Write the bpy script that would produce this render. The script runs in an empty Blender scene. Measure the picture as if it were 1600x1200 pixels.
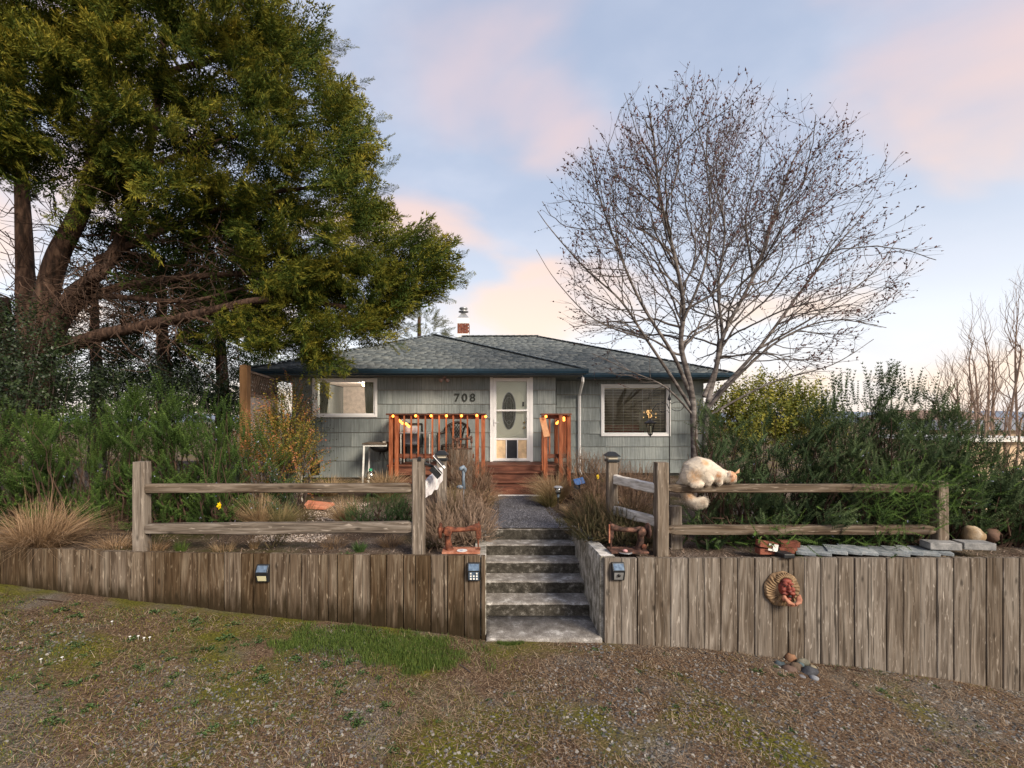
import bpy, math, random
import numpy as np
from mathutils import Vector, Matrix, Euler, noise as mnoise
R = random.Random(11)
rng = np.random.default_rng(11)
C = bpy.context.scene.collection
# ------------------------------------------------------------------ camera, world, sun, exposure
EYE, FP, CX, HY = 2.58, 711.0, 760.0, 655.0
def P(px, py, Y):
    """a point of the place seen at photo pixel (px,py) and lying Y metres ahead"""
    return Vector(((px-CX)*Y/FP, Y, EYE-(py-HY)*Y/FP))
sc = bpy.context.scene
cam = bpy.data.cameras.new('camera'); camo = bpy.data.objects.new('camera', cam); C.objects.link(camo)
camo.location = (0, 0, EYE); camo.rotation_euler = (math.radians(90), 0, 0)
cam.sensor_width = 36; cam.lens = FP/1600*36; cam.shift_x = 40/1600; cam.shift_y = 55/1600
cam.clip_end = 3000; cam.clip_start = .05
sc.camera = camo
SUN_EL, SUN_AZ = 32, 142            # azimuth clockwise from +Y: the sun stands behind the camera on the right
w = bpy.data.worlds.new('World'); sc.world = w; w.use_nodes = True
nt = w.node_tree; nt.nodes.clear(); N = nt.nodes.new; L = nt.links.new
out = N('ShaderNodeOutputWorld')
def wm(op, a, b=None, c=None):
    m = N('ShaderNodeMath'); m.operation = op
    for i, v in enumerate((a, b, c)):
        if v is None: continue
        if isinstance(v, (int, float)): m.inputs[i].default_value = v
        else: L(v, m.inputs[i])
    return m.outputs[0]
tc = N('ShaderNodeTexCoord'); sep = N('ShaderNodeSeparateXYZ'); L(tc.outputs['Generated'], sep.inputs[0])
zz = wm('MAXIMUM', sep.outputs[2], 0.0)
rp = N('ShaderNodeValToRGB'); L(zz, rp.inputs[0])
def ramp(node, stops):
    e = node.color_ramp.elements
    while len(e) > 1: e.remove(e[-1])
    e[0].position = stops[0][0]; e[0].color = (*stops[0][1], 1)
    for p, c in stops[1:]:
        k = e.new(p); k.color = (*c, 1)
ramp(rp, [(0, (.80, .68, .62)), (.07, (.78, .72, .70)), (.17, (.72, .74, .78)), (.27, (.55, .59, .67)), (.42, (.40, .46, .58)), (.7, (.33, .39, .52)), (1, (.25, .33, .48))])
den = wm('ADD', zz, .38)
cx_ = wm('DIVIDE', sep.outputs[0], den); cy_ = wm('DIVIDE', sep.outputs[1], den)
cmb = N('ShaderNodeCombineXYZ'); L(cx_, cmb.inputs[0]); L(wm('MULTIPLY', cy_, 1.35), cmb.inputs[1])
mp = N('ShaderNodeMapping'); L(cmb.outputs[0], mp.inputs[0]); mp.inputs['Location'].default_value = (3.1, 7.45, 0); mp.inputs['Rotation'].default_value = (0, 0, math.radians(-24))
n1 = N('ShaderNodeTexNoise'); n1.inputs['Scale'].default_value = 1.75; n1.inputs['Detail'].default_value = 7; n1.inputs['Roughness'].default_value = .42; n1.inputs['Distortion'].default_value = .35
L(mp.outputs[0], n1.inputs[0])
cm = N('ShaderNodeMapRange'); cm.interpolation_type = 'SMOOTHSTEP'; L(n1.outputs[0], cm.inputs[0])
cm.inputs[1].default_value = .46; cm.inputs[2].default_value = .64; cm.inputs[3].default_value = 0; cm.inputs[4].default_value = .95
cr = N('ShaderNodeValToRGB'); L(zz, cr.inputs[0])
ramp(cr, [(0, (.86, .70, .58)), (.2, (.87, .66, .50)), (.36, (.80, .58, .48)), (.55, (.62, .50, .52)), (1, (.52, .46, .52))])
n2 = N('ShaderNodeTexNoise'); n2.inputs['Scale'].default_value = 2.6; n2.inputs['Detail'].default_value = 8; n2.inputs['Roughness'].default_value = .5
L(mp.outputs[0], n2.inputs[0])
m2 = N('ShaderNodeMapRange'); m2.interpolation_type = 'SMOOTHSTEP'; L(n2.outputs[0], m2.inputs[0]); m2.inputs[1].default_value = .42; m2.inputs[2].default_value = .75; m2.inputs[4].default_value = .45
mx0 = N('ShaderNodeMix'); mx0.data_type = 'RGBA'; L(m2.outputs[0], mx0.inputs[0]); L(rp.outputs[0], mx0.inputs[6]); mx0.inputs[7].default_value = (.64, .65, .72, 1)
mx = N('ShaderNodeMix'); mx.data_type = 'RGBA'; L(cm.outputs[0], mx.inputs[0]); L(mx0.outputs[2], mx.inputs[6]); L(cr.outputs[0], mx.inputs[7])
bg = N('ShaderNodeBackground'); L(mx.outputs[2], bg.inputs[0]); bg.inputs[1].default_value = .92
ns = N('ShaderNodeTexSky'); ns.sky_type = 'NISHITA'; ns.sun_disc = False
ns.sun_elevation = math.radians(SUN_EL); ns.sun_rotation = math.radians(SUN_AZ)
bg2 = N('ShaderNodeBackground'); L(ns.outputs[0], bg2.inputs[0]); bg2.inputs[1].default_value = .02
ad = N('ShaderNodeAddShader'); L(bg.outputs[0], ad.inputs[0]); L(bg2.outputs[0], ad.inputs[1]); L(ad.outputs[0], out.inputs[0])
sl = bpy.data.lights.new('sun', 'SUN'); sl.energy = 4.1; sl.angle = math.radians(20); sl.color = (1, .86, .68)
so = bpy.data.objects.new('sun', sl); C.objects.link(so)
az, el = math.radians(SUN_AZ), math.radians(SUN_EL)
so.rotation_euler = Vector((math.sin(az)*math.cos(el), math.cos(az)*math.cos(el), math.sin(el))).to_track_quat('Z', 'Y').to_euler()
vs = sc.view_settings; vs.view_transform = 'Standard'; vs.look = 'None'; vs.exposure = 0.42; vs.gamma = 1; vs.use_curve_mapping = False
try:
    sc.cycles.use_denoising = True; sc.cycles.denoiser = 'OPENIMAGEDENOISE'
    sc.cycles.max_bounces = 6; sc.cycles.diffuse_bounces = 3; sc.cycles.transparent_max_bounces = 12; sc.cycles.caustics_reflective = False; sc.cycles.caustics_refractive = False
except Exception: pass

# ------------------------------------------------------------------ materials
def mat(name, cols, rough=.85, scale=(1, 1, 1), ns=4., det=6., bump=.0, bs=None, vary=.12, metal=0., spec=.3, fine=.0, fines=60., emit=None, trans=0., tint=None, dist=0., coord='Object', knots=False, hue=0.):
    m = bpy.data.materials.new(name); m.use_nodes = True; t = m.node_tree; b = t.nodes['Principled BSDF']; n = t.nodes.new; l = t.links.new
    b.inputs['Roughness'].default_value = rough; b.inputs['Metallic'].default_value = metal; b.inputs['Specular IOR Level'].default_value = spec
    co = n('ShaderNodeTexCoord'); oi = n('ShaderNodeObjectInfo'); mpn = n('ShaderNodeMapping'); l(co.outputs[coord], mpn.inputs[0]); mpn.inputs['Scale'].default_value = scale
    mu = n('ShaderNodeVectorMath'); mu.operation = 'SCALE'; mu.inputs[0].default_value = (31, 17, 23); l(oi.outputs['Random'], mu.inputs['Scale']); l(mu.outputs[0], mpn.inputs['Location'])
    no = n('ShaderNodeTexNoise'); no.inputs['Scale'].default_value = ns; no.inputs['Detail'].default_value = det; no.inputs['Roughness'].default_value = .66 if det >= 12 else .5; no.inputs['Distortion'].default_value = dist; l(mpn.outputs[0], no.inputs[0])
    fac = no.outputs[0]
    if tint is not None:
        at = n('ShaderNodeAttribute'); at.attribute_name = 'tint'
        ma = n('ShaderNodeMath'); ma.operation = 'MULTIPLY_ADD'; l(at.outputs['Fac'], ma.inputs[0]); ma.inputs[1].default_value = tint
        mb = n('ShaderNodeMath'); mb.operation = 'MULTIPLY'; l(no.outputs[0], mb.inputs[0]); mb.inputs[1].default_value = 1-tint; l(mb.outputs[0], ma.inputs[2]); fac = ma.outputs[0]
    cr = n('ShaderNodeValToRGB'); l(fac, cr.inputs[0])
    k = len(cols)
    lo, hi = (.32, .68) if tint is None else (.12, .88)
    ramp(cr, [(lo+(hi-lo)*i/max(1, k-1), c) for i, c in enumerate(cols)] if k > 1 else [(0, cols[0])])
    c = cr.outputs[0]
    if fine:
        nf = n('ShaderNodeTexNoise'); nf.inputs['Scale'].default_value = fines; nf.inputs['Detail'].default_value = 4; l(mpn.outputs[0], nf.inputs[0])
        mr = n('ShaderNodeMapRange'); l(nf.outputs[0], mr.inputs[0]); mr.inputs[1].default_value = .3; mr.inputs[2].default_value = .7; mr.inputs[3].default_value = 1-fine; mr.inputs[4].default_value = 1+fine
        hm = n('ShaderNodeVectorMath'); hm.operation = 'SCALE'; l(c, hm.inputs[0]); l(mr.outputs[0], hm.inputs['Scale']); c = hm.outputs[0]
    if knots:
        vo = n('ShaderNodeTexVoronoi'); mk = n('ShaderNodeMapping'); l(co.outputs[coord], mk.inputs[0]); l(mu.outputs[0], mk.inputs['Location']); mk.inputs['Scale'].default_value = knots; vo.inputs['Scale'].default_value = 1; l(mk.outputs[0], vo.inputs[0])
        kr = n('ShaderNodeMapRange'); l(vo.outputs[0], kr.inputs[0]); kr.inputs[1].default_value = .05; kr.inputs[2].default_value = .14; kr.inputs[3].default_value = .22; kr.inputs[4].default_value = 1
        hm = n('ShaderNodeVectorMath'); hm.operation = 'SCALE'; l(c, hm.inputs[0]); l(kr.outputs[0], hm.inputs['Scale']); c = hm.outputs[0]
    if vary or hue:
        hs = n('ShaderNodeHueSaturation'); l(c, hs.inputs['Color']); mr = n('ShaderNodeMapRange'); l(oi.outputs['Random'], mr.inputs[0]); mr.inputs[3].default_value = 1-vary; mr.inputs[4].default_value = 1+vary; l(mr.outputs[0], hs.inputs['Value'])
        c = hs.outputs[0]
    l(c, b.inputs['Base Color'])
    if bump:
        bn = n('ShaderNodeTexNoise'); bn.inputs['Scale'].default_value = bs or ns*4; bn.inputs['Detail'].default_value = 5; l(mpn.outputs[0], bn.inputs[0])
        bu = n('ShaderNodeBump'); bu.inputs['Strength'].default_value = bump; bu.inputs['Distance'].default_value = .02; l(bn.outputs[0], bu.inputs['Height']); l(bu.outputs[0], b.inputs['Normal'])
    if emit:
        b.inputs['Emission Color'].default_value = (*emit[0], 1); b.inputs['Emission Strength'].default_value = emit[1]
    if trans:
        tr = n('ShaderNodeBsdfTranslucent'); l(c, tr.inputs[0]); ms = n('ShaderNodeMixShader'); ms.inputs[0].default_value = trans
        l(b.outputs[0], ms.inputs[1]); l(tr.outputs[0], ms.inputs[2]); l(ms.outputs[0], t.nodes['Material Output'].inputs[0])
    return m
def glassmat(name, tintc=(1, 1, 1), gloss=.12):
    m = bpy.data.materials.new(name); m.use_nodes = True; t = m.node_tree; n = t.nodes.new; l = t.links.new; t.nodes.remove(t.nodes['Principled BSDF'])
    tr = n('ShaderNodeBsdfTransparent'); tr.inputs[0].default_value = (*tintc, 1); gl = n('ShaderNodeBsdfGlossy'); gl.inputs['Roughness'].default_value = .03
    lw = n('ShaderNodeFresnel'); lw.inputs[0].default_value = 1.45; ad = n('ShaderNodeMath'); ad.operation = 'ADD'; ad.inputs[1].default_value = gloss; l(lw.outputs[0], ad.inputs[0])
    ms = n('ShaderNodeMixShader'); l(ad.outputs[0], ms.inputs[0]); l(tr.outputs[0], ms.inputs[1]); l(gl.outputs[0], ms.inputs[2]); l(ms.outputs[0], t.nodes['Material Output'].inputs[0])
    return m
def flat(name, c, rough=.6, metal=0, emit=None, vary=.05):
    return mat(name, [tuple(x*.82 for x in c), tuple(min(1, x*1.15) for x in c)], rough, ns=9, bump=.08, bs=70, metal=metal, emit=emit, vary=vary, fine=.08)
M = {}
M['plank'] = mat('weathered_plank', [(.072, .056, .043), (.122, .100, .080), (.168, .144, .122), (.27, .245, .215)], .9, (20, 20, 1.5), 1.7, 9, .6, 5, .24, fine=.3, fines=9, dist=.5, knots=(5.5, 5.5, 2.1))
M['plank_warm'] = mat('weathered_plank_warm', [(.045, .028, .017), (.090, .062, .041), (.128, .098, .070), (.21, .178, .138)], .9, (20, 20, 1.4), 1.7, 9, .6, 5, .30, fine=.3, fines=9, dist=.6, knots=(5.5, 5.5, 2.1))
M['fence_v'] = mat('split_wood_upright', [(.10, .078, .060), (.20, .165, .135), (.30, .26, .215)], .9, (16, 16, 1.2), 2.2, 7, .5, 7, .1, fine=.2, fines=16)
M['fence_h'] = mat('split_wood_rail', [(.075, .055, .040), (.165, .130, .100), (.27, .23, .19)], .9, (1.3, 14, 14), 2.2, 7, .5, 7, .14, fine=.2, fines=16, knots=(1.7, 6, 6))
M['fence_w'] = mat('bleached_rail', [(.34, .31, .27), (.55, .52, .48), (.72, .70, .67)], .9, (3, 3, 14), 2.2, 7, .5, 7, .08)
M['concrete'] = mat('old_concrete', [(.12, .108, .098), (.19, .175, .16), (.28, .265, .248), (.58, .57, .55)], .93, (1, 1, 1), 7, 14, .5, 60, .0, fine=.4, fines=90, dist=.1)
M['concrete_dark'] = mat('dark_concrete_face', [(.020, .018, .014), (.042, .038, .031), (.070, .064, .054), (.22, .21, .19)], .95, (1, 1, 1), 14, 14, .6, 60, .0, fine=.4, fines=90, dist=.1)  # darker tone for the upright step faces
M['redwood'] = mat('redwood_stain', [(.16, .042, .016), (.27, .082, .034), (.38, .135, .062)], .6, (6, 6, 1), 3, 6, .15, 12, .14, fine=.15)
M['redwood_h'] = mat('redwood_board', [(.060, .022, .014), (.12, .043, .026), (.20, .080, .048)], .6, (1, 7, 7), 3, 6, .15, 12, .14, fine=.15)
M['cedarboard'] = mat('fresh_cedar_board', [(.42, .20, .10), (.60, .33, .18)], .7, (5, 5, 1), 3, 5)
M['trim'] = mat('white_trim', [(.84, .84, .85), (.92, .92, .92)], .4, ns=3, vary=.02)
M['cream'] = mat('cream_door_paint', [(.88, .88, .72), (.93, .93, .78)], .4, ns=2, vary=.02)
M['tan'] = flat('tan_panel', (.78, .58, .36), .6)
M['screen'] = flat('dark_mesh_screen', (.03, .032, .04), .5)
M['navy'] = flat('navy_gutter_paint', (.022, .050, .080), .35)
M['soffit'] = flat('grey_soffit', (.12, .14, .14), .7)
M['black'] = flat('black_metal', (.012, .012, .013), .4)
M['blackpl'] = flat('black_plastic', (.018, .020, .023), .4)
M['solar'] = mat('solar_cell', [(.05, .08, .13), (.13, .19, .27)], .15, ns=30, spec=.7)
M['bluesolar'] = mat('blue_solar_cell', [(.03, .08, .22), (.08, .16, .36)], .2, ns=30, spec=.7)
M['steel'] = mat('dull_steel', [(.30, .31, .32), (.5, .52, .54)], .4, ns=8, metal=.6)
M['rust'] = mat('rusted_iron', [(.035, .014, .009), (.12, .040, .022), (.24, .085, .045)], .8, ns=14, det=8, bump=.3, bs=60, fine=.3)
M['rustdark'] = mat('dark_rusted_iron', [(.022, .013, .011), (.07, .035, .026), (.20, .10, .07)], .8, ns=14, det=8, bump=.3, bs=60, fine=.3)
M['rustred'] = mat('orange_rust', [(.22, .075, .042), (.33, .13, .078), (.43, .21, .14)], .85, ns=12, det=8, bump=.2, fine=.2)
M['brick'] = mat('red_brick', [(.11, .034, .022), (.19, .062, .040), (.27, .11, .072)], .9, ns=9, bump=.4, bs=60, vary=.2, fine=.2)
M['paver'] = mat('grey_paver', [(.13, .15, .17), (.22, .25, .27), (.34, .36, .37)], .9, ns=11, det=8, bump=.3, bs=60, vary=.2, fine=.2)
M['terracotta'] = mat('terracotta', [(.42, .14, .08), (.58, .24, .15)], .85, ns=9, bump=.2)
M['terra_tan'] = mat('tan_ceramic', [(.085, .052, .027), (.20, .130, .072), (.33, .235, .140)], .75, ns=12, det=6, bump=.25, bs=40)
M['terra_red'] = mat('reddish_glaze', [(.04, .014, .012), (.17, .035, .026), (.27, .07, .045)], .6, ns=14, det=6, bump=.2, bs=40)
M['skinpink'] = mat('pink_clay', [(.24, .095, .06), (.42, .20, .13)], .7, ns=10)
M['stone'] = mat('pale_statue_stone', [(.25, .22, .18), (.48, .43, .36), (.62, .57, .50)], .9, ns=14, bump=.4, bs=50)
M['window_wall'] = flat('beige_room_paint', (.72, .64, .58), .8)
M['interior'] = flat('dim_room_paint', (.30, .24, .18), .8)
M['curtain'] = mat('grey_green_curtain', [(.25, .27, .21), (.42, .44, .36)], .9, (12, 1, .3), 3)
M['blind'] = flat('blind_slat', (.88, .78, .60), .6)
M['glass'] = glassmat('window_glass', (.97, .98, .97), -.012)
M['glass_l'] = glassmat('lantern_glass', (.9, .9, .85), .15)
M['num'] = flat('dark_metal_digits', (.03, .035, .03), .4)
M['bulb'] = flat('glowing_bulb', (1, .45, .12), .4, emit=((1, .25, .03), 5.0))
M['crystal'] = flat('glowing_crystal', (1, .7, .3), .3, emit=((1, .55, .2), 1.4))
M['wicker'] = flat('dark_resin', (.028, .022, .02), .45)
M['cushion'] = flat('pale_cushion', (.50, .50, .54), .9)
M['white'] = flat('white_enamel', (.75, .75, .72), .5)
M['bark_red'] = mat('cedar_bark', [(.018, .012, .009), (.060, .034, .024), (.13, .080, .056)], .95, (8, 8, 1.5), 2, 7, .9, 5, .05, fine=.3)
M['bark_grey'] = mat('smooth_grey_bark', [(.045, .038, .036), (.11, .095, .088), (.22, .20, .19)], .9, (3, 3, 6), 2, 7, .4, 9, .05)
M['twig'] = mat('thin_brown_twig', [(.045, .034, .031), (.11, .088, .078)], .9, ns=3)
M['twig_dark'] = mat('dead_brown_branch', [(.035, .022, .016), (.10, .06, .042)], .9, ns=3)
M['birch_bark'] = mat('pale_twig_bark', [(.16, .11, .085), (.30, .22, .17)], .9, ns=3)
M['bud'] = mat('dark_red_bud', [(.040, .018, .017), (.10, .040, .034)], .8, ns=3)
M['cedar'] = mat('cedar_foliage', [(.007, .016, .004), (.018, .036, .008), (.050, .076, .012), (.21, .195, .026), (.56, .38, .055)], .8, ns=1.1, det=3, tint=.66, trans=.22, spec=.15)  # gold end of the ramp paints sunlit highlights onto the spray tips
M['evergreen'] = mat('dark_evergreen_foliage', [(.008, .016, .007), (.022, .042, .014), (.045, .068, .02)], .85, ns=.7, tint=.6, trans=.15, spec=.1)
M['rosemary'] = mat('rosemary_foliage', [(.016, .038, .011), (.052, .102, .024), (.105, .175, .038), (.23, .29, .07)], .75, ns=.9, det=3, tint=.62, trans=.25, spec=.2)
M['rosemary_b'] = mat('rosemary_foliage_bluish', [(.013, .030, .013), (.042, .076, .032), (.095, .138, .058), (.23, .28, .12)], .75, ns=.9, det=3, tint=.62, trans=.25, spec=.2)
M['lavflower'] = mat('pale_blue_flower', [(.30, .33, .52), (.45, .48, .65)], .8)
M['laurel'] = mat('yellow_green_leaves', [(.035, .06, .012), (.12, .15, .02), (.36, .33, .05), (.50, .42, .09)], .6, ns=1.5, tint=.7, trans=.3)
M['ivy'] = mat('dark_glossy_leaves', [(.008, .016, .007), (.020, .038, .012), (.05, .075, .02)], .45, ns=1.5, tint=.7, trans=.12, spec=.5)
M['barberry'] = mat('turning_leaves', [(.03, .055, .012), (.085, .12, .02), (.26, .20, .035), (.42, .13, .06), (.60, .35, .25)], .7, ns=1.2, tint=.75, trans=.3)
M['straw'] = mat('dry_straw_blades', [(.16, .10, .05), (.34, .235, .13), (.50, .38, .24)], .8, ns=2, tint=.8, trans=.2)
M['deadgrass'] = mat('dead_brown_blades', [(.12, .07, .035), (.28, .18, .10), (.46, .33, .21)], .85, ns=2, tint=.8, trans=.15)
M['greenstraw'] = mat('half_green_blades', [(.06, .07, .025), (.20, .17, .07), (.42, .31, .17)], .8, ns=2, tint=.8, trans=.2)
M['heather'] = mat('faded_heather', [(.12, .085, .055), (.30, .215, .155), (.50, .38, .29)], .85, ns=1.2, tint=.75, trans=.2)
M['heather_g'] = mat('green_brown_heather', [(.035, .045, .018), (.10, .085, .04), (.27, .17, .11)], .85, ns=1.2, tint=.75, trans=.2)
M['brownshrub'] = mat('brown_seedheads', [(.09, .055, .034), (.24, .155, .10), (.40, .28, .20)], .85, ns=1.2, tint=.75, trans=.2)
M['lawn'] = mat('lawn_blades', [(.026, .050, .010), (.070, .120, .020), (.17, .22, .05)], .7, ns=2, tint=.75, trans=.3)
M['moss'] = mat('moss_tufts', [(.06, .07, .012), (.15, .15, .022), (.25, .21, .04)], .9, ns=2, tint=.75, trans=.2)
M['weed'] = mat('rosette_leaves', [(.025, .055, .018), (.065, .125, .035), (.17, .24, .10)], .6, ns=2, tint=.75, trans=.3)
M['litter'] = mat('needle_litter', [(.035, .018, .011), (.12, .065, .038), (.27, .18, .11), (.46, .36, .25)], .9, ns=2, tint=.85)
M['gravel'] = mat('grey_gravel_stones', [(.030, .030, .031), (.092, .090, .090), (.18, .175, .172), (.32, .30, .27)], .9, ns=3, tint=.85)
M['chips'] = mat('bark_chips', [(.035, .022, .015), (.10, .065, .045), (.24, .17, .125), (.42, .34, .28)], .9, ns=3, tint=.85)
M['cat'] = None
M['yellow'] = flat('yellow_petal', (.85, .62, .01), .6)
M['petalw'] = flat('white_petal', (.8, .8, .78), .6)
M['pvc'] = mat('blue_grey_plastic', [(.08, .11, .15), (.19, .24, .30)], .4, ns=10)
M['drift'] = mat('bleached_driftwood', [(.48, .46, .47), (.70, .68, .70), (.82, .80, .81)], .9, (2, 10, 10), 2, 6, .3, 8)
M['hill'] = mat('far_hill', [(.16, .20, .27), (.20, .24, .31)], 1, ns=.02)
M['fargr'] = mat('far_grassland', [(.06, .07, .03), (.10, .09, .05)], 1, ns=.1)
M['darkfound'] = flat('dark_foundation', (.05, .05, .045), .9)
M['lattice'] = mat('lattice_wood', [(.13, .09, .065), (.26, .18, .13)], .85, ns=4)
M['palepanel'] = mat('pale_fence_board', [(.42, .36, .33), (.62, .54, .50)], .85, (5, 5, 1), 2, 5, .2)
M['postwood'] = mat('orange_brown_post', [(.20, .10, .04), (.33, .18, .08)], .8, (8, 8, 1), 2, 5, .2)
M['pinkstone'] = flat('pink_pebble', (.52, .28, .28), .6)

def wood(name, dark, mid, light, ax='z', vary=.2, crack=.7, kn=1.):
    m = bpy.data.materials.new(name); m.use_nodes = True; t = m.node_tree; b = t.nodes['Principled BSDF']; n = t.nodes.new; l = t.links.new
    b.inputs['Roughness'].default_value = .92; b.inputs['Specular IOR Level'].default_value = .15
    co = n('ShaderNodeTexCoord'); oi = n('ShaderNodeObjectInfo'); mu = n('ShaderNodeVectorMath'); mu.operation = 'SCALE'; mu.inputs[0].default_value = (31, 17, 23); l(oi.outputs['Random'], mu.inputs['Scale'])
    def sc3(a, c): return (a, a, c) if ax == 'z' else (c, a, a)
    def noi(a, c, det=4, dist=0., off=0.):
        mp = n('ShaderNodeMapping'); l(co.outputs['Object'], mp.inputs[0]); mp.inputs['Scale'].default_value = sc3(a, c); ad = n('ShaderNodeVectorMath'); ad.operation = 'ADD'; l(mp.outputs[0], ad.inputs[0]); l(mu.outputs[0], ad.inputs[1])
        a2 = n('ShaderNodeVectorMath'); a2.operation = 'ADD'; l(ad.outputs[0], a2.inputs[0]); a2.inputs[1].default_value = (off, off, off)
        o = n('ShaderNodeTexNoise'); o.inputs['Scale'].default_value = 1; o.inputs['Detail'].default_value = det; o.inputs['Distortion'].default_value = dist; l(a2.outputs[0], o.inputs[0]); return o.outputs[0]
    def mr(f, a, c, lo=0., hi=1.): o = n('ShaderNodeMapRange'); l(f, o.inputs[0]); o.inputs[1].default_value = a; o.inputs[2].default_value = c; o.inputs[3].default_value = lo; o.inputs[4].default_value = hi; return o.outputs[0]
    def mul(v, f): o = n('ShaderNodeVectorMath'); o.operation = 'SCALE'; l(v, o.inputs[0]); l(f, o.inputs['Scale']); return o.outputs[0]
    r = n('ShaderNodeValToRGB'); l(noi(13, 1.1, 6, 1.6), r.inputs[0]); ramp(r, [(.33, dark), (.5, mid), (.68, light)])
    c = mul(r.outputs[0], mr(noi(75, 3.2, 5, 0, 3), .3, .7, .72, 1.25))
    fl = mr(noi(48, 7, 3, .5, 9), .62, .70); mx = n('ShaderNodeMix'); mx.data_type = 'RGBA'; l(fl, mx.inputs[0]); l(c, mx.inputs[6]); mx.inputs[7].default_value = (*[min(.6, x*1.45) for x in light], 1); c = mx.outputs[2]
    c = mul(c, mr(noi(60, 1.0, 2, .4, 17), .60, .68, 1., 1-crack))
    vo = n('ShaderNodeTexVoronoi'); mk = n('ShaderNodeMapping'); l(co.outputs['Object'], mk.inputs[0]); mk.inputs['Scale'].default_value = sc3(6.5, 2.6); ak = n('ShaderNodeVectorMath'); ak.operation = 'ADD'; l(mk.outputs[0], ak.inputs[0]); l(mu.outputs[0], ak.inputs[1]); l(ak.outputs[0], vo.inputs[0]); vo.inputs['Scale'].default_value = kn
    c = mul(c, mr(vo.outputs[0], .05, .15, .35, 1.))
    hs = n('ShaderNodeHueSaturation'); l(c, hs.inputs['Color']); l(mr(oi.outputs['Random'], 0, 1, 1-vary, 1+vary), hs.inputs['Value']); l(mr(oi.outputs['Random'], 0, 1, 1.15, .75), hs.inputs['Saturation'])
    l(hs.outputs[0], b.inputs['Base Color'])
    bu = n('ShaderNodeBump'); bu.inputs['Strength'].default_value = .7; bu.inputs['Distance'].default_value = .006; l(noi(60, 1.6, 5, .4, 17), bu.inputs['Height']); l(bu.outputs[0], b.inputs['Normal'])
    return m
M['plank'] = wood('grey_weathered_plank', (.085, .066, .050), (.150, .124, .100), (.215, .188, .160), vary=.20)
M['plank_warm'] = wood('brown_weathered_plank', (.050, .032, .018), (.105, .074, .048), (.165, .130, .092), vary=.30)
M['fence_v'] = wood('split_post_wood', (.110, .086, .066), (.180, .150, .122), (.250, .215, .180), vary=.08, crack=.5)
M['fence_h'] = wood('split_rail_wood', (.070, .050, .036), (.125, .098, .074), (.200, .168, .138), 'x', vary=.12, crack=.55)
# siding: painted cedar shakes with fine upright striations
def siding_mat():
    m = mat('striated_shake_paint', [(.190, .218, .220), (.242, .272, .272), (.305, .335, .328)], .75, (1, 1, .5), 1.2, 5, 0, vary=.07)
    t = m.node_tree; n = t.nodes.new; l = t.links.new; b = t.nodes['Principled BSDF']
    g = n('ShaderNodeNewGeometry'); mp = n('ShaderNodeMapping'); l(g.outputs['Position'], mp.inputs[0]); mp.inputs['Scale'].default_value = (34, 34, .6)
    no = n('ShaderNodeTexNoise'); no.inputs['Scale'].default_value = 1; no.inputs['Detail'].default_value = 3; l(mp.outputs[0], no.inputs[0])
    src = b.inputs['Base Color'].links[0].from_socket
    mr = n('ShaderNodeMapRange'); l(no.outputs[0], mr.inputs[0]); mr.inputs[1].default_value = .3; mr.inputs[2].default_value = .7; mr.inputs[3].default_value = .72; mr.inputs[4].default_value = 1.22
    v = n('ShaderNodeVectorMath'); v.operation = 'SCALE'; l(src, v.inputs[0]); l(mr.outputs[0], v.inputs['Scale']); l(v.outputs[0], b.inputs['Base Color'])
    bu = n('ShaderNodeBump'); bu.inputs['Strength'].default_value = .5; bu.inputs['Distance'].default_value = .01; l(no.outputs[0], bu.inputs['Height']); l(bu.outputs[0], b.inputs['Normal'])
    return m
M['siding'] = siding_mat()
M['shingle'] = mat('grey_green_shingle', [(.095, .115, .128), (.130, .152, .165), (.170, .192, .200), (.22, .24, .24)], .9, ns=1.1, det=6, tint=.75, fine=.25, fines=50, bump=.2, bs=60)

def add_stain(m, zfac=True):
    """damp, mossy stain that climbs from the soil up the planks in ragged tongues"""
    t = m.node_tree; n = t.nodes.new; l = t.links.new; b = t.nodes['Principled BSDF']
    co = n('ShaderNodeTexCoord'); s = n('ShaderNodeSeparateXYZ'); l(co.outputs['Generated'], s.inputs[0])
    g = n('ShaderNodeNewGeometry'); mp = n('ShaderNodeMapping'); l(g.outputs['Position'], mp.inputs[0]); mp.inputs['Scale'].default_value = (11, 11, 1.6)
    no = n('ShaderNodeTexNoise'); no.inputs['Scale'].default_value = 1.6; no.inputs['Detail'].default_value = 5; l(mp.outputs[0], no.inputs[0])
    ma = n('ShaderNodeMath'); ma.operation = 'MULTIPLY_ADD'; l(no.outputs[0], ma.inputs[0]); ma.inputs[1].default_value = -.75; l(s.outputs[2], ma.inputs[2])
    mr = n('ShaderNodeMapRange'); l(ma.outputs[0], mr.inputs[0]); mr.inputs[1].default_value = -.14; mr.inputs[2].default_value = .14; mr.inputs[3].default_value = .92; mr.inputs[4].default_value = 0
    src = b.inputs['Base Color'].links[0].from_socket
    mx = n('ShaderNodeMix'); mx.data_type = 'RGBA'; l(mr.outputs[0], mx.inputs[0]); l(src, mx.inputs[6]); mx.inputs[7].default_value = (.022, .015, .007, 1); l(mx.outputs[2], b.inputs['Base Color'])
add_stain(M['plank_warm'])

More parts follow.
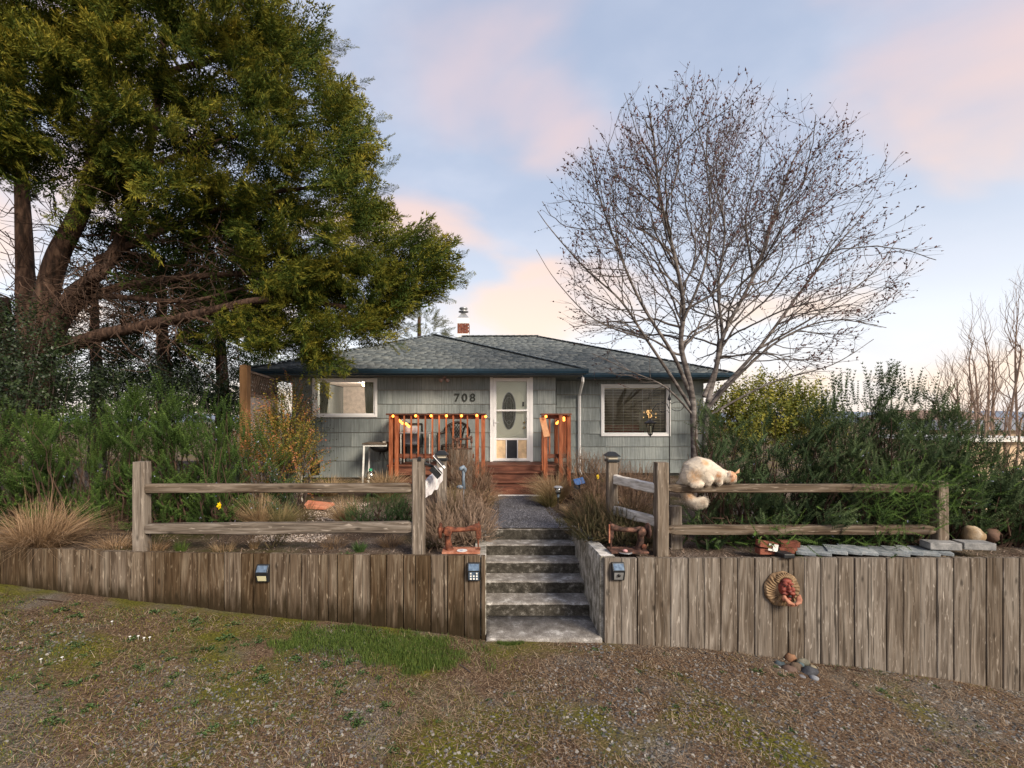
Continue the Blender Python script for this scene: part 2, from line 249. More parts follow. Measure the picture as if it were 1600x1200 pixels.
# ------------------------------------------------------------------ mesh helpers
class MB:
    def __init__(s): s.v = []; s.f = []
    def q(s, *p):
        k = len(s.v); s.v += [tuple(a) for a in p]; s.f.append(tuple(range(k, k+len(p))))
    def box(s, x0, x1, y0, y1, z0, z1):
        k = len(s.v); s.v += [(x0, y0, z0), (x1, y0, z0), (x1, y1, z0), (x0, y1, z0), (x0, y0, z1), (x1, y0, z1), (x1, y1, z1), (x0, y1, z1)]
        s.f += [tuple(k+i for i in f) for f in ((0, 3, 2, 1), (4, 5, 6, 7), (0, 1, 5, 4), (1, 2, 6, 5), (2, 3, 7, 6), (3, 0, 4, 7))]; return s
    def obox(s, c, size, rot=None):
        k = len(s.v); m = rot if rot is not None else Matrix.Identity(3); c = Vector(c)
        for z in (-.5, .5):
            for x, y in ((-.5, -.5), (.5, -.5), (.5, .5), (-.5, .5)): s.v.append(tuple(c+m@Vector((x*size[0], y*size[1], z*size[2]))))
        s.f += [tuple(k+i for i in f) for f in ((0, 3, 2, 1), (4, 5, 6, 7), (0, 1, 5, 4), (1, 2, 6, 5), (2, 3, 7, 6), (3, 0, 4, 7))]; return s
    def bar(s, p, q, w, h, up=(0, 0, 1)):
        p, q = Vector(p), Vector(q); d = (q-p); Ln = d.length; d.normalize(); u = Vector(up)
        if abs(d.dot(u)) > .98: u = Vector((0, 1, 0))
        a = d.cross(u).normalized(); b = a.cross(d).normalized()
        return s.obox((p+q)/2, (w, h, Ln), Matrix((a, b, d)).transposed())
    def tube(s, pts, rad, n=6, cap=True):
        pts = [Vector(p) for p in pts]; k = len(s.v); m = len(pts)
        if isinstance(rad, (int, float)): rad = [rad]*m
        pa = None
        for i, p in enumerate(pts):
            d = (pts[min(i+1, m-1)]-pts[max(i-1, 0)])
            if d.length < 1e-9: d = Vector((0, 0, 1))
            d.normalize()
            if pa is None:
                u = Vector((0, 0, 1)) if abs(d.z) < .9 else Vector((1, 0, 0)); pa = d.cross(u).normalized()
            else:
                pa = pa-d*pa.dot(d)
                pa = pa.normalized() if pa.length > 1e-6 else d.orthogonal().normalized()
            pb = d.cross(pa)
            for j in range(n):
                t = 2*math.pi*j/n; s.v.append(tuple(p+(pa*math.cos(t)+pb*math.sin(t))*rad[i]))
        for i in range(m-1):
            for j in range(n):
                a = k+i*n+j; b = k+i*n+(j+1) % n; s.f.append((a, b, b+n, a+n))
        if cap: s.f.append(tuple(k+j for j in reversed(range(n)))); s.f.append(tuple(k+(m-1)*n+j for j in range(n)))
        return s
    def lathe(s, c, prof, n=14, ax='z'):
        k = len(s.v); c = Vector(c)
        for r, z in prof:
            for j in range(n):
                t = 2*math.pi*j/n; x, y = r*math.cos(t), r*math.sin(t)
                s.v.append(tuple(c+(Vector((x, y, z)) if ax == 'z' else Vector((x, z, y)) if ax == 'y' else Vector((z, x, y)))))
        for i in range(len(prof)-1):
            for j in range(n):
                a = k+i*n+j; b = k+i*n+(j+1) % n; s.f.append((a, b, b+n, a+n))
        s.f.append(tuple(k+j for j in reversed(range(n)))); s.f.append(tuple(k+(len(prof)-1)*n+j for j in range(n)))
        return s
    def ball(s, c, r, n=10, m=6, wob=0, seed=0):
        if isinstance(r, (int, float)): r = (r, r, r)
        k = len(s.v)
        for i in range(m+1):
            ph = math.pi*i/m
            for j in range(n):
                t = 2*math.pi*j/n; d = Vector((math.sin(ph)*math.cos(t), math.sin(ph)*math.sin(t), math.cos(ph)))
                g = 1+(wob*mnoise.noise(d*1.3+Vector((seed*3.7, seed*1.3, 0))) if wob else 0)
                s.v.append((c[0]+d.x*r[0]*g, c[1]+d.y*r[1]*g, c[2]+d.z*r[2]*g))
        for i in range(m):
            for j in range(n):
                a = k+i*n+j; b = k+i*n+(j+1) % n; s.f.append((a, a+n, b+n, b))
        return s
    def build(s, name, m, parent=None, smooth=False, bevel=0, loc=None):
        return mkobj(name, s.v, s.f, m, parent, smooth, bevel, loc)
def wloc(o):
    p = Vector((0, 0, 0))
    while o is not None: p += o.location; o = o.parent
    return p
def mkobj(name, v, f, m, parent=None, smooth=False, bevel=0, loc=None):
    """vertices are given in world coordinates; the object's own origin is its parent's, or loc"""
    o0 = wloc(parent) if parent else Vector((0, 0, 0))
    og = Vector(loc) if loc is not None else o0
    me = bpy.data.meshes.new(name); me.from_pydata([(a[0]-og.x, a[1]-og.y, a[2]-og.z) for a in v], [], f)
    me.materials.append(m)
    if smooth: me.polygons.foreach_set('use_smooth', [True]*len(me.polygons))
    me.update()
    o = bpy.data.objects.new(name, me); C.objects.link(o); o.location = og-o0
    if parent: o.parent = parent
    if bevel:
        b = o.modifiers.new('bevel', 'BEVEL'); b.width = bevel; b.segments = 2; b.limit_method = 'ANGLE'
    return o
def tag(o, label, cat, group=None, kind=None):
    if label: o['label'] = label
    if cat: o['category'] = cat
    if group: o['group'] = group
    if kind: o['kind'] = kind
    return o
def thing(name, label, cat, loc, group=None):
    o = bpy.data.objects.new(name, None); C.objects.link(o); o.location = loc; o.empty_display_size = .1
    return tag(o, label, cat, group)
def struct(o): o['kind'] = 'structure'; return o
def piece(name, me, parent, loc, rot=None, scale=None):
    """another object on the same mesh, child of parent; loc in world coordinates"""
    o = bpy.data.objects.new(name, me); C.objects.link(o); o.parent = parent; o.location = Vector(loc)-wloc(parent)
    if rot: o.rotation_euler = rot
    if scale: o.scale = scale
    return o
def npmesh(name, V, F, m, parent=None, tint=None, kind=None, loc=None):
    o0 = wloc(parent) if parent else Vector((0, 0, 0))
    if loc is None: loc = o0
    V = V-np.array(loc)[None]
    me = bpy.data.meshes.new(name); nv, nf = len(V), len(F); k = F.shape[1]
    me.vertices.add(nv); me.vertices.foreach_set('co', V.astype(np.float32).ravel())
    me.loops.add(nf*k); me.loops.foreach_set('vertex_index', F.astype(np.int32).ravel())
    me.polygons.add(nf); me.polygons.foreach_set('loop_start', (np.arange(nf)*k).astype(np.int32))
    if tint is not None:
        a = me.attributes.new('tint', 'FLOAT', 'POINT'); a.data.foreach_set('value', tint.astype(np.float32))
    me.materials.append(m); me.update(calc_edges=True)
    o = bpy.data.objects.new(name, me); C.objects.link(o); o.location = Vector(loc)-o0
    if parent: o.parent = parent
    if kind: o['kind'] = kind
    return o
def norm(a): return a/np.maximum(1e-9, np.linalg.norm(a, axis=-1, keepdims=True))
def scatter(T, pos, dirs, scale, roll=None, sx=None, jit=.5):
    V, F, t = T; n = len(pos); dirs = norm(dirs)
    if roll is None: roll = rng.uniform(0, 6.283, n)
    up = np.tile([0., 0., 1.], (n, 1)); up[np.abs(dirs[:, 2]) > .95] = [1, 0, 0]
    a = norm(np.cross(up, dirs)); b = np.cross(dirs, a)
    c, s = np.cos(roll)[:, None], np.sin(roll)[:, None]
    X = a*c+b*s; Y = -a*s+b*c
    sx = scale if sx is None else sx
    W = pos[:, None]+(V[None, :, 0, None]*X[:, None]+V[None, :, 1, None]*Y[:, None])*sx[:, None, None]+V[None, :, 2, None]*dirs[:, None]*scale[:, None, None]
    FF = (F[None]+(np.arange(n)*len(V))[:, None, None]).reshape(-1, F.shape[1])
    tt = (t[None]*(1-jit)+rng.uniform(0, 1, n)[:, None]*jit).ravel()
    return W.reshape(-1, 3), FF, tt
def joinnp(parts):
    V, F, T, k = [], [], [], 0
    for v, f, t in parts: V.append(v); F.append(f+k); T.append(t); k += len(v)
    return np.concatenate(V), np.concatenate(F), np.concatenate(T)

# ---- foliage templates (along +Z)
def T_plume(seed, n=14):
    r = np.random.default_rng(seed); V, F, T = [], [], []
    def tri(b, d, ln, wd, side, tv):
        k = len(V); V.extend([b-side*wd, b+side*wd, b+d*ln]); F.append((k, k+1, k+2)); T.extend([tv*.8, tv*.8, min(1, tv+.15)])
    ax = lambda t: np.array([.05*math.sin(t*5+seed), -.16*t*t, t])
    for i in range(n):
        t = .04+.94*i/n
        for s in (-1, 1):
            Ln = (.36*(1-t)**.75+.05)*r.uniform(.6, 1.15); d = norm(np.array([s*.8, r.normal(0, .28), .75+.3*t]))
            k = max(2, int(Ln/.060)); p0 = ax(t)
            for j in range(k):
                q = p0+d*Ln*(j+.4)/k+np.array([0, -.05*(j/k)**2, 0]); ex = (j+1)/k
                for ss in (-1, 1):
                    dd = norm(d+ss*.75*norm(np.cross(d, [0, 1, .1]))+r.normal(0, .22, 3)); tri(q, dd, r.uniform(.06, .115), .0135, norm(np.cross(dd, r.normal(0, 1, 3))), .25+.35*t+.35*ex*r.uniform(.5, 1))
            tri(p0+d*Ln*.9, d, .07, .012, norm(np.cross(d, [0, 1, 0])), .8)
    for s in (.006, ):
        tri(np.array([0., 0, 0]), norm(ax(1)), 1.02, s, np.array([1., 0, 0]), .4)
    return np.array(V), np.array(F), np.array(T)
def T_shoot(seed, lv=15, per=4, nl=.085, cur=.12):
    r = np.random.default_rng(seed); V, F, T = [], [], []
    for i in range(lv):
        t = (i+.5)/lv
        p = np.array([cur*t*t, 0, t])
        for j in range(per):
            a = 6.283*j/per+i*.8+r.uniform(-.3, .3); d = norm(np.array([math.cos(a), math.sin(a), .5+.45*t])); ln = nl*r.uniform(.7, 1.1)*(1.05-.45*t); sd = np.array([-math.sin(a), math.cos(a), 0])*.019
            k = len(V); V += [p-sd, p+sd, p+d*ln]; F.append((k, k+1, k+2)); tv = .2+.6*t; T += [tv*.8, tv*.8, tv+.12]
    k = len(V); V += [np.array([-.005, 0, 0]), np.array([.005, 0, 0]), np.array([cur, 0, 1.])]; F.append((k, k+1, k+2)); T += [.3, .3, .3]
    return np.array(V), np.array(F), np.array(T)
def T_leaftwig(seed, n=10, ll=.16, lw=.05):
    r = np.random.default_rng(seed); V, F, T = [], [], []
    for i in range(n):
        t = (i+.6)/n; a = i*2.4+r.uniform(-.4, .4); d = norm(np.array([math.cos(a), math.sin(a), .55])); sd = norm(np.array([-math.sin(a), math.cos(a), r.uniform(-.3, .3)]))
        p = np.array([0, 0, t]); l_ = ll*r.uniform(.7, 1.2); w_ = lw*r.uniform(.8, 1.2); k = len(V)
        V += [p, p+d*l_*.5-sd*w_, p+d*l_, p+d*l_*.5+sd*w_-np.array([0, 0, .02])]; F += [(k, k+1, k+2), (k, k+2, k+3)]; tv = r.uniform(.1, 1)*(.5+.5*t); T += [tv]*4
    k = len(V); V += [np.array([-.006, 0, 0]), np.array([.006, 0, 0]), np.array([0, 0, 1.])]; F.append((k, k+1, k+2)); T += [.2]*3
    return np.array(V), np.array(F), np.array(T)
PL = [T_plume(i) for i in range(4)]
PLs = [T_plume(i+20, 10) for i in range(2)]
SH = [T_shoot(i, 11, 5, .14, .10) for i in range(3)]
SHl = [T_shoot(i+40, 15, 4, .085) for i in range(2)]
SHs = [T_shoot(i+9, 13, 3, .11) for i in range(3)]
LT = [T_leaftwig(i) for i in range(3)]
def multi(Ts, pos, dirs, scale, **k):
    idx = np.arange(len(pos)) % len(Ts)
    return joinnp([scatter(T, pos[idx == i], dirs[idx == i], scale[idx == i], **{a: (b[idx == i] if isinstance(b, np.ndarray) else b) for a, b in k.items()}) for i, T in enumerate(Ts) if (idx == i).any()])
def inpoly(x, y, poly):
    c = np.zeros(len(x), bool); n = len(poly)
    for i in range(n):
        x1, y1 = poly[i]; x2, y2 = poly[(i+1) % n]
        hit = ((y1 > y) != (y2 > y)); c ^= hit & (x < (x2-x1)*(y-y1)/((y2-y1) or 1e-9)+x1)
    return c
def blades(base_r, n, h, spread, wd=.004, seg=3, droop=.5, lean=None, chaos=0.):
    """a tuft of arching blades round the origin; returns V,F(tri),T"""
    a = rng.uniform(0, 6.283, n); r0 = base_r*np.sqrt(rng.uniform(0, 1, n)); out = rng.uniform(.05, 1, n)**.8*spread; hh = h*rng.uniform(.55, 1.05, n)
    a2 = a+rng.normal(0, .35, n); dx, dy = np.cos(a2), np.sin(a2)
    if droop > 1: dx = dx+rng.normal(0, .8, n); dy = dy+rng.normal(0, .8, n)
    if lean is not None: dx = dx+lean[0]; dy = dy+lean[1]
    V = []; tw = rng.uniform(0, 3.14, n); sx, sy = np.cos(tw), np.sin(tw)
    ts = np.linspace(0, 1, seg+1); pts = []
    for t in ts:
        x = np.cos(a)*r0+dx*out*t**1.4; y = np.sin(a)*r0+dy*out*t**1.4; z = hh*(t-droop*out/spread*t*t*.55)
        w_ = wd*(1-.85*t)
        pts.append(np.stack([x-sx*w_, y-sy*w_, z], 1)); pts.append(np.stack([x+sx*w_, y+sy*w_, z], 1))
    V = np.stack(pts, 1); m = V.shape[1]; F = []
    for i in range(seg): F += [(2*i, 2*i+1, 2*i+3), (2*i, 2*i+3, 2*i+2)]
    F = np.array(F); FF = (F[None]+(np.arange(n)*m)[:, None, None]).reshape(-1, 3)
    T = np.clip(rng.uniform(0, 1, n)[:, None]*.7+np.repeat(ts, 2)[None]*.3, 0, 1)
    return V.reshape(-1, 3), FF, T.ravel()
# ------------------------------------------------------------------ ground, garden bed, path
GX = [-30, -12, -5.9, -4.8, -3.3, -2.0, -1.2, -.02, 1.35, 2.5, 3.6, 4.5, 5.45, 6.3, 9, 30]
GZ = [1.0, .78, .545, .434, .27, .17, .11, -.03, -.045, -.125, -.255, -.36, -.50, -.64, -1.0, -1.6]
def fn(x, y, s, seed=0): return mnoise.noise(Vector((x*s+seed, y*s-seed*.7, seed*1.9)))
def zg(x, y):
    z = float(np.interp(x, GX, GZ)); z += min(0, (y-5.45))*.02
    if 3 < y < 5.6: z += .03*max(0, fn(x, 0, 1.3, 4))*max(0, (y-4.7))/.8 if not -.2 < x < 1.6 else 0
    z += .018*fn(x, y, 1.1, 1)+.010*fn(x, y, 5, 2)
    if y > 18: z = z+( -1.4-z)*min(1, (y-18)/10)
    return z
def zb(x, y):
    z = .885+.022*(y-5.5)+.03*fn(x, y, .9, 7)+.012*fn(x, y, 4, 9)
    if 7.1 < y < 11 and -.35 < x < 1.75: z = min(z, .845+.014*(y-7.19)+.18*max(0, max(-.02-x, x-1.42)))
    if x > 8.5: z -= (x-8.5)*.35
    if y > 16: z -= (y-16)*.22
    return z
def gridmesh(name, xs, ys, zf, m, skip=None, kind='structure', yf=None):
    V = [(x, yf(x, y) if yf else y, zf(x, y)) for y in ys for x in xs]; F = []; nx = len(xs)
    for j in range(len(ys)-1):
        for i in range(nx-1):
            if skip and skip((xs[i]+xs[i+1])/2, (ys[j]+ys[j+1])/2): continue
            a = j*nx+i; F.append((a, a+1, a+nx+1, a+nx))
    o = mkobj(name, V, F, m, None, True); o['kind'] = kind; return o
def ground_mat(name, stops_a, cb, cc, s1, s2, bumpd=.03):
    m = bpy.data.materials.new(name); m.use_nodes = True; t = m.node_tree; b = t.nodes['Principled BSDF']; n = t.nodes.new; l = t.links.new
    b.inputs['Roughness'].default_value = .95; b.inputs['Specular IOR Level'].default_value = .15
    g = n('ShaderNodeNewGeometry')
    def noi(s, d, off=0, dist=0):
        mp = n('ShaderNodeMapping'); l(g.outputs['Position'], mp.inputs[0]); mp.inputs['Location'].default_value = (off, off*.6, 0)
        o = n('ShaderNodeTexNoise'); o.inputs['Scale'].default_value = s; o.inputs['Detail'].default_value = d; o.inputs['Distortion'].default_value = dist; l(mp.outputs[0], o.inputs[0]); return o.outputs[0]
    def mr(f, a, c): o = n('ShaderNodeMapRange'); l(f, o.inputs[0]); o.inputs[1].default_value = a; o.inputs[2].default_value = c; return o.outputs[0]
    def mixc(f, a, c):
        o = n('ShaderNodeMix'); o.data_type = 'RGBA'; l(f, o.inputs[0])
        for s, v in ((6, a), (7, c)):
            if isinstance(v, tuple): o.inputs[s].default_value = (*v, 1)
            else: l(v, o.inputs[s])
        return o.outputs[2]
    r = n('ShaderNodeValToRGB'); l(noi(55, 9, 1, .8), r.inputs[0]); ramp(r, stops_a)
    r2 = n('ShaderNodeValToRGB'); l(noi(80, 6, 5), r2.inputs[0]); ramp(r2, cb)
    r3 = n('ShaderNodeValToRGB'); l(noi(60, 6, 9), r3.inputs[0]); ramp(r3, cc)
    c = mixc(mr(noi(s1, 10, 3), .50, .62), r.outputs[0], r2.outputs[0]); c = mixc(mr(noi(s2, 10, 13), .50, .62), c, r3.outputs[0])
    l(c, b.inputs['Base Color'])
    bu = n('ShaderNodeBump'); bu.inputs['Strength'].default_value = .8; bu.inputs['Distance'].default_value = bumpd; l(noi(45, 8, 21), bu.inputs['Height']); l(bu.outputs[0], b.inputs['Normal'])
    return m
M['ground'] = ground_mat('yard_ground', [(.3, (.032, .020, .012)), (.5, (.105, .068, .043)), (.7, (.24, .17, .11))], [(.3, (.035, .030, .024)), (.5, (.115, .098, .080)), (.7, (.26, .23, .19))], [(.3, (.04, .042, .008)), (.6, (.12, .115, .018)), (.75, (.20, .17, .03))], 1.3, .9)
M['bed'] = ground_mat('mulch_bed', [(.3, (.028, .019, .014)), (.5, (.080, .055, .040)), (.7, (.19, .145, .11))], [(.3, (.05, .035, .026)), (.5, (.13, .10, .08)), (.7, (.34, .29, .25))], [(.3, (.03, .032, .01)), (.6, (.08, .07, .025)), (.75, (.14, .11, .05))], 1.6, .7)
M['path'] = ground_mat('asphalt_grit', [(.3, (.035, .036, .042)), (.5, (.085, .086, .098)), (.7, (.20, .20, .225))], [(.3, (.05, .05, .058)), (.5, (.10, .10, .115)), (.7, (.26, .26, .28))], [(.3, (.04, .04, .045)), (.6, (.085, .085, .09)), (.75, (.20, .19, .19))], 2.5, 3, .01)
def spaced(a, b, st): return list(np.linspace(a, b, int(round((b-a)/st))+1))
xs = [-900, -300, -100, -50, -30, -20, -14]+spaced(-11, 9, .1)+[12, 16, 22, 30, 60, 150, 400, 900]
ys = [-40, -15, -5, 0, 1, 2]+spaced(2.6, 5.9, .075)+[6.5, 7.5, 9, 12, 15, 18, 21, 24, 28, 40, 80, 200, 500, 1400]
gridmesh('ground', xs, ys, zg, M['ground'])
SX0, SX1 = -.15, 1.53
xs = [-16, -14, -12, -10]+spaced(-9, SX0, .15)[:-1]+[SX0, .3, .7, 1.1, SX1]+spaced(SX1+.13, 8.5, .15)+[9, 9.6, 10.4, 11.5, 13]
ys = [5.47, 5.6, 5.75, 5.9, 6.05, 6.2, 6.4, 6.6, 6.8, 7.0, 7.19]+spaced(7.35, 11.6, .17)+[12.5, 14, 16, 18, 21, 25]
gridmesh('garden_bed', xs, ys, zb, M['bed'], lambda x, y: SX0 < x < SX1 and y < 7.19, yf=lambda x, y: max(y, 5.43+.036*max(0, -x)+.004*max(0, -x-3)**1.6+.002*y) if x < 0 else y)
# path
py_ = spaced(7.19, 10.5, .15); V = []; F = []
for i, y in enumerate(py_):
    t = (y-7.19)/3.31
    xl, xr = .0+.20*t+.03*fn(0, y, 2, 3), 1.35-.30*t**1.5+.03*fn(5, y, 2, 3)
    for k in range(7):
        x = xl+(xr-xl)*k/6; V.append((x, y, .862+.014*(y-7.19) if 0 < k < 6 else .80+.02*(y-7.19)))
for i in range(len(py_)-1):
    for k in range(6): a = i*7+k; F.append((a, a+1, a+8, a+7))
struct(mkobj('path', V, F, M['path'], None, False))
# lift: the bed must stay below the path, so the path top sits on a thick strip
# far terrain
hv = []; hf = []
for i in range(61):
    x = -900+i*30; h = 6+7*mnoise.noise(Vector((i*.17, 1.3, 0)))+4*mnoise.noise(Vector((i*.5, 7.3, 0))) + (3 if x > 0 else 0)
    hv += [(x, 560, -8), (x, 600, max(2.5, h+3)), (x, 700, -8)]
for i in range(60):
    for k in range(2): a = i*3+k; hf.append((a, a+3, a+4, a+1))
struct(mkobj('hills', hv, hf, M['hill'], None, True))

# ------------------------------------------------------------------ concrete steps
steps = thing('concrete_steps', 'worn concrete steps with pale edges climbing between the plank walls', 'steps', (.7, 5.95, 0))
def slab(name, x0, x1, y0, y1, z0, z1, m, seed):
    """a block with a chipped, wavy nosing"""
    mb = MB(); n = 26; k = 0
    for i in range(n+1):
        x = x0+(x1-x0)*i/n; e = .008*fn(x, seed, 9, 1)+.006*fn(x, seed, 25, 2); c = .018+.010*fn(x, seed, 14, 5)
        mb.v += [(x, y0+.012, z0), (x, y0+.004+e*.3, z1-c-.05), (x, y0+e, z1-c), (x, y0+c+.004, z1+e*.3), (x, y0+.09, z1-.002), (x, y1, z1+.003), (x, y1, z0)]
    for i in range(n):
        for j in range(7): a = i*7+j; b = i*7+(j+1) % 7; mb.f.append((a, b, b+7, a+7) if False else (a, a+7, b+7, b))
    mb.f.append(tuple(range(7))); mb.f.append(tuple(n*7+j for j in reversed(range(7))))
    return mb.build(name, m, steps, True)
def riser_face(o):  # darker concrete on the vertical faces
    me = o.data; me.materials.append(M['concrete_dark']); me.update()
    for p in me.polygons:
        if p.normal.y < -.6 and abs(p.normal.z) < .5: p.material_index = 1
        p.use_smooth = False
slab('landing_slab', 0, 1.36, 5.34, 5.99, -.25, .0, M['concrete'], 1)
SY = [5.96, 6.30, 6.62, 6.93, 7.19]
for i, y in enumerate(SY):
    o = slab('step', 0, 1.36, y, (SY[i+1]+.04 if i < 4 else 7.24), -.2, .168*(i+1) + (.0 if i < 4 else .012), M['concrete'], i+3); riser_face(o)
mb = MB(); ch = thing('concrete_cheek_wall', 'flaking white topped concrete wall along the right side of the steps', 'low wall', (1.44, 6.3, 0))
n = 24
for i in range(n+1):
    y = 5.41+(7.30-5.41)*i/n; zt = .955-.083*i/n; e = .012*fn(y, 3, 6, 1)
    mb.v += [(1.35, y, -.3), (1.352+.004*fn(y, 1, 8, 4), y, zt-.03), (1.365+e*.5, y, zt+e*.3), (1.52-e, y, zt+e*.4), (1.535, y, zt-.03), (1.54, y, -.3)]
for i in range(n):
    for j in range(5): a = i*6+j; mb.f.append((a, a+1, a+7, a+6))
mb.f.append(tuple(reversed(range(6)))); mb.f.append(tuple(n*6+j for j in range(6)))
M['flaked'] = mat('flaking_whitewash', [(.16, .15, .13), (.42, .41, .38), (.62, .60, .57), (.74, .73, .71)], .93, (1, 1, 1), 5, 10, .5, 40, .02, fine=.25, fines=45, dist=.8)
M['cheekside'] = mat('lichen_streaked_concrete', [(.11, .10, .08), (.22, .21, .18), (.36, .345, .31), (.58, .56, .52)], .93, (1, 1.5, 1), 6, 10, .5, 40, .02, fine=.3, fines=45, dist=.8)
o = mb.build('concrete_core', M['cheekside'], ch); o.data.materials.append(M['flaked'])
for p in o.data.polygons:
    if p.normal.z > .5: p.material_index = 1
mb = MB(); mb.box(-.15, -.002, 5.47, 7.25, -.3, .93)
lc = mb.build('concrete_cheek', M['cheekside'], None, False, .01); tag(lc, 'narrow concrete kerb wall hidden along the left side of the steps', 'low wall')

# ------------------------------------------------------------------ plank retaining walls
def plankwall(label, x0, x1, yfun, topfun, m, side):
    root = thing('plank_retaining_wall', label, 'retaining wall', ((x0+x1)/2, yfun((x0+x1)/2), 0), 'upright plank retaining walls beside the steps')
    x = x0; i = 0
    while x < x1-.03:
        wd = R.choice([.195, .2, .205, .2, .19]) if side > 0 or R.random() < .72 else R.uniform(.085, .15)
        wd = min(wd, x1-x)
        a, b = x+.0045, x+wd-.0045; y = yfun(x+wd/2)+R.uniform(-.006, .006); zt = topfun(x+wd/2)+R.uniform(-.004, .005); zl = zg(x+wd/2, y)-.16
        tilt = R.uniform(-.004, .004); mb = MB(); nn = 7; th = .052
        lens = [0, .004, .5, .5, .996, 1]
        for k in range(nn+1):
            z = zl+(zt-zl)*k/nn; s = R.uniform(-.0022, .0022) if 0 < k < nn else 0; s2 = R.uniform(-.0022, .0022) if 0 < k < nn else 0; yy = y+.004*fn(x, z, 3, i)
            if k == 0 and side < 0: pass
            mb.v += [(a+s+tilt, yy+.006, z), (a+.007+s, yy, z), (b-.007+s2, yy+R.uniform(-.001, .001), z), (b+s2+tilt, yy+.006, z), (b, y+th, z), (a, y+th, z)]
        for k in range(nn):
            for j in range(6): p = k*6+j; q = k*6+(j+1) % 6; mb.f.append((p, q, q+6, p+6))
        mb.f.append(tuple(reversed(range(6)))); mb.f.append(tuple(nn*6+j for j in range(6)))
        mb.build('plank', m, root, False, 0, ((a+b)/2, y, zl)); x += wd; i += 1
    mb = MB()
    for xa in spaced(x0, x1, 2.4)[:-1]:
        xb = min(xa+2.38, x1); mb.bar((xa, yfun(xa)+.095, topfun(xa)-.10), (xb, yfun(xb)+.095, topfun(xb)-.10), .07, .14)
    mb.build('backing_rail', m, root); return root
yl = lambda x: 5.37+.036*max(0, -x)+.004*max(0, -x-3)**1.6
tl = lambda x: .962+.004*min(6, max(0, -x-4)) if x > -4.72 else .985+.004*(-x-4.7)
plankwall('brown stained plank retaining wall on the left of the steps, lower at its far end', -8.2, -.012, yl, tl, M['plank_warm'], -1)
yr = lambda x: 5.352+.004*(x-1.35)
tr_ = lambda x: .945-.001*(x-1.35)
plankwall('tall grey weathered plank retaining wall on the right of the steps', 1.385, 8.6, yr, tr_, M['plank'], 1)
# soil kept behind the planks
# ------------------------------------------------------------------ split-rail fences
def post_obj(root, p, zb_, zt, wd, m, seed, name='post'):
    mb = MB(); n = 9
    for i in range(n+1):
        z = zb_+(zt-zb_)*i/n; j = lambda k: .0035*fn(z*3, k, 2, seed)
        h = wd/2; c = .012; sh = 1 if i < n else .95
        pts = [(-h+c, -h), (h-c, -h), (h, -h+c), (h, h-c), (h-c, h), (-h+c, h), (-h, h-c), (-h, -h+c)]
        mb.v += [(p[0]+a*sh+j(1), p[1]+b*sh+j(2), z) for a, b in pts]
    for i in range(n):
        for k in range(8): a = i*8+k; b = i*8+(k+1) % 8; mb.f.append((a, b, b+8, a+8))
    mb.v.append((p[0], p[1], zt+.006)); c = len(mb.v)-1
    for k in range(8): mb.f.append((n*8+k, n*8+(k+1) % 8, c))
    return mb.build(name, m, root)
def rail_obj(root, p, q, h, wd, m, seed, wav=.006, sag=0, name='rail'):
    mb = MB(); n = 30; p, q = Vector(p), Vector(q); d = (q-p).normalized(); s = Vector((-d.y, d.x, 0)).normalized()
    for i in range(n+1):
        t = i/n; c = p+(q-p)*t; e = 1-.45*max(0, 1-min(t, 1-t)/.02)
        tp = h/2*e+wav*fn(t*6, 1, 1.0, seed); bt = -h/2*e+1.6*wav*fn(t*5, 9, 1.1, seed)-sag*math.sin(t*math.pi)
        f = -wd/2*e+wav*.5*fn(t*7, 4, 1, seed); bk = wd/2*e; ch_ = .012
        for a, b in ((f+ch_, tp), (f, tp-ch_*1.5), (f-.003, (tp+bt)/2), (f, bt+ch_), (f+ch_*2, bt), (bk-ch_, bt), (bk, bt+ch_), (bk, tp-ch_), (bk-ch_, tp)):
            mb.v.append(tuple(c+s*a+Vector((0, 0, b))))
    for i in range(n):
        for k in range(9): a = i*9+k; b = i*9+(k+1) % 9; mb.f.append((a, a+9, b+9, b))
    mb.f.append(tuple(range(9))); mb.f.append(tuple(n*9+k for k in reversed(range(9))))
    return mb.build(name, m, root)
def X(px, Y): return (px-CX)*Y/FP
def Z(py, Y): return EYE-(py-HY)*Y/FP
Yf = 5.66
f1 = thing('split_rail_fence', 'grey two-rail split wood fence on the left, ending by the rusty sewing machine', 'fence', (X(211, Yf), Yf, .88), 'split rail fences behind the plank walls')
post_obj(f1, (X(206, Yf-.07)+.07, Yf), .80, Z(722, Yf-.07), .145, M['fence_v'], 1)
post_obj(f1, (X(653, Yf-.07), Yf), .80, Z(718, Yf-.07), .15, M['fence_v'], 2)
rail_obj(f1, (X(206, Yf)+.10, Yf-.01, Z(763, Yf)), (X(652, Yf), Yf-.01, Z(762, Yf)), .115, .09, M['fence_h'], 3, .004)
rail_obj(f1, (X(206, Yf)+.10, Yf-.01, Z(826, Yf)), (X(652, Yf), Yf-.01, Z(823, Yf)), .135, .10, M['fence_h'], 8, .013)
for zc in (757, 820):
    for dz in (.062,): mb = MB(); mb.tube([(X(206, Yf)+.14, Yf-.02, Z(zc, Yf)+dz-.02), (X(206, Yf)+.148, Yf-.02, Z(zc, Yf)+dz-.02)], .02, 8); mb.build('mortise', M['black'], f1)
Y2 = 6.42
bp = Vector((X(690, Y2), Y2, 0))
post_obj(f1, bp, .80, Z(720, Y2), .14, M['fence_v'], 4)
rail_obj(f1, (X(660, Yf), Yf+.02, Z(770, Yf)), (bp.x, Y2-.05, Z(740, Y2)), .22, .06, M['drift'], 12, .03, name='driftwood_rail')
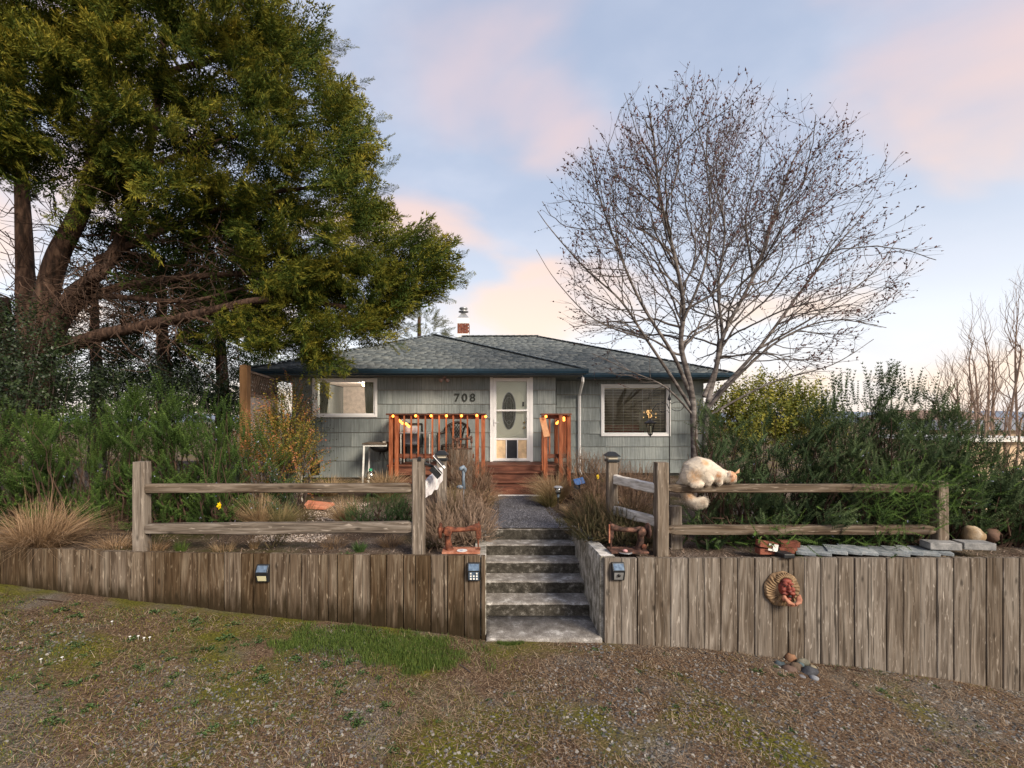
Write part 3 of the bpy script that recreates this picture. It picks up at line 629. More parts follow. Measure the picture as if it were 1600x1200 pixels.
f2 = thing('split_rail_fence', 'two-rail split wood fence on the right with the cat on its top rail', 'fence', (X(1040, Yf), Yf, .88), 'split rail fences behind the plank walls')
p1x, p2x = X(1036, Yf-.07), X(1469, Yf)
post_obj(f2, (p1x, Yf), .80, Z(723, Yf-.07), .15, M['fence_v'], 5)
post_obj(f2, (p2x, Yf+.02), .80, Z(752, Yf), .14, M['fence_v'], 6)
rail_obj(f2, (p1x+.05, Yf, Z(763, Yf)), (p2x-.03, Yf+.01, Z(763, Yf)), .105, .10, M['fence_h'], 13, .003)
rail_obj(f2, (p1x+.05, Yf, Z(828, Yf)), (p2x-.03, Yf+.01, Z(828, Yf)), .115, .10, M['fence_h'], 18, .003)
bq = Vector((X(956, Y2), Y2, 0))
post_obj(f2, bq, .80, Z(722, Y2), .14, M['fence_v'], 7)
rail_obj(f2, (p1x-.04, Yf+.02, Z(764, Yf)), (bq.x+.02, Y2-.04, Z(748, Y2)), .125, .07, M['fence_w'], 22, .008)
rail_obj(f2, (p1x-.04, Yf+.02, Z(816, Yf)), (bq.x+.02, Y2-.04, Z(796, Y2)), .125, .07, M['fence_w'], 25, .008)
mb = MB(); mb.bar(P(1056, 890, 5.95), P(1054, 790, 5.95), .15, .10)
tag(mb.build('wood_offcut', M['fence_v'], None, False, .01), 'short leaning wood post just behind the cat’s fence post', 'wood post')

# ------------------------------------------------------------------ house
YM, YR = 11.5, 12.45
ZE = 3.635            # soffit height
house = thing('house', 'low grey-green shingled house with hipped roof and number 708', 'house', (0, 11.5, 1.0))
WL, WM = -4.9, 1.747; WR = 5.93
Z0m, Z0r = 1.10, 1.10
c22 = 22.0*YM/FP
def subtract(rects, holes):
    for h in holes:
        o = []
        for r in rects:
            x0, x1, z0, z1 = r; a0, a1, b0, b1 = h
            if a1 <= x0 or a0 >= x1 or b1 <= z0 or b0 >= z1: o.append(r); continue
            if b0 > z0: o.append((x0, x1, z0, b0))
            if b1 < z1: o.append((x0, x1, b1, z1))
            zz0, zz1 = max(z0, b0), min(z1, b1)
            if a0 > x0: o.append((x0, a0, zz0, zz1))
            if a1 < x1: o.append((a1, x1, zz0, zz1))
        rects = o
    return [r for r in rects if r[1]-r[0] > .004 and r[3]-r[2] > .004]
winL = (X(493, YM), X(586, YM), Z(648, YM), Z(595, YM))
winR = (X(942, YR), X(1043, YR), Z(678, YR), Z(604, YR))
door = (X(769, YM), X(829, YM), Z(721, YM), Z(588, YM))
def sidewall(Y, x0, x1, z0, z1, zjoints, holes):
    mb = MB()
    for r in subtract([(x0, x1, z0, z1)], holes): mb.box(r[0], r[1], Y, Y+.12, r[2], r[3])
    mb.build('wall', M['interior'], house)
    zs = [z0]+sorted(zjoints)+[z1]
    for ci in range(len(zs)-1):
        za, zc = zs[ci], zs[ci+1]; x = x0-(ci*.47 % 1.22)
        while x < x1:
            a, b = max(x, x0), min(x+1.216, x1); x += 1.22
            if b-a < .02: continue
            for r in subtract([(a, b, za, zc)], holes):
                m_ = MB(); k = (r[2]-za)/(zc-za); k2 = (r[3]-za)/(zc-za)
                ya, yb = Y-.034+.018*k, Y-.034+.018*k2; zl = r[2]+(.013 if abs(r[2]-za) < .001 else 0)
                m_.v += [(r[0], ya, zl), (r[1], ya, zl), (r[1], yb, r[3]), (r[0], yb, r[3]), (r[0], Y-.002, zl), (r[1], Y-.002, zl), (r[1], Y-.002, r[3]), (r[0], Y-.002, r[3])]
                m_.f += [(0, 1, 2, 3), (0, 4, 5, 1), (0, 3, 7, 4), (1, 5, 6, 2), (3, 2, 6, 7)]
                m_.build('siding_panel', M['siding'], house, False, 0, ((r[0]+r[1])/2, Y, (r[2]+r[3])/2))
jm = [Z(py, YM) for py in (610, 632, 654.2, 676.4, 698.6, 720.6)]
sidewall(YM, WL, WM, Z0m, ZE, jm, [winL, door])
jr = [Z(py, YR) for py in (617.3, 637.7, 658, 678.3, 698.5, 718.6)]
sidewall(YR, WM, WR, Z0r, ZE, jr, [winR])
mb = MB()
mb.box(WM-.12, WM-.001, YM+.12, YR-.001, Z0m, ZE); mb.build('flank_wall', M['siding'], house); mb = MB(); mb.box(WL, WL+.12, YM+.12, 20.4, Z0m, ZE); mb.box(WR-.12, WR, YR+.12, 20.4, Z0m, ZE); mb.box(WL, WR, 20.4, 20.5, Z0m, ZE)
mb.build('side_wall', M['siding'], house)
mb = MB()   # right flank of the projecting part, visible only from the side
for za, zc in zip([Z0m]+sorted(jm), sorted(jm)+[ZE]):
    mb.v += [(WM+.026, YM-.004, za-.015), (WM+.026, YR, za-.015), (WM+.008, YR, zc), (WM+.008, YM-.004, zc)]; k = len(mb.v)-4; mb.f.append((k, k+1, k+2, k+3))
mb.build('flank_siding', M['siding'], house)
mb = MB(); mb.box(WL+.03, WM-.03, YM+.03, 20, .6, Z0m-.002); mb.box(WM-.03, WR-.03, YR+.03, 20.2, .6, Z0r-.002); mb.build('foundation', M['darkfound'], house)
# inside rooms
mb = MB()
mb.box(WL+.12, .9, 15.2, 15.3, 1.1, 3.9); mb.box(-1.2, -1.1, YM+.12, 15.2, 1.1, 3.7); mb.box(WL+.13, WM-.13, YM+.121, 15.2, 1.35, 1.45); mb.box(WL+.121, WR-.121, YR+.13, 20.3, ZE+.02, ZE+.08); mb.box(WL+.121, WM-.121, YM+.13, YR+.129, ZE+.02, ZE+.08)
mb.build('room_wall', M['window_wall'], house)
mb = MB(); mb.box(WM, WR-.12, 16.0, 16.1, 1.1, ZE); mb.box(WM, WR-.13, YR+.121, 16, 1.25, 1.35); mb.build('back_room_wall', M['interior'], house)
def frame(mb, r, w_, y0, y1):
    x0, x1, z0, z1 = r
    mb.box(x0-w_, x0, y0, y1, z0-w_, z1+w_); mb.box(x1, x1+w_, y0, y1, z0-w_, z1+w_); mb.box(x0, x1, y0, y1, z0-w_, z0); mb.box(x0, x1, y0, y1, z1, z1+w_)
def window(r, Y, name='window'):
    mb = MB(); frame(mb, r, .062, Y-.06, Y-.001); o = mb.build(name, M['trim'], house, False, .006)
    mb = MB(); r2 = (r[0]+.035, r[1]-.035, r[2]+.035, r[3]-.035); frame(mb, r2, .034, Y-.03, Y+.05); mb.build('sash', M['trim'], o)
    mb = MB(); mb.box(r2[0], r2[1], Y+.008, Y+.012, r2[2], r2[3]); mb.build('pane', M['glass'], o); return o, r2
wl, r2 = window(winL, YM)
wr, r3 = window(winR, YR)
# curtains, inner door of left room
for (a, b) in ((499, 516), (568, 584)):
    mb = MB(); n = 22; x0, x1 = X(a, YM+.25), X(b, YM+.25)
    for i in range(n+1):
        x = x0+(x1-x0)*i/n; y = YM+.28+.035*math.sin(i*1.35)+.01*R.random()
        sk = (-.10 if a < 540 else .06)*(1 if True else 0)
        mb.v += [(x+(sk*(i/n) if a < 540 else sk*(1-i/n)), y, 2.5), (x, y, 3.62)]
    for i in range(n): mb.f.append((2*i, 2*i+2, 2*i+3, 2*i+1))
    mb.build('curtain', M['curtain'], house, True)
mb = MB(); Yd = 15.1; mb.box(X(497, Yd), X(530, Yd), Yd-.05, Yd+.05, 1.45, Z(606, Yd)); o = mb.build('inner_door', M['trim'], house)
mb = MB()
for k in range(3): mb.box(X(502, Yd), X(513, Yd), Yd-.07, Yd-.052, Z(646-k*13, Yd), Z(636-k*13, Yd))
mb.build('door_glass', M['solar'], o)
lm = thing('ceiling_lamp', 'small warm ceiling lamp seen at the top of the left window', 'lamp', (X(570, 13.0), 13.0, ZE-.02))
mb = MB(); mb.lathe((X(570, 13.0), 13.0, ZE-.12), [(.02, 0), (.07, .02), (.09, .08), (.06, .12)], 12)
mb.build('lamp_shade', M['crystal'], lm, True)
pl = bpy.data.lights.new('lamp_light', 'POINT'); pl.energy = 75; pl.color = (1, .86, .72); pl.shadow_soft_size = .12; po = bpy.data.objects.new('lamp_light', pl); C.objects.link(po); po.location = (0, -.1, -.25); po.parent = lm
# blinds of the right window: each slat a part
bl = thing('window_blind', 'open horizontal slat blind hanging inside the right window', 'window blind', ((r3[0]+r3[1])/2, YR+.1, r3[3]), None)
mb = MB(); mb.box(r3[0]+.01, r3[1]-.01, YR+.08, YR+.13, r3[3]-.03, r3[3]+.0); mb.build('head_rail', M['blind'], bl)
mb = MB(); mb.obox(((r3[0]+r3[1])/2, YR+.1, 3), (r3[1]-r3[0]-.03, .045, .003), Euler((math.radians(12), 0, 0)).to_matrix()); s0 = mb.build('slat', M['blind'], bl, False, 0, ((r3[0]+r3[1])/2, YR+.1, 3))
zt_, zn = r3[3]-.05, r3[2]+.05; ns_ = 27
for i in range(ns_):
    z = zt_+(zn-zt_)*i/(ns_-1)
    if i == 0: s0.location = Vector(((r3[0]+r3[1])/2, YR+.1, z))-bl.location
    else: piece('slat', s0.data, bl, ((r3[0]+r3[1])/2, YR+.1, z))
mb = MB()
for px in (958, 974, 989, 1004, 1019, 1032): mb.tube([(X(px, YR+.07), YR+.073, r3[2]+.02), (X(px, YR+.07), YR+.073, r3[3]-.02)], .003, 4)
mb.build('ladder_cord', M['trim'], bl)
mb = MB(); Yc = 14.2; mb.box(X(945, Yc), X(1000, Yc), Yc-.4, Yc+.2, 1.35, Z(672, Yc)); mb.box(X(945, Yc), X(1000, Yc), Yc+.05, Yc+.25, 1.35, Z(664, Yc))
tag(mb.build('sofa', flat('red_upholstery', (.45, .07, .05), .8), None, False, .03), 'red sofa low behind the blinds of the right window', 'sofa')
cn = thing('chandelier', 'glowing amber crystal chandelier behind the right window blinds', 'chandelier', (X(1016, 14.0), 14.0, 3.2))
mb = MB(); c0 = P(1014, 646, 14.0); mb.tube([(c0.x, 14, 3.62), (c0.x, 14, c0.z)], .01, 5); mb.build('stem', M['black'], cn)
mb = MB()
for i in range(22):
    a = R.uniform(0, 6.28); r_ = R.uniform(.03, .22); mb.ball((c0.x+r_*math.cos(a), 14+r_*math.sin(a), c0.z+R.uniform(-.14, .10)), (.013, .013, .028), 6, 4)
mb.build('crystals', M['crystal'], cn)
mb = MB(); Yk = 15.9; mb.box(X(998, Yk), X(1010, Yk), Yk-.06, Yk-.02, Z(678, Yk), Z(640, Yk)); o = mb.build('inner_window', flat('pale_green_pane', (.55, .62, .45), .5), house)
# reflections need nothing: the glass mirrors the real sky
# ---------- roof
rs = .386; ZG = 3.785
yW = 10.9; xL, xR_ = -5.75, 2.33; xa = (xL+xR_)/2; dW = (xR_-xL)/2; zA = ZG+dW*rs
yR_ = 11.85; eL, eR = -5.5, 6.44; dM = 4.6; zM = ZG+dM*rs
roof = MB()
ap = (xa, yW+dW, zA); ab = (xa, yR_+(zA-ZG)/rs, zA)
roof.q((xL, yW, ZG), (xR_, yW, ZG), ap)
roof.q((xR_, yW, ZG), (xR_, yR_, ZG), ab, ap); roof.q((xL, yW, ZG), ap, ab, (xL, yR_, ZG))
m0, m1 = (eL+dM, yR_+dM, zM), (eR-dM, yR_+dM, zM); yB = yR_+2*dM
roof.q((eL, yR_, ZG), (eR, yR_, ZG), m1, m0); roof.q((eR, yR_, ZG), (eR, yB, ZG), m1); roof.q((eR, yB, ZG), (eL, yB, ZG), m0, m1); roof.q((eL, yB, ZG), (eL, yR_, ZG), m0)
rf = roof.build('roof', M['shingle'], house)
def shingles(e0, e1, t0, t1, seed):
    """tabs over a plane between eave e0-e1 and ridge t0-t1 (points)"""
    e0, e1, t0, t1 = map(Vector, (e0, e1, t0, t1)); nrm = (e1-e0).cross((t0+t1)/2-e0).normalized()
    if nrm.z < 0: nrm = -nrm
    H = ((t0+t1)/2-(e0+e1)/2).length; rows = int(H/.105); r = random.Random(seed); V = []; F = []; T = []
    for i in range(rows):
        a, b = i/rows, (i+1.12)/rows
        l0, l1 = e0.lerp(t0, a), e1.lerp(t1, a); u = (l1-l0); Lr = u.length
        if Lr < .15: continue
        u /= Lr; up = ((t0+t1)/2-(e0+e1)/2)/rows; up = up-u*up.dot(u)
        x = 0
        while x < Lr:
            w_ = r.uniform(.13, .32); x2 = min(x+w_, Lr); th = r.uniform(.010, .022); p = l0+u*(x+.004); q = l0+u*(x2-.004); dz = up*r.uniform(-.04, .08)
            k = len(V); V += [p+nrm*.004-dz, q+nrm*.004-dz, q+nrm*th-dz, p+nrm*th-dz, p+up*1.12+nrm*.004, q+up*1.12+nrm*.004]
            F += [(k, k+1, k+2), (k, k+2, k+3), (k+3, k+2, k+5), (k+3, k+5, k+4), (k, k+3, k+4), (k+1, k+5, k+2)]; T += [r.random()**1.2]*6; x = x2
    return np.array([tuple(v) for v in V]), np.array(F), np.array(T)
sg = joinnp([shingles((xL, yW, ZG), (xR_, yW, ZG), ap, ap, 1), shingles((eL, yR_, ZG), (eR, yR_, ZG), m0, m1, 2), shingles((eR, yR_, ZG), (eR, yB, ZG), m1, m1, 3), shingles((xR_, yW, ZG), (xR_, yR_, ZG), ap, ab, 4)])
npmesh('roof_shingles', *sg[:2], M['shingle'], rf, sg[2], 'stuff')
mb = MB()
for a, b in (((xR_, yW, ZG), ap), ((xL, yW, ZG), ap), (m0, m1), ((eR, yR_, ZG), m1), (ap, ab)):
    a, b = Vector(a)+Vector((0, 0, .022)), Vector(b)+Vector((0, 0, .03)); n = max(2, int((b-a).length/.2))
    for i in range(n): mb.bar(a.lerp(b, i/n), a.lerp(b, (i+1.15)/n)+Vector((0, 0, .012)), .22, .018)
mb.build('ridge_caps', M['shingle'], rf)['kind'] = 'stuff'
def gutter(mb, a, b, outd):
    a, b = Vector(a), Vector(b); prof = [(0, 0), (.012, -.11), (.035, -.125), (.085, -.115), (.11, -.06), (.115, -.005), (.105, -.005), (.08, -.02), (.012, -.02)]
    k = len(mb.v); od = Vector(outd)
    for p in (a, b):
        for o_, z in prof: mb.v.append(tuple(p+od*o_+Vector((0, 0, z))))
    n = len(prof)
    for j in range(n): mb.f.append((k+j, k+(j+1) % n, k+n+(j+1) % n, k+n+j))
    mb.f.append(tuple(k+j for j in range(n))); mb.f.append(tuple(k+n+j for j in range(n)))
mb = MB(); gutter(mb, (xL-.02, yW, ZG), (xR_+.1, yW, ZG), (0, -1, 0)); gutter(mb, (xR_+.09, yR_, ZG-.002), (eR+.08, yR_, ZG-.002), (0, -1, 0)); gutter(mb, (xR_, yW-.0, ZG-.001), (xR_, yR_-.12, ZG-.001), (1, 0, 0)); gutter(mb, (eR, yR_, ZG-.001), (eR, yB, ZG-.001), (1, 0, 0))
mb.build('gutter', M['navy'], house)
mb = MB()
mb.box(xL, xR_, yW+.002, yW+.03, ZE+.0, ZG-.004); mb.box(xR_-.03, xR_-.002, yW+.031, yR_-.002, ZE, ZG-.004); mb.box(xR_-.03, eR, yR_+.001, yR_+.03, ZE, ZG-.004); mb.box(eR-.03, eR-.002, yR_+.031, yB, ZE, ZG-.004); mb.box(xL, xL+.03, yW+.031, yB, ZE, ZG-.004)
mb.build('fascia', M['navy'], house)
mb = MB(); mb.box(xL+.03, xR_-.03, yW+.031, yR_, ZE+.002, ZE+.014); mb.box(xL+.03, eR-.03, yR_+.031, YR+.2, ZE+.002, ZE+.013); mb.box(WR+.001, eR-.031, YR+.2, yB, ZE+.002, ZE+.012); mb.build('soffit', M['soffit'], house)
# downspout
ds = MB(); x_ = X(905.5, YR-.1); yy = YR-.09
ds.tube([(xR_+.16, yR_-.06, ZG-.10), (xR_+.17, yR_-.05, ZG-.22), (x_, yy, Z(618, yy)), (x_, yy, 1.2), (x_+.02, yy-.1, 1.08)], .040, 4)
ds.build('downspout', M['trim'], house)
# roof vent, chimney
vt = MB(); vp = P(858, 534, 15.9); vt.v += [(vp.x-.17, 15.75, vp.z-.1), (vp.x+.17, 15.75, vp.z-.1), (vp.x+.17, 16.1, vp.z+.02), (vp.x-.17, 16.1, vp.z+.02), (vp.x-.13, 15.78, vp.z+.04), (vp.x+.13, 15.78, vp.z+.04), (vp.x+.13, 16.05, vp.z+.09), (vp.x-.13, 16.05, vp.z+.09)]
vt.f += [(0, 3, 2, 1), (4, 5, 6, 7), (0, 1, 5, 4), (1, 2, 6, 5), (2, 3, 7, 6), (3, 0, 4, 7)]; vt.build('roof_vent', M['steel'], house, False, .01)
Yc = 17.1; cx0, cx1 = X(714.5, Yc), X(733, Yc); cw = cx1-cx0; ccx = (cx0+cx1)/2
chm = MB(); chm.box(cx0+.02, cx1-.02, Yc+.02, Yc+cw-.02, 4.9, Z(505, Yc)); chm.box(cx0, cx1, Yc, Yc+cw, 4.9, Z(521, Yc))
cho = chm.build('chimney', M['trim'], house)
mb = MB(); z = Z(521, Yc)+.004; row = 0
while z < Z(506, Yc):
    for face in range(2):
        x = -(row % 2)*.11
        while x < cw:
            a, b = max(0, x), min(cw, x+.2)
            if b-a > .03:
                if face == 0: mb.box(cx0+a+.004, cx0+b-.004, Yc-.004, Yc+.05, z, z+.052)
                else: mb.box(cx1-.05, cx1+.004, Yc+.055+a*.85, Yc+.055+b*.85-.006, z, z+.052)
            x += .208
    z += .062; row += 1
o = mb.build('brick_course', M['brick'], cho); o['kind'] = 'stuff'
mb = MB(); mb.box(cx0, cx1, Yc, Yc+cw, Z(505, Yc), Z(496.5, Yc)); mb.build('white_crown', M['trim'], cho)
mb = MB(); mb.lathe((ccx, Yc+cw/2, 0), [(cw*.69, Z(496.4, Yc)), (.11, Z(488, Yc)), (.10, Z(485, Yc)), (.10, Z(481, Yc))], 4)
for v_i in range(len(mb.v)):
    x, y, z = mb.v[v_i]; dx, dy = x-ccx, y-(Yc+cw/2); c, s = math.cos(.785), math.sin(.785); mb.v[v_i] = (ccx+dx*c-dy*s, Yc+cw/2+dx*s+dy*c, z)
mb.build('metal_hood', M['steel'], cho)
mb = MB(); mb.lathe((ccx, Yc+cw/2, 0), [(.10, Z(486, Yc)), (.19, Z(485.6, Yc)), (.19, Z(484.4, Yc)), (.1, Z(484, Yc)), (.1, Z(482, Yc)), (.155, Z(481, Yc)), (.165, Z(479.8, Yc)), (.14, Z(478.5, Yc)), (.10, Z(478.2, Yc))], 14)
mb.build('flue_cap', M['steel'], cho, True)
mb = MB(); c = P(695, 590, YM-.2)
mb.lathe((c.x, YM-.28, ZE-.05), [(.045, 0), (.045, .05)], 10)
for s in (-1, 1): mb.tube([(c.x, YM-.28, ZE-.03), (c.x+s*.05, YM-.32, ZE-.08), (c.x+s*.09, YM-.38, ZE-.11)], [.014, .032, .05], 10)
sp = mb.build('spotlight', flat('old_pinkish_lamp_metal', (.42, .30, .28), .5), house, True)
# house number
for ch_, px in (('7', 714), ('0', 726), ('8', 738.5)):
    cu = bpy.data.curves.new('digit', 'FONT'); cu.body = ch_; cu.size = .285; cu.extrude = .008; cu.offset = .004; cu.align_x = 'CENTER'
    to = bpy.data.objects.new('digit', cu); C.objects.link(to); bpy.context.view_layer.update()
    me = bpy.data.meshes.new_from_object(to.evaluated_get(bpy.context.evaluated_depsgraph_get())); C.objects.unlink(to); bpy.data.objects.remove(to)
    me.materials.clear(); me.materials.append(M['num']); o = bpy.data.objects.new('house_digit', me); C.objects.link(o); o.parent = house
    o.location = Vector((X(px, YM-.05), YM-.045, Z(627.3, YM)))-house.location; o.rotation_euler = (math.radians(90), 0, 0); o['label'] = 'dark metal numeral '+ch_
# ---------- doors
x0, x1, z0, z1 = door
mb = MB(); frame(mb, (x0+.02, x1-.02, z0+.0, z1-.02), .075, YM-.055, YM+.02)
mb.v = [(a, b, max(c, z0-.01)) for a, b, c in mb.v]; mb.build('door_frame', M['trim'], house)
Ys = YM-.02; sd = MB(); xa_, xb_ = X(770.5, Ys), X(828.5, Ys); g0, g1 = X(775.6, Ys), X(823, Ys)
zz_ = [Z(v, Ys) for v in (720, 716, 687.5, 684.5, 642.6, 640, 596, 590.5)]
sd.box(xa_, g0, Ys-.025, Ys+.01, zz_[0], zz_[7]); sd.box(g1, xb_, Ys-.025, Ys+.01, zz_[0], zz_[7])
for a, b in ((0, 1), (2, 3), (4, 5), (6, 7)): sd.box(g0, g1, Ys-.025, Ys+.01, zz_[a], zz_[b])
for px in (791, 808.6): sd.box(X(px, Ys)-.012, X(px, Ys)+.012, Ys-.025, Ys+.01, zz_[1], zz_[2])
so_ = sd.build('storm_door', M['trim'], house, False, .004)
mb = MB(); mb.box(g0, g1, Ys-.008, Ys-.004, zz_[5], zz_[6]); mb.build('pane', M['glass'], so_)
mb = MB(); mb.box(g0, g1, Ys-.008, Ys-.004, zz_[3], zz_[4]); mb.build('pane', M['glass'], so_)
mb = MB(); mb.box(X(791, Ys)+.012, X(808.6, Ys)-.012, Ys-.012, Ys, zz_[1], zz_[2]); mb.build('pet_flap', M['screen'], so_)
for a, b in ((g0, X(791, Ys)-.012), (X(808.6, Ys)+.012, g1)):
    mb = MB(); mb.box(a, b, Ys-.008, Ys, zz_[1], zz_[2]); mb.box(a, b, Ys-.012, Ys-.0082, (zz_[1]+zz_[2])/2-.004, (zz_[1]+zz_[2])/2+.004); mb.build('kick_panel', M['tan'], so_)
mb = MB(); hx = X(772.6, Ys); hz = Z(660, Ys); mb.box(hx-.012, hx+.012, Ys-.045, Ys-.026, hz-.08, hz+.08); mb.tube([(hx, Ys-.05, hz), (hx+.11, Ys-.06, hz+.005)], .009, 6); mb.build('handle', M['trim'], so_)
Yd = YM+.07; dr = MB(); dr.box(x0+.03, x1-.03, Yd, Yd+.04, z0, z1-.03); do = dr.build('front_door', M['cream'], house)
ocx, ocz = X(795.3, Yd), Z(642, Yd); orx, orz = 10.6*Yd/FP, 29*Yd/FP
def ellp(t, k=1): return (ocx+orx*k*math.cos(t), ocz+orz*k*math.sin(t))
mb = MB(); mb.v.append((ocx, Yd-.004, ocz)); n = 40
for i in range(n): a, b = ellp(2*math.pi*i/n); mb.v.append((a, Yd-.004, b))
for i in range(n): mb.f.append((0, 1+i, 1+(i+1) % n))
ov = mb.build('oval_glass', mat('dark_leaded_glass', [(.006, .012, .008), (.02, .035, .024), (.06, .08, .06)], .4, ns=22, spec=.25), do)
mb = MB(); mb.tube([(ellp(2*math.pi*i/40)[0], Yd-.008, ellp(2*math.pi*i/40)[1]) for i in range(41)], .008, 5, False)
for k in (.72,): mb.tube([(ellp(2*math.pi*i/40, k)[0], Yd-.008, ellp(2*math.pi*i/40, k*1.05)[1]) for i in range(41)], .0035, 4, False)
for s in (-1, 1):
    mb.tube([(ocx+s*orx*.9*math.sin(t*math.pi), Yd-.008, ocz+orz*.72*math.cos(t*math.pi)) for t in np.linspace(0, 1, 12)], .0035, 4)
    mb.tube([(ocx+s*orx*.35*math.sin(t*math.pi), Yd-.008, ocz+orz*.9*math.cos(t*math.pi)) for t in np.linspace(0, 1, 12)], .0035, 4)
    mb.tube([(ocx+s*orx*(.95-.9*t), Yd-.008, ocz+orz*(.1-.35*math.sin(t*3))) for t in np.linspace(0, 1, 8)], .0035, 4)
    mb.tube([(ocx+s*orx*(.9-.9*t), Yd-.008, ocz-orz*(.3+.3*math.sin(t*2.5))) for t in np.linspace(0, 1, 8)], .0035, 4)
mb.build('lead_lines', M['steel'], ov)
mb = MB()
def mould(pts): mb.tube([(a, Yd-.002, b) for a, b in pts], .007, 5, False)
for s in (-1, 1):
    mould([(ocx+s*(.34-.02*math.sin(t*3.1)), ocz-.46+.92*t) for t in np.linspace(0, 1, 8)])
for sz in (-1, 1):
    mould([(ocx+.34*u, ocz+sz*(.50+.16*math.cos(u*math.pi/2)**2-.05*math.cos(u*6))) for u in np.linspace(-1, 1, 24)])
mb.build('moulding', M['cream'], do)
mb = MB()
brass = mat('brass', [(.45, .30, .08), (.7, .5, .2)], .3, ns=8, metal=.8)
for py in (660, 668): mb.ball((X(819, Yd), Yd-.04, Z(py, Yd)), .03, 10, 6)
mb.build('knob', brass, do, True)
mb = MB(); mb.box(X(816, Yd), X(818.8, Yd), Yd-.025, Yd, Z(635, Yd), Z(628, Yd)); mb.build('keypad', M['num'], do)
# ------------------------------------------------------------------ porch
DZ = 1.515; YD = 10.6
porch = thing('porch', 'redwood stained front porch with railings and three steps before the door', 'porch', (0, 11, .9))
dx0, dx1 = X(606, YD)-.02, X(893, YD)
y = YD-.02; i = 0; db = None
while y < YM-.14:
    if db is None:
        mb = MB(); mb.box(dx0, dx1, y, y+.135, DZ-.038, DZ); db = mb.build('deck_board', M['redwood_h'], porch, False, .004, (0, y, DZ))
    else:
        o = piece('deck_board', db.data, porch, (0, y, DZ)); 
    y += .141
mb = MB(); mb.box(dx0+.02, dx1-.02, YD+.01, YD+.05, DZ-.24, DZ-.041); mb.box(dx0+.02, dx0+.06, YD+.05, YM-.05, DZ-.24, DZ-.041); mb.box(dx1-.06, dx1-.02, YD+.05, YM-.05, DZ-.24, DZ-.041)
mb.build('fascia_board', M['redwood_h'], porch)
mb = MB(); mb.box(dx0+.1, dx1-.1, YD+.09, YD+.13, .9, DZ-.25); mb.build('skirt', M['redwood_h'], porch)
for k, (zz, yy, x0_, x1_) in enumerate(((Z(737, 10.33), 10.30, .06, 1.36), (Z(752, 10.06), 10.02, .10, 1.34))):
    mb = MB(); mb.box(x0_, x1_, yy, yy+.31, zz-.038, zz); mb.build('step_tread', M['redwood_h'], porch, False, .005)
mb = MB(); mb.box(.06, 1.36, 10.575, 10.578, Z(737, 10.33), DZ-.045)
for yy, a, b in ((10.34, Z(752, 10.06)+.001, Z(737, 10.33)-.04), (10.06, .84, Z(752, 10.06)-.04)):
    m_ = MB(); m_.box(.08, 1.34, yy, yy+.03, a, b); m_.build('riser_board', M['redwood_h'], porch)
m_ = MB(); m_.box(.08, 1.34, YD-.012, YD+.008, Z(737, 10.33)+.001, DZ-.04); m_.build('riser_board', M['redwood_h'], porch)
m_ = MB(); m_.box(.26, 1.2, 10.0, 10.03, .88, .915); m_.build('step_edge', M['trim'], porch)
def post(px, Y, ptop, zbot, w_=.088, m=M['redwood'], name='railing_post'):
    mb = MB(); x = X(px, Y); mb.box(x-w_/2, x+w_/2, Y-w_/2, Y+w_/2, zbot, Z(ptop, Y)); mb.build(name, m, porch, False, .004)
cz = Z(648.5, YD)
for px, zb2 in ((611, 1.1), (620, 1.25), (745.5, 1.2), (755, 1.15)): post(px, YD-.005, 648.6, zb2)
mb = MB(); mb.box(X(604, YD), X(759, YD), YD-.09, YD+.075, cz+.001, cz+.036); mb.build('railing_cap', M['redwood_h'], porch, False, .004)
mb = MB(); mb.box(X(607, YD), X(757, YD), YD+.046, YD+.08, cz-.095, cz); mb.build('top_rail', M['redwood_h'], porch)
mb = MB(); mb.box(X(624, YD), X(741, YD), YD-.02, YD+.02, Z(716, YD), Z(709, YD)); mb.build('bottom_rail', M['redwood_h'], porch)
bal = None
for px in (632, 643, 654, 665, 676, 686.5, 697.5, 708.5, 720, 730.5):
    x = X(px, YD)
    if bal is None:
        mb = MB(); mb.box(x-.018, x+.018, YD-.058, YD-.021, Z(717, YD), cz); bal = mb.build('baluster', M['redwood'], porch, False, .003, (x, YD, cz))
    else: piece('baluster', bal.data, porch, (x, YD, cz))
# left return rail to the wall
xl_ = X(611, YD)
mb = MB(); mb.box(xl_-.08, xl_+.08, YD+.08, YM-.03, cz+.001, cz+.035); mb.build('railing_cap', M['redwood_h'], porch)
for k in range(6): piece('baluster', bal.data, porch, (xl_+.05, YD+.16+.12*k, cz))
mb = MB(); mb.box(xl_-.02, xl_+.02, YD+.05, YM-.05, Z(716, YD), Z(709, YD)); mb.build('bottom_rail', M['redwood_h'], porch)
# small railed bay on the right
for px, zb2, dy in ((849, 1.2, 0), (869, DZ, .55), (876, .95, -.06), (888.5, 1.0, 0)): post(px if dy != .55 else 869, YD+dy, 649, zb2, .088)
mb = MB(); mb.box(X(844.5, YD), X(892, YD), YD-.11, YD+.08, cz+.001, cz+.036); mb.box(X(884, YD), X(892, YD), YD+.081, YM-.03, cz+.001, cz+.036); mb.build('railing_cap', M['redwood_h'], porch, False, .004)
mb = MB(); mb.box(X(852, YD), X(886, YD), YD+.02, YD+.05, cz-.09, cz); mb.build('top_rail', M['redwood_h'], porch)
mb = MB(); mb.box(X(856, YD), X(886, YD), YD+.02, YD+.05, Z(716, YD), Z(709.5, YD)); mb.build('bottom_rail', M['redwood_h'], porch)
for px, dy in ((859, .09), (880, .1)): piece('baluster', bal.data, porch, (X(px, YD), YD+dy, cz))
for k in range(3): piece('baluster', bal.data, porch, (X(888, YD), YD+.25+.2*k, cz))
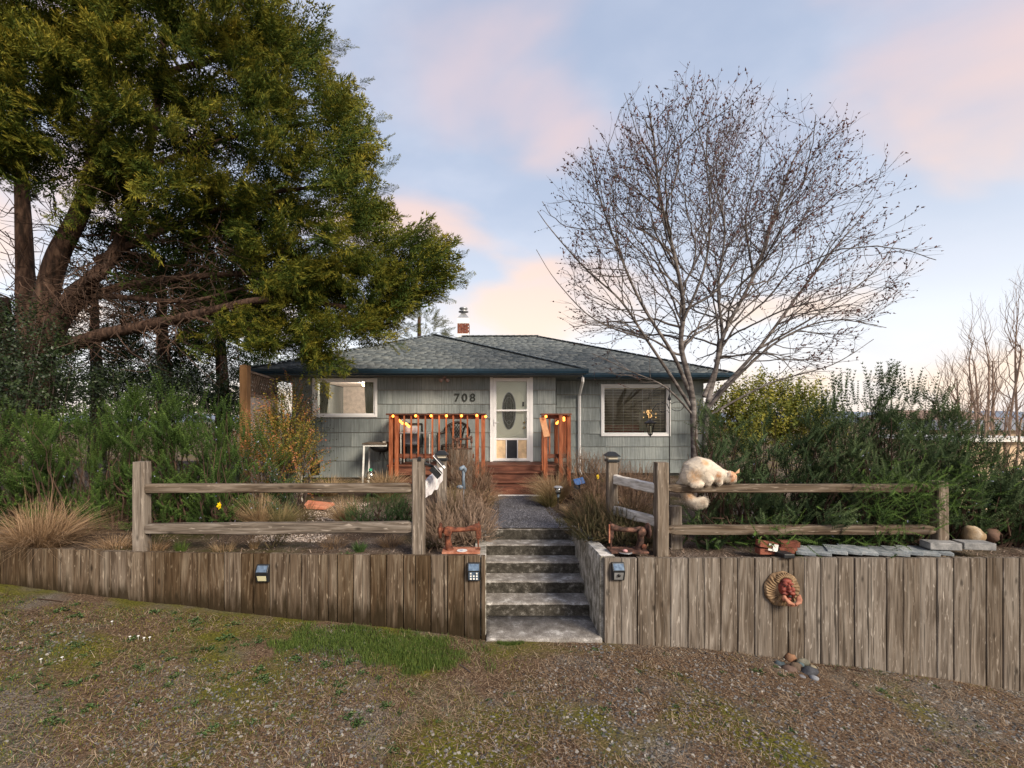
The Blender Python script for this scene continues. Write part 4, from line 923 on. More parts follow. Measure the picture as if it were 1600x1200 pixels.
mb = MB(); mb.bar(P(847.5, 653, 10.58), P(854.5, 683, 10.25), .14, .04, (0, -1, .3)); mb.build('handrail_end', M['cedarboard'], porch)
post(852, 10.22, 684, 1.1, .085)
# string lights
sl_ = thing('string_lights', 'string of orange glowing bulbs hung under the porch railing caps', 'string lights', (0, 10.5, cz))
bulbs = [(614, 650, 10.5), (649.5, 649.5, 10.5), (673.5, 649.5, 10.5), (697.5, 649.5, 10.5), (721, 649.5, 10.5), (745, 649, 10.5), (758.8, 650.6, 10.5), (619, 652, 10.72), (853, 650.5, 10.45), (870, 661, 10.5), (873, 658.5, 10.62), (881, 653, 10.5), (881, 656, 10.52)]
left = [(623.5, 656.5), (626, 658.5), (629, 661), (634.5, 662), (637, 664), (639, 666)]
for (a, b) in left: bulbs.append((a, b, 10.95+(a-623)*.012))
bb = None
for px, py, Y in bulbs:
    if bb is None:
        mb = MB(); c = P(px, py, Y); mb.lathe(c, [(.004, -.034), (.02, -.03), (.031, -.012), (.028, .008), (.012, .026), (.008, .03)], 8); bb = mb.build('bulb', M['bulb'], sl_, True, 0, c)
        mb = MB(); mb.lathe(c, [(.012, .028), (.013, .055)], 6); bs_ = mb.build('socket', M['black'], bb)
    else:
        o = piece('bulb', bb.data, sl_, P(px, py, Y)); s_ = piece('socket', bs_.data, o, P(px, py, Y))
bpy.context.view_layer.update()
mb = MB(); wp = []
order = [P(a, b-4.2, c) for a, b, c in bulbs[:7]]
for i in range(len(order)-1):
    for k in range(6): t = k/6; q = order[i].lerp(order[i+1], t); q.z -= .02*math.sin(t*math.pi); wp.append(q)
mb.tube(wp+[order[-1]], .004, 4); mb.tube([P(614, 646, 10.6), P(624, 651.5, 10.95), P(631, 655, 11.05), P(640, 661, 11.15)], .004, 4); mb.tube([P(853, 647, 10.45), P(866, 655, 10.5), P(881, 649, 10.52)], .004, 4)
mb.build('wire', M['black'], sl_)
gl_ = bpy.data.lights.new('bulb_glow', 'POINT'); gl_.energy = 4; gl_.color = (1, .5, .18); gl_.shadow_soft_size = .3; go = bpy.data.objects.new('bulb_glow', gl_); C.objects.link(go); go.parent = sl_; go.location = Vector((X(690, 10.4), 10.42, cz-.08))-sl_.location
# porch furniture
Yt = 11.05
tb = thing('bistro_table', 'small pale topped table with thin white legs behind the porch railing', 'table', (X(651, Yt), Yt, DZ))
tx0, tx1, tz = X(627, Yt), X(675, Yt), Z(675, Yt)
mb = MB(); mb.box(tx0, tx1, Yt-.25, Yt+.25, tz-.03, tz); mb.build('table_top', M['steel'], tb, False, .005)
for x in (tx0+.03, tx1-.03):
    for y in (-.22, .22): mb = MB(); mb.tube([(x, Yt+y, DZ), (x, Yt+y, tz-.03)], .013, 6); mb.build('leg', M['white'], tb)
ch1 = thing('patio_chair', 'black framed patio chair with a pale cushion left of the table', 'chair', (X(650, 11.2), 11.2, DZ)); cx1_ = X(645, 11.2)
mb = MB(); mb.obox((cx1_, 11.2, DZ+.42), (.46, .44, .05)); mb.build('seat', M['black'], ch1, False, .01)
mb = MB(); mb.obox((cx1_-.05, 11.28, DZ+.66), (.36, .10, .46), Euler((-.2, 0, -.3)).to_matrix()); mb.build('cushion', M['cushion'], ch1, False, .03)
mb = MB(); mb.tube([(cx1_+.22, 11.4, DZ+.42), (cx1_+.2, 11.45, DZ+.95)], .018, 6); mb.tube([(cx1_-.22, 11.4, DZ+.42), (cx1_-.2, 11.45, DZ+.95)], .018, 6); mb.tube([(cx1_-.2, 11.45, DZ+.95), (cx1_+.2, 11.45, DZ+.95)], .018, 6); mb.build('back_frame', M['black'], ch1)
for x in (-.21, .21):
    for y in (-.2, .2): mb = MB(); mb.tube([(cx1_+x, 11.2+y, DZ), (cx1_+x*.95, 11.2+y*.95, DZ+.42)], .016, 6); mb.build('leg', M['black'], ch1)
# wide dark resin armchair with lattice back
Yc2 = 11.05; ac = thing('resin_armchair', 'dark brown armchair with an open lattice back on the porch', 'armchair', (X(708, Yc2), Yc2, DZ)); ax = X(708, Yc2)
bx, bzt, bzb = X(714, Yc2), Z(660, Yc2), Z(692, Yc2)
mb = MB(); arc = []
for t in np.linspace(0, 1, 15):
    a = math.pi*(1-t); arc.append((bx+.30*math.cos(a), Yc2+.22-.30*abs(math.cos(a))**3*1.0, bzt-.24+.24*math.sin(a)))
mb.tube([(ax-.36, Yc2-.2, Z(678, Yc2))]+arc+[(ax+.38, Yc2-.2, Z(680, Yc2))], [.03]+[.035]*15+[.03], 6); mb.build('arm_hoop', M['wicker'], ac, True)
mb = MB()
for s in (-1, 1): mb.tube([(bx+s*.09, Yc2+.15, bzb), (bx+s*.14, Yc2+.2, (bzb+bzt)/2), (bx+s*.20, Yc2+.22, bzt-.06)], .022, 6)
nx_ = 4
for k in range(-4, 6):
    for s in (-1, 1):
        pts = []
        for t in np.linspace(0, 1, 7):
            z = bzb+(bzt-.02-bzb)*t; x = s*(t*.34)+k*.068*(1 if s > 0 else -1)-.17*s*1.0; lim = .09+.11*t
            if abs(x) <= lim: pts.append((bx+x, Yc2+.15+.06*t, z))
        if len(pts) > 1: mb.tube(pts, .0085, 4)
mb.build('lattice_back', M['wicker'], ac)
mb = MB(); mb.obox((ax+.02, Yc2, DZ+.43), (.56, .50, .05)); mb.build('seat', M['wicker'], ac, False, .02)
for x, y in ((-.33, -.22), (.33, -.22), (-.27, .24), (.27, .24)):
    mb = MB(); mb.bar((ax+x, Yc2+y, DZ), (ax+x*1.05, Yc2+y*.95, Z(679, Yc2) if y < 0 else DZ+.43), .07, .05); mb.build('leg', M['wicker'], ac, False, .01)
# work bench left of the porch
Yb = 10.55
wb = thing('work_bench', 'white framed bench with weathered wooden top and a black basin underneath', 'bench', (X(590, Yb), Yb, 1.0)); bx0, bx1 = X(567.5, Yb), X(606, Yb)-.03; bz = Z(694.5, Yb)
for k in range(3): mb = MB(); mb.box(bx0-.02, bx1, Yb-.03+k*.2, Yb+.16+k*.2, bz, bz+.03+.004*k); mb.build('top_board', M['fence_h'], wb)
mb = MB()
for y in (Yb, Yb+.52): mb.box(bx0, bx1, y, y+.035, bz-.045, bz-.002)
mb.box(bx0, bx0+.035, Yb+.036, Yb+.519, bz-.045, bz-.002); mb.build('frame', M['white'], wb)
for y in (Yb, Yb+.52): mb = MB(); mb.bar((bx0-.02, y+.016, .95), (bx0+.017, y+.016, bz-.046), .035, .035); mb.build('leg', M['white'], wb)
mb = MB(); bxc = (bx0+bx1)/2+.08; mb.lathe((bxc, Yb+.28, 0), [(.04, bz-.20), (.14, bz-.19), (.24, bz-.12), (.27, bz-.05)], 16); mb.build('basin', M['black'], wb, True)
mb = MB()
for a in (0, 2.1, 4.2): mb.tube([(bxc+.04*math.cos(a), Yb+.28+.04*math.sin(a), bz-.2), (bxc+.12*math.cos(a), Yb+.28+.1*math.sin(a), bz-.4)], .008, 4)
mb.build('drain_stand', M['black'], wb)
mb = MB(); mb.ball((bxc+.1, Yb+.2, bz+.04), (.06, .05, .03), 8, 5, .2); tag(mb.build('stone', M['stone'], None, True), 'small pale stone lying on the wooden bench top', 'stone')
mb = MB(); c = P(579, 737, 10.3); mb.lathe((c.x, c.y, c.z-.18), [(.085, 0), (.095, .05), (.09, .15), (.04, .19), (.03, .20)], 12); bt = tag(mb.build('water_bottle', M['glass_l'], None, True), 'clear plastic bottle with a green cap under the bench', 'bottle')
mb = MB(); mb.lathe((c.x, c.y, c.z+.02), [(.038, 0), (.038, .05)], 10); mb.build('cap', flat('green_cap', (.05, .42, .22), .4), bt)
mb = MB(); c = P(492, 722, 10.6); mb.lathe((c.x, 10.6, c.z-.3), [(.09, 0), (.12, .12), (.11, .3), (.06, .42), (.035, .5), (.05, .53), (.03, .55)], 10); tag(mb.build('garden_urn', M['black'], None, True), 'dark slim garden ornament standing against the grey siding', 'ornament')
# ------------------------------------------------------------------ trellis fence at the left
tf = thing('trellis_fence', 'short fence panel with diagonal lattice top and orange-brown end post', 'fence', (X(383, 8.8), 8.8, .9))
A = Vector((X(383, 8.8), 8.8, 0)); B = Vector((-5.05, 11.0, 0)); dT = (B-A); LT_ = dT.length; dT.normalize()
mb = MB(); mb.box(A.x-.07, A.x+.07, 8.73, 8.87, .8, Z(571, 8.8)); mb.v += [(A.x-.07, 8.73, Z(571, 8.8)), (A.x+.07, 8.73, Z(571, 8.8)), (A.x+.07, 8.87, Z(571, 8.8)), (A.x-.07, 8.87, Z(571, 8.8)), (A.x, 8.8, Z(569.5, 8.8))]; k = len(mb.v)-5; mb.f += [(k, k+1, k+4), (k+1, k+2, k+4), (k+2, k+3, k+4), (k+3, k, k+4)]
mb.build('post', M['postwood'], tf)
tz1, tz2, tz3 = 3.50, 3.09, .95
for nm, a, b in (('top_rail', tz1, tz1+.04), ('middle_rail', tz2-.05, tz2)):
    mb = MB(); p, q = A+dT*.07, A+dT*LT_; mb.bar((p.x, p.y, (a+b)/2), (q.x, q.y, (a+b)/2), .07, b-a); mb.build(nm, M['lattice'], tf)
H_ = tz1-tz2; x = -H_
while x < LT_:
    for s in (-1, 1):
        a0, a1 = x, x+H_*.8; z0_, z1_ = (tz2, tz1) if s > 0 else (tz1, tz2)
        u0, u1 = 0, 1
        if a0 < .08: u0 = (.08-a0)/(a1-a0)
        if a1 > LT_: u1 = (LT_-a0)/(a1-a0)
        if u1-u0 > .08:
            f_ = lambda u: A+dT*(a0+(a1-a0)*u)+Vector((.012*s, 0, z0_+(z1_-z0_)*u)); mb = MB(); mb.bar(f_(u0), f_(u1), .01, .03, (dT.y, -dT.x, 0)); mb.build('lattice_strip', M['lattice'], tf)
    x += .135
x = .08
while x < LT_-.05:
    p, q = A+dT*x, A+dT*(x+.128); mb = MB(); mb.bar((p.x, p.y, (tz2+tz3)/2-.03), (q.x, q.y, (tz2+tz3)/2-.03), .02, tz2-tz3-.06); mb.build('fence_board', M['palepanel'], tf); x += .134
# ------------------------------------------------------------------ blobs
def blob(name, mb, vox, m, parent=None, smooth=3, loc=None):
    o0 = wloc(parent) if parent else Vector((0, 0, 0)); og = Vector(loc) if loc is not None else o0
    me = bpy.data.meshes.new('tmp'); me.from_pydata([tuple(Vector(a)-og) for a in mb.v], [], mb.f); t = bpy.data.objects.new('tmp', me); C.objects.link(t)
    r = t.modifiers.new('r', 'REMESH'); r.mode = 'VOXEL'; r.voxel_size = vox
    s = t.modifiers.new('s', 'SMOOTH'); s.iterations = smooth; s.factor = .5
    dg = bpy.context.evaluated_depsgraph_get(); dg.update(); e = t.evaluated_get(dg); m2 = bpy.data.meshes.new_from_object(e)
    C.objects.unlink(t); bpy.data.objects.remove(t); m2.materials.clear(); m2.materials.append(m); m2.polygons.foreach_set('use_smooth', [True]*len(m2.polygons))
    o = bpy.data.objects.new(name, m2); C.objects.link(o); o.location = og-o0
    if parent: o.parent = parent
    return o
# ---- the cat
def cat():
    Yc = 5.62; px_m = FP/Yc; p = lambda x, y, d=0: Vector((X(x, Yc), Yc+d, Z(y, Yc)))
    root = thing('cat', 'cream and ginger long-haired cat crouched on the top rail looking down', 'cat', p(1090, 757), None)
    m = MB(); s = 1/px_m
    def e(x, y, rx, ry, d=0, rd=None): m.ball(p(x, y, d), (rx*s, (rd or ry)*s, ry*s), 16, 10)
    m.tube([p(1076, 745, .02), p(1083, 738, .02), p(1093, 734, .02), p(1106, 736, .02), p(1118, 740, .015), p(1128, 743, .01), p(1137, 745, .0)], [13*s, 19*s, 21*s, 18.5*s, 14*s, 10.5*s, 9*s], 18)
    e(1076, 746, 12, 12.5, .02, 13); e(1083, 744, 15, 15, -.055, 8)
    e(1084, 755, 11, 6, -.10, 5); m.tube([p(1098, 741, -.06), p(1103, 750, -.075), p(1101, 757, -.075)], [10*s, 8.5*s, 4.5*s], 10)
    m.tube([p(1120, 742, -.04), p(1121, 752, -.05), p(1124, 756, -.06)], [6.5*s, 4.5*s, 3.2*s], 10)
    e(1140, 745, 10, 9.5, -.01, 9); e(1145, 750, 5, 4.2, -.015, 5)
    m.tube([p(1074, 752, .05), p(1068, 758, .095), p(1072, 768, .10)], [9*s, 7*s, 6*s], 8)
    body = blob('body', m, .011, None, root, 6)
    # tail hanging behind the rail and curling forward
    t = MB(); t.tube([p(1072, 766, .09), p(1075, 772, .08), p(1080, 781, .05), p(1088, 786, .02), p(1097, 783, 0), p(1102, 778, -.01)], [5*s, 6.5*s, 7.5*s, 8*s, 7.5*s, 4*s], 10)
    tail = blob('tail', t, .012, None, root, 3)
    ears = []
    for (x, y, d, tip) in ((1151, 737, -.02, (1153.5, 731.5)), (1137, 741, -.075, (1135, 733.5))):
        q = MB(); c = p(x-1, y+2, d); tp = p(tip[0], tip[1], d-.01); dirv = (tp-c); a = Vector((1, .1, .2)).normalized()*4.2*s; b = Vector((0, 1, 0))*2.0*s
        q.v += [tuple(c-a), tuple(c+b), tuple(c+a), tuple(c-b), tuple(tp)]; q.f += [(0, 1, 4), (1, 2, 4), (2, 3, 4), (3, 0, 4), (3, 2, 1, 0)]; ears.append(q.build('ear', None or M['white'], root))
    # colour by place on the coat
    fm = bpy.data.materials.new('cat_fur'); fm.use_nodes = True; nt = fm.node_tree; b = nt.nodes['Principled BSDF']; b.inputs['Roughness'].default_value = .95; b.inputs['Specular IOR Level'].default_value = .1
    at = nt.nodes.new('ShaderNodeAttribute'); at.attribute_name = 'coat'; nt.links.new(at.outputs['Color'], b.inputs['Base Color']); M['cat'] = fm
    patches = [(p(1079, 742, -.12), .085, (.50, .30, .15), .6), (p(1096, 722, -.1), .045, (.55, .30, .13), .7), (p(1117, 741, -.1), .042, (.42, .20, .08), .8), (p(1118, 750, -.1), .03, (.30, .13, .05), .8),
               (p(1143, 741, -.06), .068, (.52, .22, .09), .75), (p(1137, 742, -.09), .028, (.22, .12, .09), .9), (p(1140, 750, -.08), .03, (.50, .20, .08), .8), (p(1152, 735, 0), .05, (.62, .26, .07), .9), (p(1078, 775, .04), .06, (.50, .28, .13), .7), (p(1094, 781, -.08), .04, (.55, .36, .22), .6)]
    def coat(v):
        c = np.array([.62, .55, .46])
        for q, r, col, k in patches:
            w_ = max(0, 1-((v-q).length/(r*1.25))**2); w_ *= 1.35*k*(.8+.7*mnoise.noise(v*45)); w_ = min(1, max(0, w_)); c = c*(1-w_)+np.array(col)*w_
        return c
    for o in [body, tail]+ears:
        me = o.data; me.materials.clear(); me.materials.append(fm); ca = me.color_attributes.new('coat', 'FLOAT_COLOR', 'POINT'); og = wloc(o)
        ca.data.foreach_set('color', [x for v in me.vertices for x in (*coat(v.co+og), 1)])
    # fur tufts
    V, F, K = [], [], []
    for o, n, ln in ((body, 11000, .024), (tail, 4200, .040)):
        me = o.data; og = wloc(o); ps = list(me.polygons); ar = np.array([q.area for q in ps]); idx = rng.choice(len(ps), n, p=ar/ar.sum())
        for i in idx:
            q = ps[i]; c = q.center+og+Vector(rng.uniform(-.006, .006, 3)); nn = Vector(q.normal)
            flow = Vector((-.6, 0, -.65)) if o is body else Vector((.5, 0, -.6))
            if nn.z > .3 and o is body: flow = Vector((-.9, 0, -.1))
            d = (nn*.45+flow+Vector(rng.normal(0, .22, 3))).normalized(); l_ = ln*rng.uniform(.6, 1.3)
            sd = d.cross(nn).normalized()*.0016; k = len(V); c2 = c-nn*.002
            V += [tuple(c2-sd), tuple(c2+sd), tuple(c2+d*l_)]; F.append((k, k+1, k+2)); cc = coat(c)*rng.uniform(.62, 1.15); K += [*cc, 1]*3
    fo = npmesh('fur', np.array(V), np.array(F), fm, root, None, 'stuff'); ca = fo.data.color_attributes.new('coat', 'FLOAT_COLOR', 'POINT'); ca.data.foreach_set('color', K)
cat()
# ---- sewing machines
def sewing_machine(label, base, s, mirror, ma, mb_, extra=None, yaw=0):
    """pillar at +x side, needle head at -x side before mirroring; s metres for the whole length"""
    root = thing('sewing_machine', label, 'sewing machine', base, 'old rusty sewing machines set out in the garden')
    b = Vector(base); k = s/.47; sg_ = -1 if mirror else 1; cy, sy = math.cos(yaw), math.sin(yaw)
    def T(x, y, z): x *= sg_; return (b.x+(x*cy-y*sy)*k, b.y+(x*sy+y*cy)*k, b.z+z*k)
    def tr(m): m.v = [T(*v) for v in m.v]; return m
    m = MB(); m.box(-.22, .18, -.10, .10, 0, .022); tr(m).build('base_plate', mb_, root, False, .004)
    m = MB()
    prof = [(.10, .045, .055, .02), (.115, .04, .05, .06), (.125, .033, .045, .12), (.125, .034, .045, .20), (.12, .04, .05, .24)]
    pts = []
    n = 12
    for x, rx, ry, z in prof:
        for j in range(n): a = 6.283*j/n; m.v.append((x+rx*math.cos(a), ry*math.sin(a), z))
    for i in range(4):
        for j in range(n): a = i*n+j; c = i*n+(j+1) % n; m.f.append((a, c, c+n, a+n))
    # arm
    k0 = len(m.v); ap_ = [(.165, .225, .036, .045), (.12, .235, .036, .048), (.05, .232, .027, .04), (-.06, .236, .024, .035), (-.13, .25, .032, .036), (-.185, .262, .042, .038), (-.215, .262, .038, .034)]
    for x, z, rz, ry in ap_:
        for j in range(n): a = 6.283*j/n; m.v.append((x, ry*math.cos(a), z+rz*math.sin(a)))
    for i in range(len(ap_)-1):
        for j in range(n): a = k0+i*n+j; c = k0+i*n+(j+1) % n; m.f.append((a, a+n, c+n, c))
    m.f.append(tuple(k0+j for j in range(n))); e = k0+(len(ap_)-1)*n; m.f.append(tuple(e+j for j in reversed(range(n))))
    tr(m).build('body', ma, root, True)
    m = MB(); m.bar((-.20, 0, .285), (-.205, 0, .14), .055, .05); tr(m).build('needle_head', ma, root, False, .008)
    m = MB(); m.tube([(-.2, 0, .14), (-.2, 0, .075), (-.2, 0, .022)], [.014, .010, .006], 6); m.box(-.225, -.18, -.02, .02, .022, .03); m.tube([(-.205, .0, .28), (-.205, 0, .32)], .008, 6); tr(m).build('needle_bar', ma, root)
    m = MB(); m.lathe((.205, 0, .225), [(.03, -.02), (.075, -.016), (.085, -.006), (.085, .008), (.072, .014), (.03, .012), (.025, .03)], 18, 'x'); m.tube([(.16, 0, .225), (.2, 0, .225)], .03, 8); tr(m).build('hand_wheel', ma, root, True)
    m = MB(); m.lathe((.12, -.052, .222), [(.043, .0), (.045, -.012), (.038, -.018), (.012, -.02)], 16, 'y'); tr(m).build('round_cover', ma, root, True)
    return root, T, tr
r_, T_, tr_m = sewing_machine('large rusty sewing machine left of the steps on an orange base plate', (X(718, 5.58), 5.58, .958), .54, True, M['rust'], M['rustred'])
m = MB(); m.lathe((-.03, -.045, .0225), [(.055, 0), (.056, .002)], 20); tr_m(m).build('oval_sticker', flat('white_sticker', (.72, .72, .72), .4), r_)
m = MB(); m.ball((-.02, -.045, .027), (.02, .008, .002), 8, 4); tr_m(m).build('sticker_print', flat('blue_print', (.10, .10, .30), .4), r_)
r_, T_, tr_m = sewing_machine('dark rusted sewing machine right of the steps beside the fence post', (X(984, 5.58), 5.60, .955), .53, False, M['rustdark'], M['rustdark'])
m = MB(); m.lathe((.14, -.06, .07), [(.026, 0), (.028, -.012), (.012, -.016)], 9, 'y'); tr_m(m).build('gear', M['rust'], r_)
m = MB(); m.bar((-.225, -.03, .30), (-.225, -.03, .10), .012, .02); tr_m(m).build('face_plate', M['rustred'], r_)
mb = MB(); c = P(977, 866, 5.5); mb.ball((c.x, 5.5, .99), (.032, .028, .018), 10, 6, .2); tag(mb.build('pebble', M['pinkstone'], None, True), 'small pink painted pebble in front of the dark sewing machine', 'pebble')
mb = MB(); c = P(977, 869, 5.5); mb.lathe((c.x, 5.5, .966), [(.06, 0), (.085, .006), (.08, .010), (.05, .004)], 18); tag(mb.build('saucer', M['steel'], None, True), 'little pale saucer under the pink pebble', 'saucer')
wbk = thing('wood_block', 'upright grey wood planter block carrying the smallest sewing machine', 'block', (X(721, 10.35), 10.3, 1.1))
m = MB(); xa1, xb1 = X(704, 10.2), X(738, 10.2)
for k in range(5): a = xa1+(xb1-xa1)*k/5; m2_ = MB(); m2_.box(a+.002, a+(xb1-xa1)/5-.002, 10.2, 10.5, 1.05, Z(702.5, 10.2)-.004*(k % 2)); m2_.build('plank', M['plank'], wbk)
sewing_machine('small brown sewing machine standing on the grey wood block by the porch', (X(723, 10.33), 10.33, Z(702.3, 10.2)), .46, True, M['rustdark'], M['rustdark'])
# ---- lights and gadgets
def capl(p, zt, label):
    r = thing('post_cap_light', label, 'solar light', (p.x, p.y, zt), 'solar cap lights on the inner fence posts')
    m = MB(); m.box(p.x-.085, p.x+.085, p.y-.085, p.y+.085, zt, zt+.035); m.build('collar', M['blackpl'], r, False, .006)
    m = MB(); m.box(p.x-.065, p.x+.065, p.y-.065, p.y+.065, zt+.036, zt+.075); m.build('lens', mat('frosted_lens', [(.45, .40, .30), (.6, .55, .45)], .3), r, False, .004)
    m = MB(); m.lathe((p.x, p.y, zt+.076), [(.135, 0), (.135, .010), (.06, .058), (.04, .062)], 4); c, s = math.cos(.785), math.sin(.785)
    m.v = [(p.x+(x-p.x)*c-(y-p.y)*s, p.y+(x-p.x)*s+(y-p.y)*c, z) for x, y, z in m.v]; m.build('roof', M['blackpl'], r)
capl(bp, Z(720, Y2)+.008, 'solar cap light on the left inner fence post behind the floodlight')
capl(bq, Z(722, Y2)+.008, 'solar cap light on the right inner fence post')
fl = thing('solar_floodlight', 'black twin-panel solar floodlight bolted to the left fence post', 'floodlight', P(664, 720, 5.7))
m = MB(); m.tube([P(662, 724, 5.66), P(672, 727, 5.7), P(678, 730, 5.75)], [.022, .018, .02], 8); m.obox(P(655.5, 717, 5.6), (.04, .05, .05)); m.build('bracket', M['blackpl'], fl)
def slabo(a, b, th, dep, Y, m, name, parent):
    a, b = P(a[0], a[1], Y), P(b[0], b[1], Y); mb = MB(); mb.bar(a, b, dep, th, (1, 0, .8)); return mb.build(name, m, parent, False, .004)
slabo((678, 712), (695, 732), .022, .17, 5.7, M['blackpl'], 'solar_panel', fl)
slabo((677.6, 711.3), (695.6, 731.4), .005, .18, 5.68, M['trim'], 'panel_rim', fl)
slabo((674, 731), (687, 745), .06, .15, 5.76, M['blackpl'], 'lamp_head', fl)
slabo((679, 727.5), (691, 740.5), .006, .13, 5.73, M['trim'], 'lens', fl)
slabo((683, 733), (690, 741), .03, .05, 5.7, M['black'], 'hinge', fl)
pn = thing('path_light', 'small silver solar path light on a dark spike beside the path', 'path light', (X(872, 8.5), 8.5, .93)); lx, ly = X(872, 8.5), 8.5
m = MB(); m.tube([(lx, ly, .9), (lx, ly, Z(777, 8.5))], .012, 6); m.build('spike', M['black'], pn)
m = MB(); m.tube([(lx, ly, Z(777, 8.5)), (lx, ly, Z(771, 8.5))], [.02, .03], 8); m.build('neck', M['pvc'], pn)
m = MB(); m.lathe((lx, ly, 0), [(.05, Z(771, 8.5)), (.062, Z(762, 8.5))], 12); m.build('lens', M['glass_l'], pn, True)
m = MB(); m.lathe((lx, ly, 0), [(.085, Z(762, 8.5)), (.085, Z(761, 8.5)), (.05, Z(759.3, 8.5))], 14); m.build('cap', M['steel'], pn)
m = MB(); m.tube([(lx, ly, Z(770, 8.5)), (lx, ly, Z(763, 8.5))], .03, 8); m.build('core', M['steel'], pn)
sp_ = thing('solar_spotlight', 'dark solar spotlight with a tilted blue panel among the brown grasses', 'spotlight', (X(905, 8.7), 8.7, .95))
c = P(905, 752, 8.7); m = MB(); m.obox(c, (.19, .15, .012), Euler((math.radians(42), math.radians(-14), 0)).to_matrix()); m.build('solar_panel', M['bluesolar'], sp_)
m = MB(); m.obox(c+Vector((0, .01, -.011)), (.20, .16, .010), Euler((math.radians(42), math.radians(-14), 0)).to_matrix()); m.build('panel_back', M['blackpl'], sp_)
m = MB(); m.lathe(P(900, 761, 8.65), [(.03, .06), (.05, 0), (.052, -.06)], 12, 'y'); m.tube([P(905, 755, 8.72), P(906, 763, 8.72), P(908, 790, 8.72)], [.015, .012, .01], 6); m.build('lamp_head', M['blackpl'], sp_)
def swan(px, py, Y, h, label, mir=1):
    r = thing('garden_stake_light', label, 'stake light', (X(px, Y), Y, .9)); x = X(px, Y); z = Z(py, Y)
    m = MB(); m.tube([(x, Y, z-h), (x-.005*mir, Y, z-h*.5), (x, Y, z-.03)], [.03, .022, .026], 8); m.tube([(x, Y, .85), (x, Y, z-h)], .008, 5); m.build('stem', M['pvc'], r, True)
    m = MB(); m.tube([(x+.02*mir, Y, z-.07), (x+.022*mir, Y-.01, z-.02), (x-.005, Y-.03, z+.012), (x-.04*mir, Y-.05, z-.005), (x-.05*mir, Y-.06, z-.03)], [.018, .03, .034, .03, .018], 8); m.build('head', M['pvc'], r, True)
    m = MB(); m.ball((x-.05*mir, Y, z-h+.03), (.06, .04, .03), 10, 6); m.build('foot', M['pvc'], r, True); return r
swan(724.5, 731, 6.9, .32, 'blue-grey curved stake light standing in the heather left of the path')
swan(961, 783, 6.6, .20, 'blue-grey curved stake light in the low shrubs right of the steps')
def walllight(px, py, label, kind, Yw):
    c = P(px, py, Yw-.005); r = thing('solar_wall_light', label, 'wall light', c, 'solar wall lights fixed to the plank walls')
    m = MB(); w_, h_ = .073, .105
    m.v += [(c.x-w_, Yw, c.z-h_), (c.x+w_, Yw, c.z-h_), (c.x+w_, Yw, c.z+h_), (c.x-w_, Yw, c.z+h_), (c.x-w_, Yw-.03, c.z-h_), (c.x+w_, Yw-.03, c.z-h_), (c.x+w_, Yw-.07, c.z+.02), (c.x-w_, Yw-.07, c.z+.02), (c.x-w_, Yw-.02, c.z+h_), (c.x+w_, Yw-.02, c.z+h_)]
    m.f += [(0, 1, 5, 4), (4, 5, 6, 7), (7, 6, 9, 8), (8, 9, 2, 3), (0, 4, 7, 8, 3), (1, 2, 9, 6, 5), (0, 3, 2, 1)]; m.build('case', M['blackpl'], r, False, .005)
    m = MB(); m.q((c.x-.06, Yw-.071, c.z+.028), (c.x+.06, Yw-.071, c.z+.028), (c.x+.06, Yw-.028, c.z+h_-.012), (c.x-.06, Yw-.028, c.z+h_-.012)); m.build('solar_panel', M['solar'], r)
    if kind == 0:
        m = MB(); m.q((c.x-.05, Yw-.044, c.z-.085), (c.x+.05, Yw-.044, c.z-.085), (c.x+.055, Yw-.064, c.z-.02), (c.x-.055, Yw-.064, c.z-.02)); m.build('lens', mat('yellowed_lens', [(.45, .42, .25), (.6, .58, .4)], .3), r)
    elif kind == 1:
        m = MB(); m.q((c.x-.06, Yw-.0345, c.z-.095), (c.x+.06, Yw-.0345, c.z-.095), (c.x+.06, Yw-.0705, c.z+.01), (c.x-.06, Yw-.0705, c.z+.01)); m.build('lens', M['solar'], r)
        for a in (-.035, 0, .035):
            for k, b in enumerate((-.077, -.042, -.007)):
                if a == 0 and k == 2: continue
                yy_ = Yw-.036-(b+.095)/.105*.036; m = MB(); m.obox((c.x+a, yy_-.002, c.z+b), (.018, .004, .018)); m.build('led', M['petalw'], r)
    else:
        m = MB(); m.q((c.x-.05, Yw-.042, c.z-.09), (c.x+.05, Yw-.042, c.z-.09), (c.x+.055, Yw-.068, c.z+.0), (c.x-.055, Yw-.068, c.z+.0)); m.build('lens', M['steel'], r)
        m = MB(); m.ball((c.x, Yw-.066, c.z-.035), (.02, .012, .02), 8, 6); m.build('sensor', M['black'], r)
walllight(412, 895, 'black solar wall light with a yellowed lens, leftmost on the planks', 0, yl(X(412, 5.4))-.01)
walllight(740.5, 892.5, 'black solar wall light with a grid of white leds left of the steps', 1, 5.362)
walllight(965, 892, 'black solar wall light with a grey lens right of the steps', 2, 5.345)
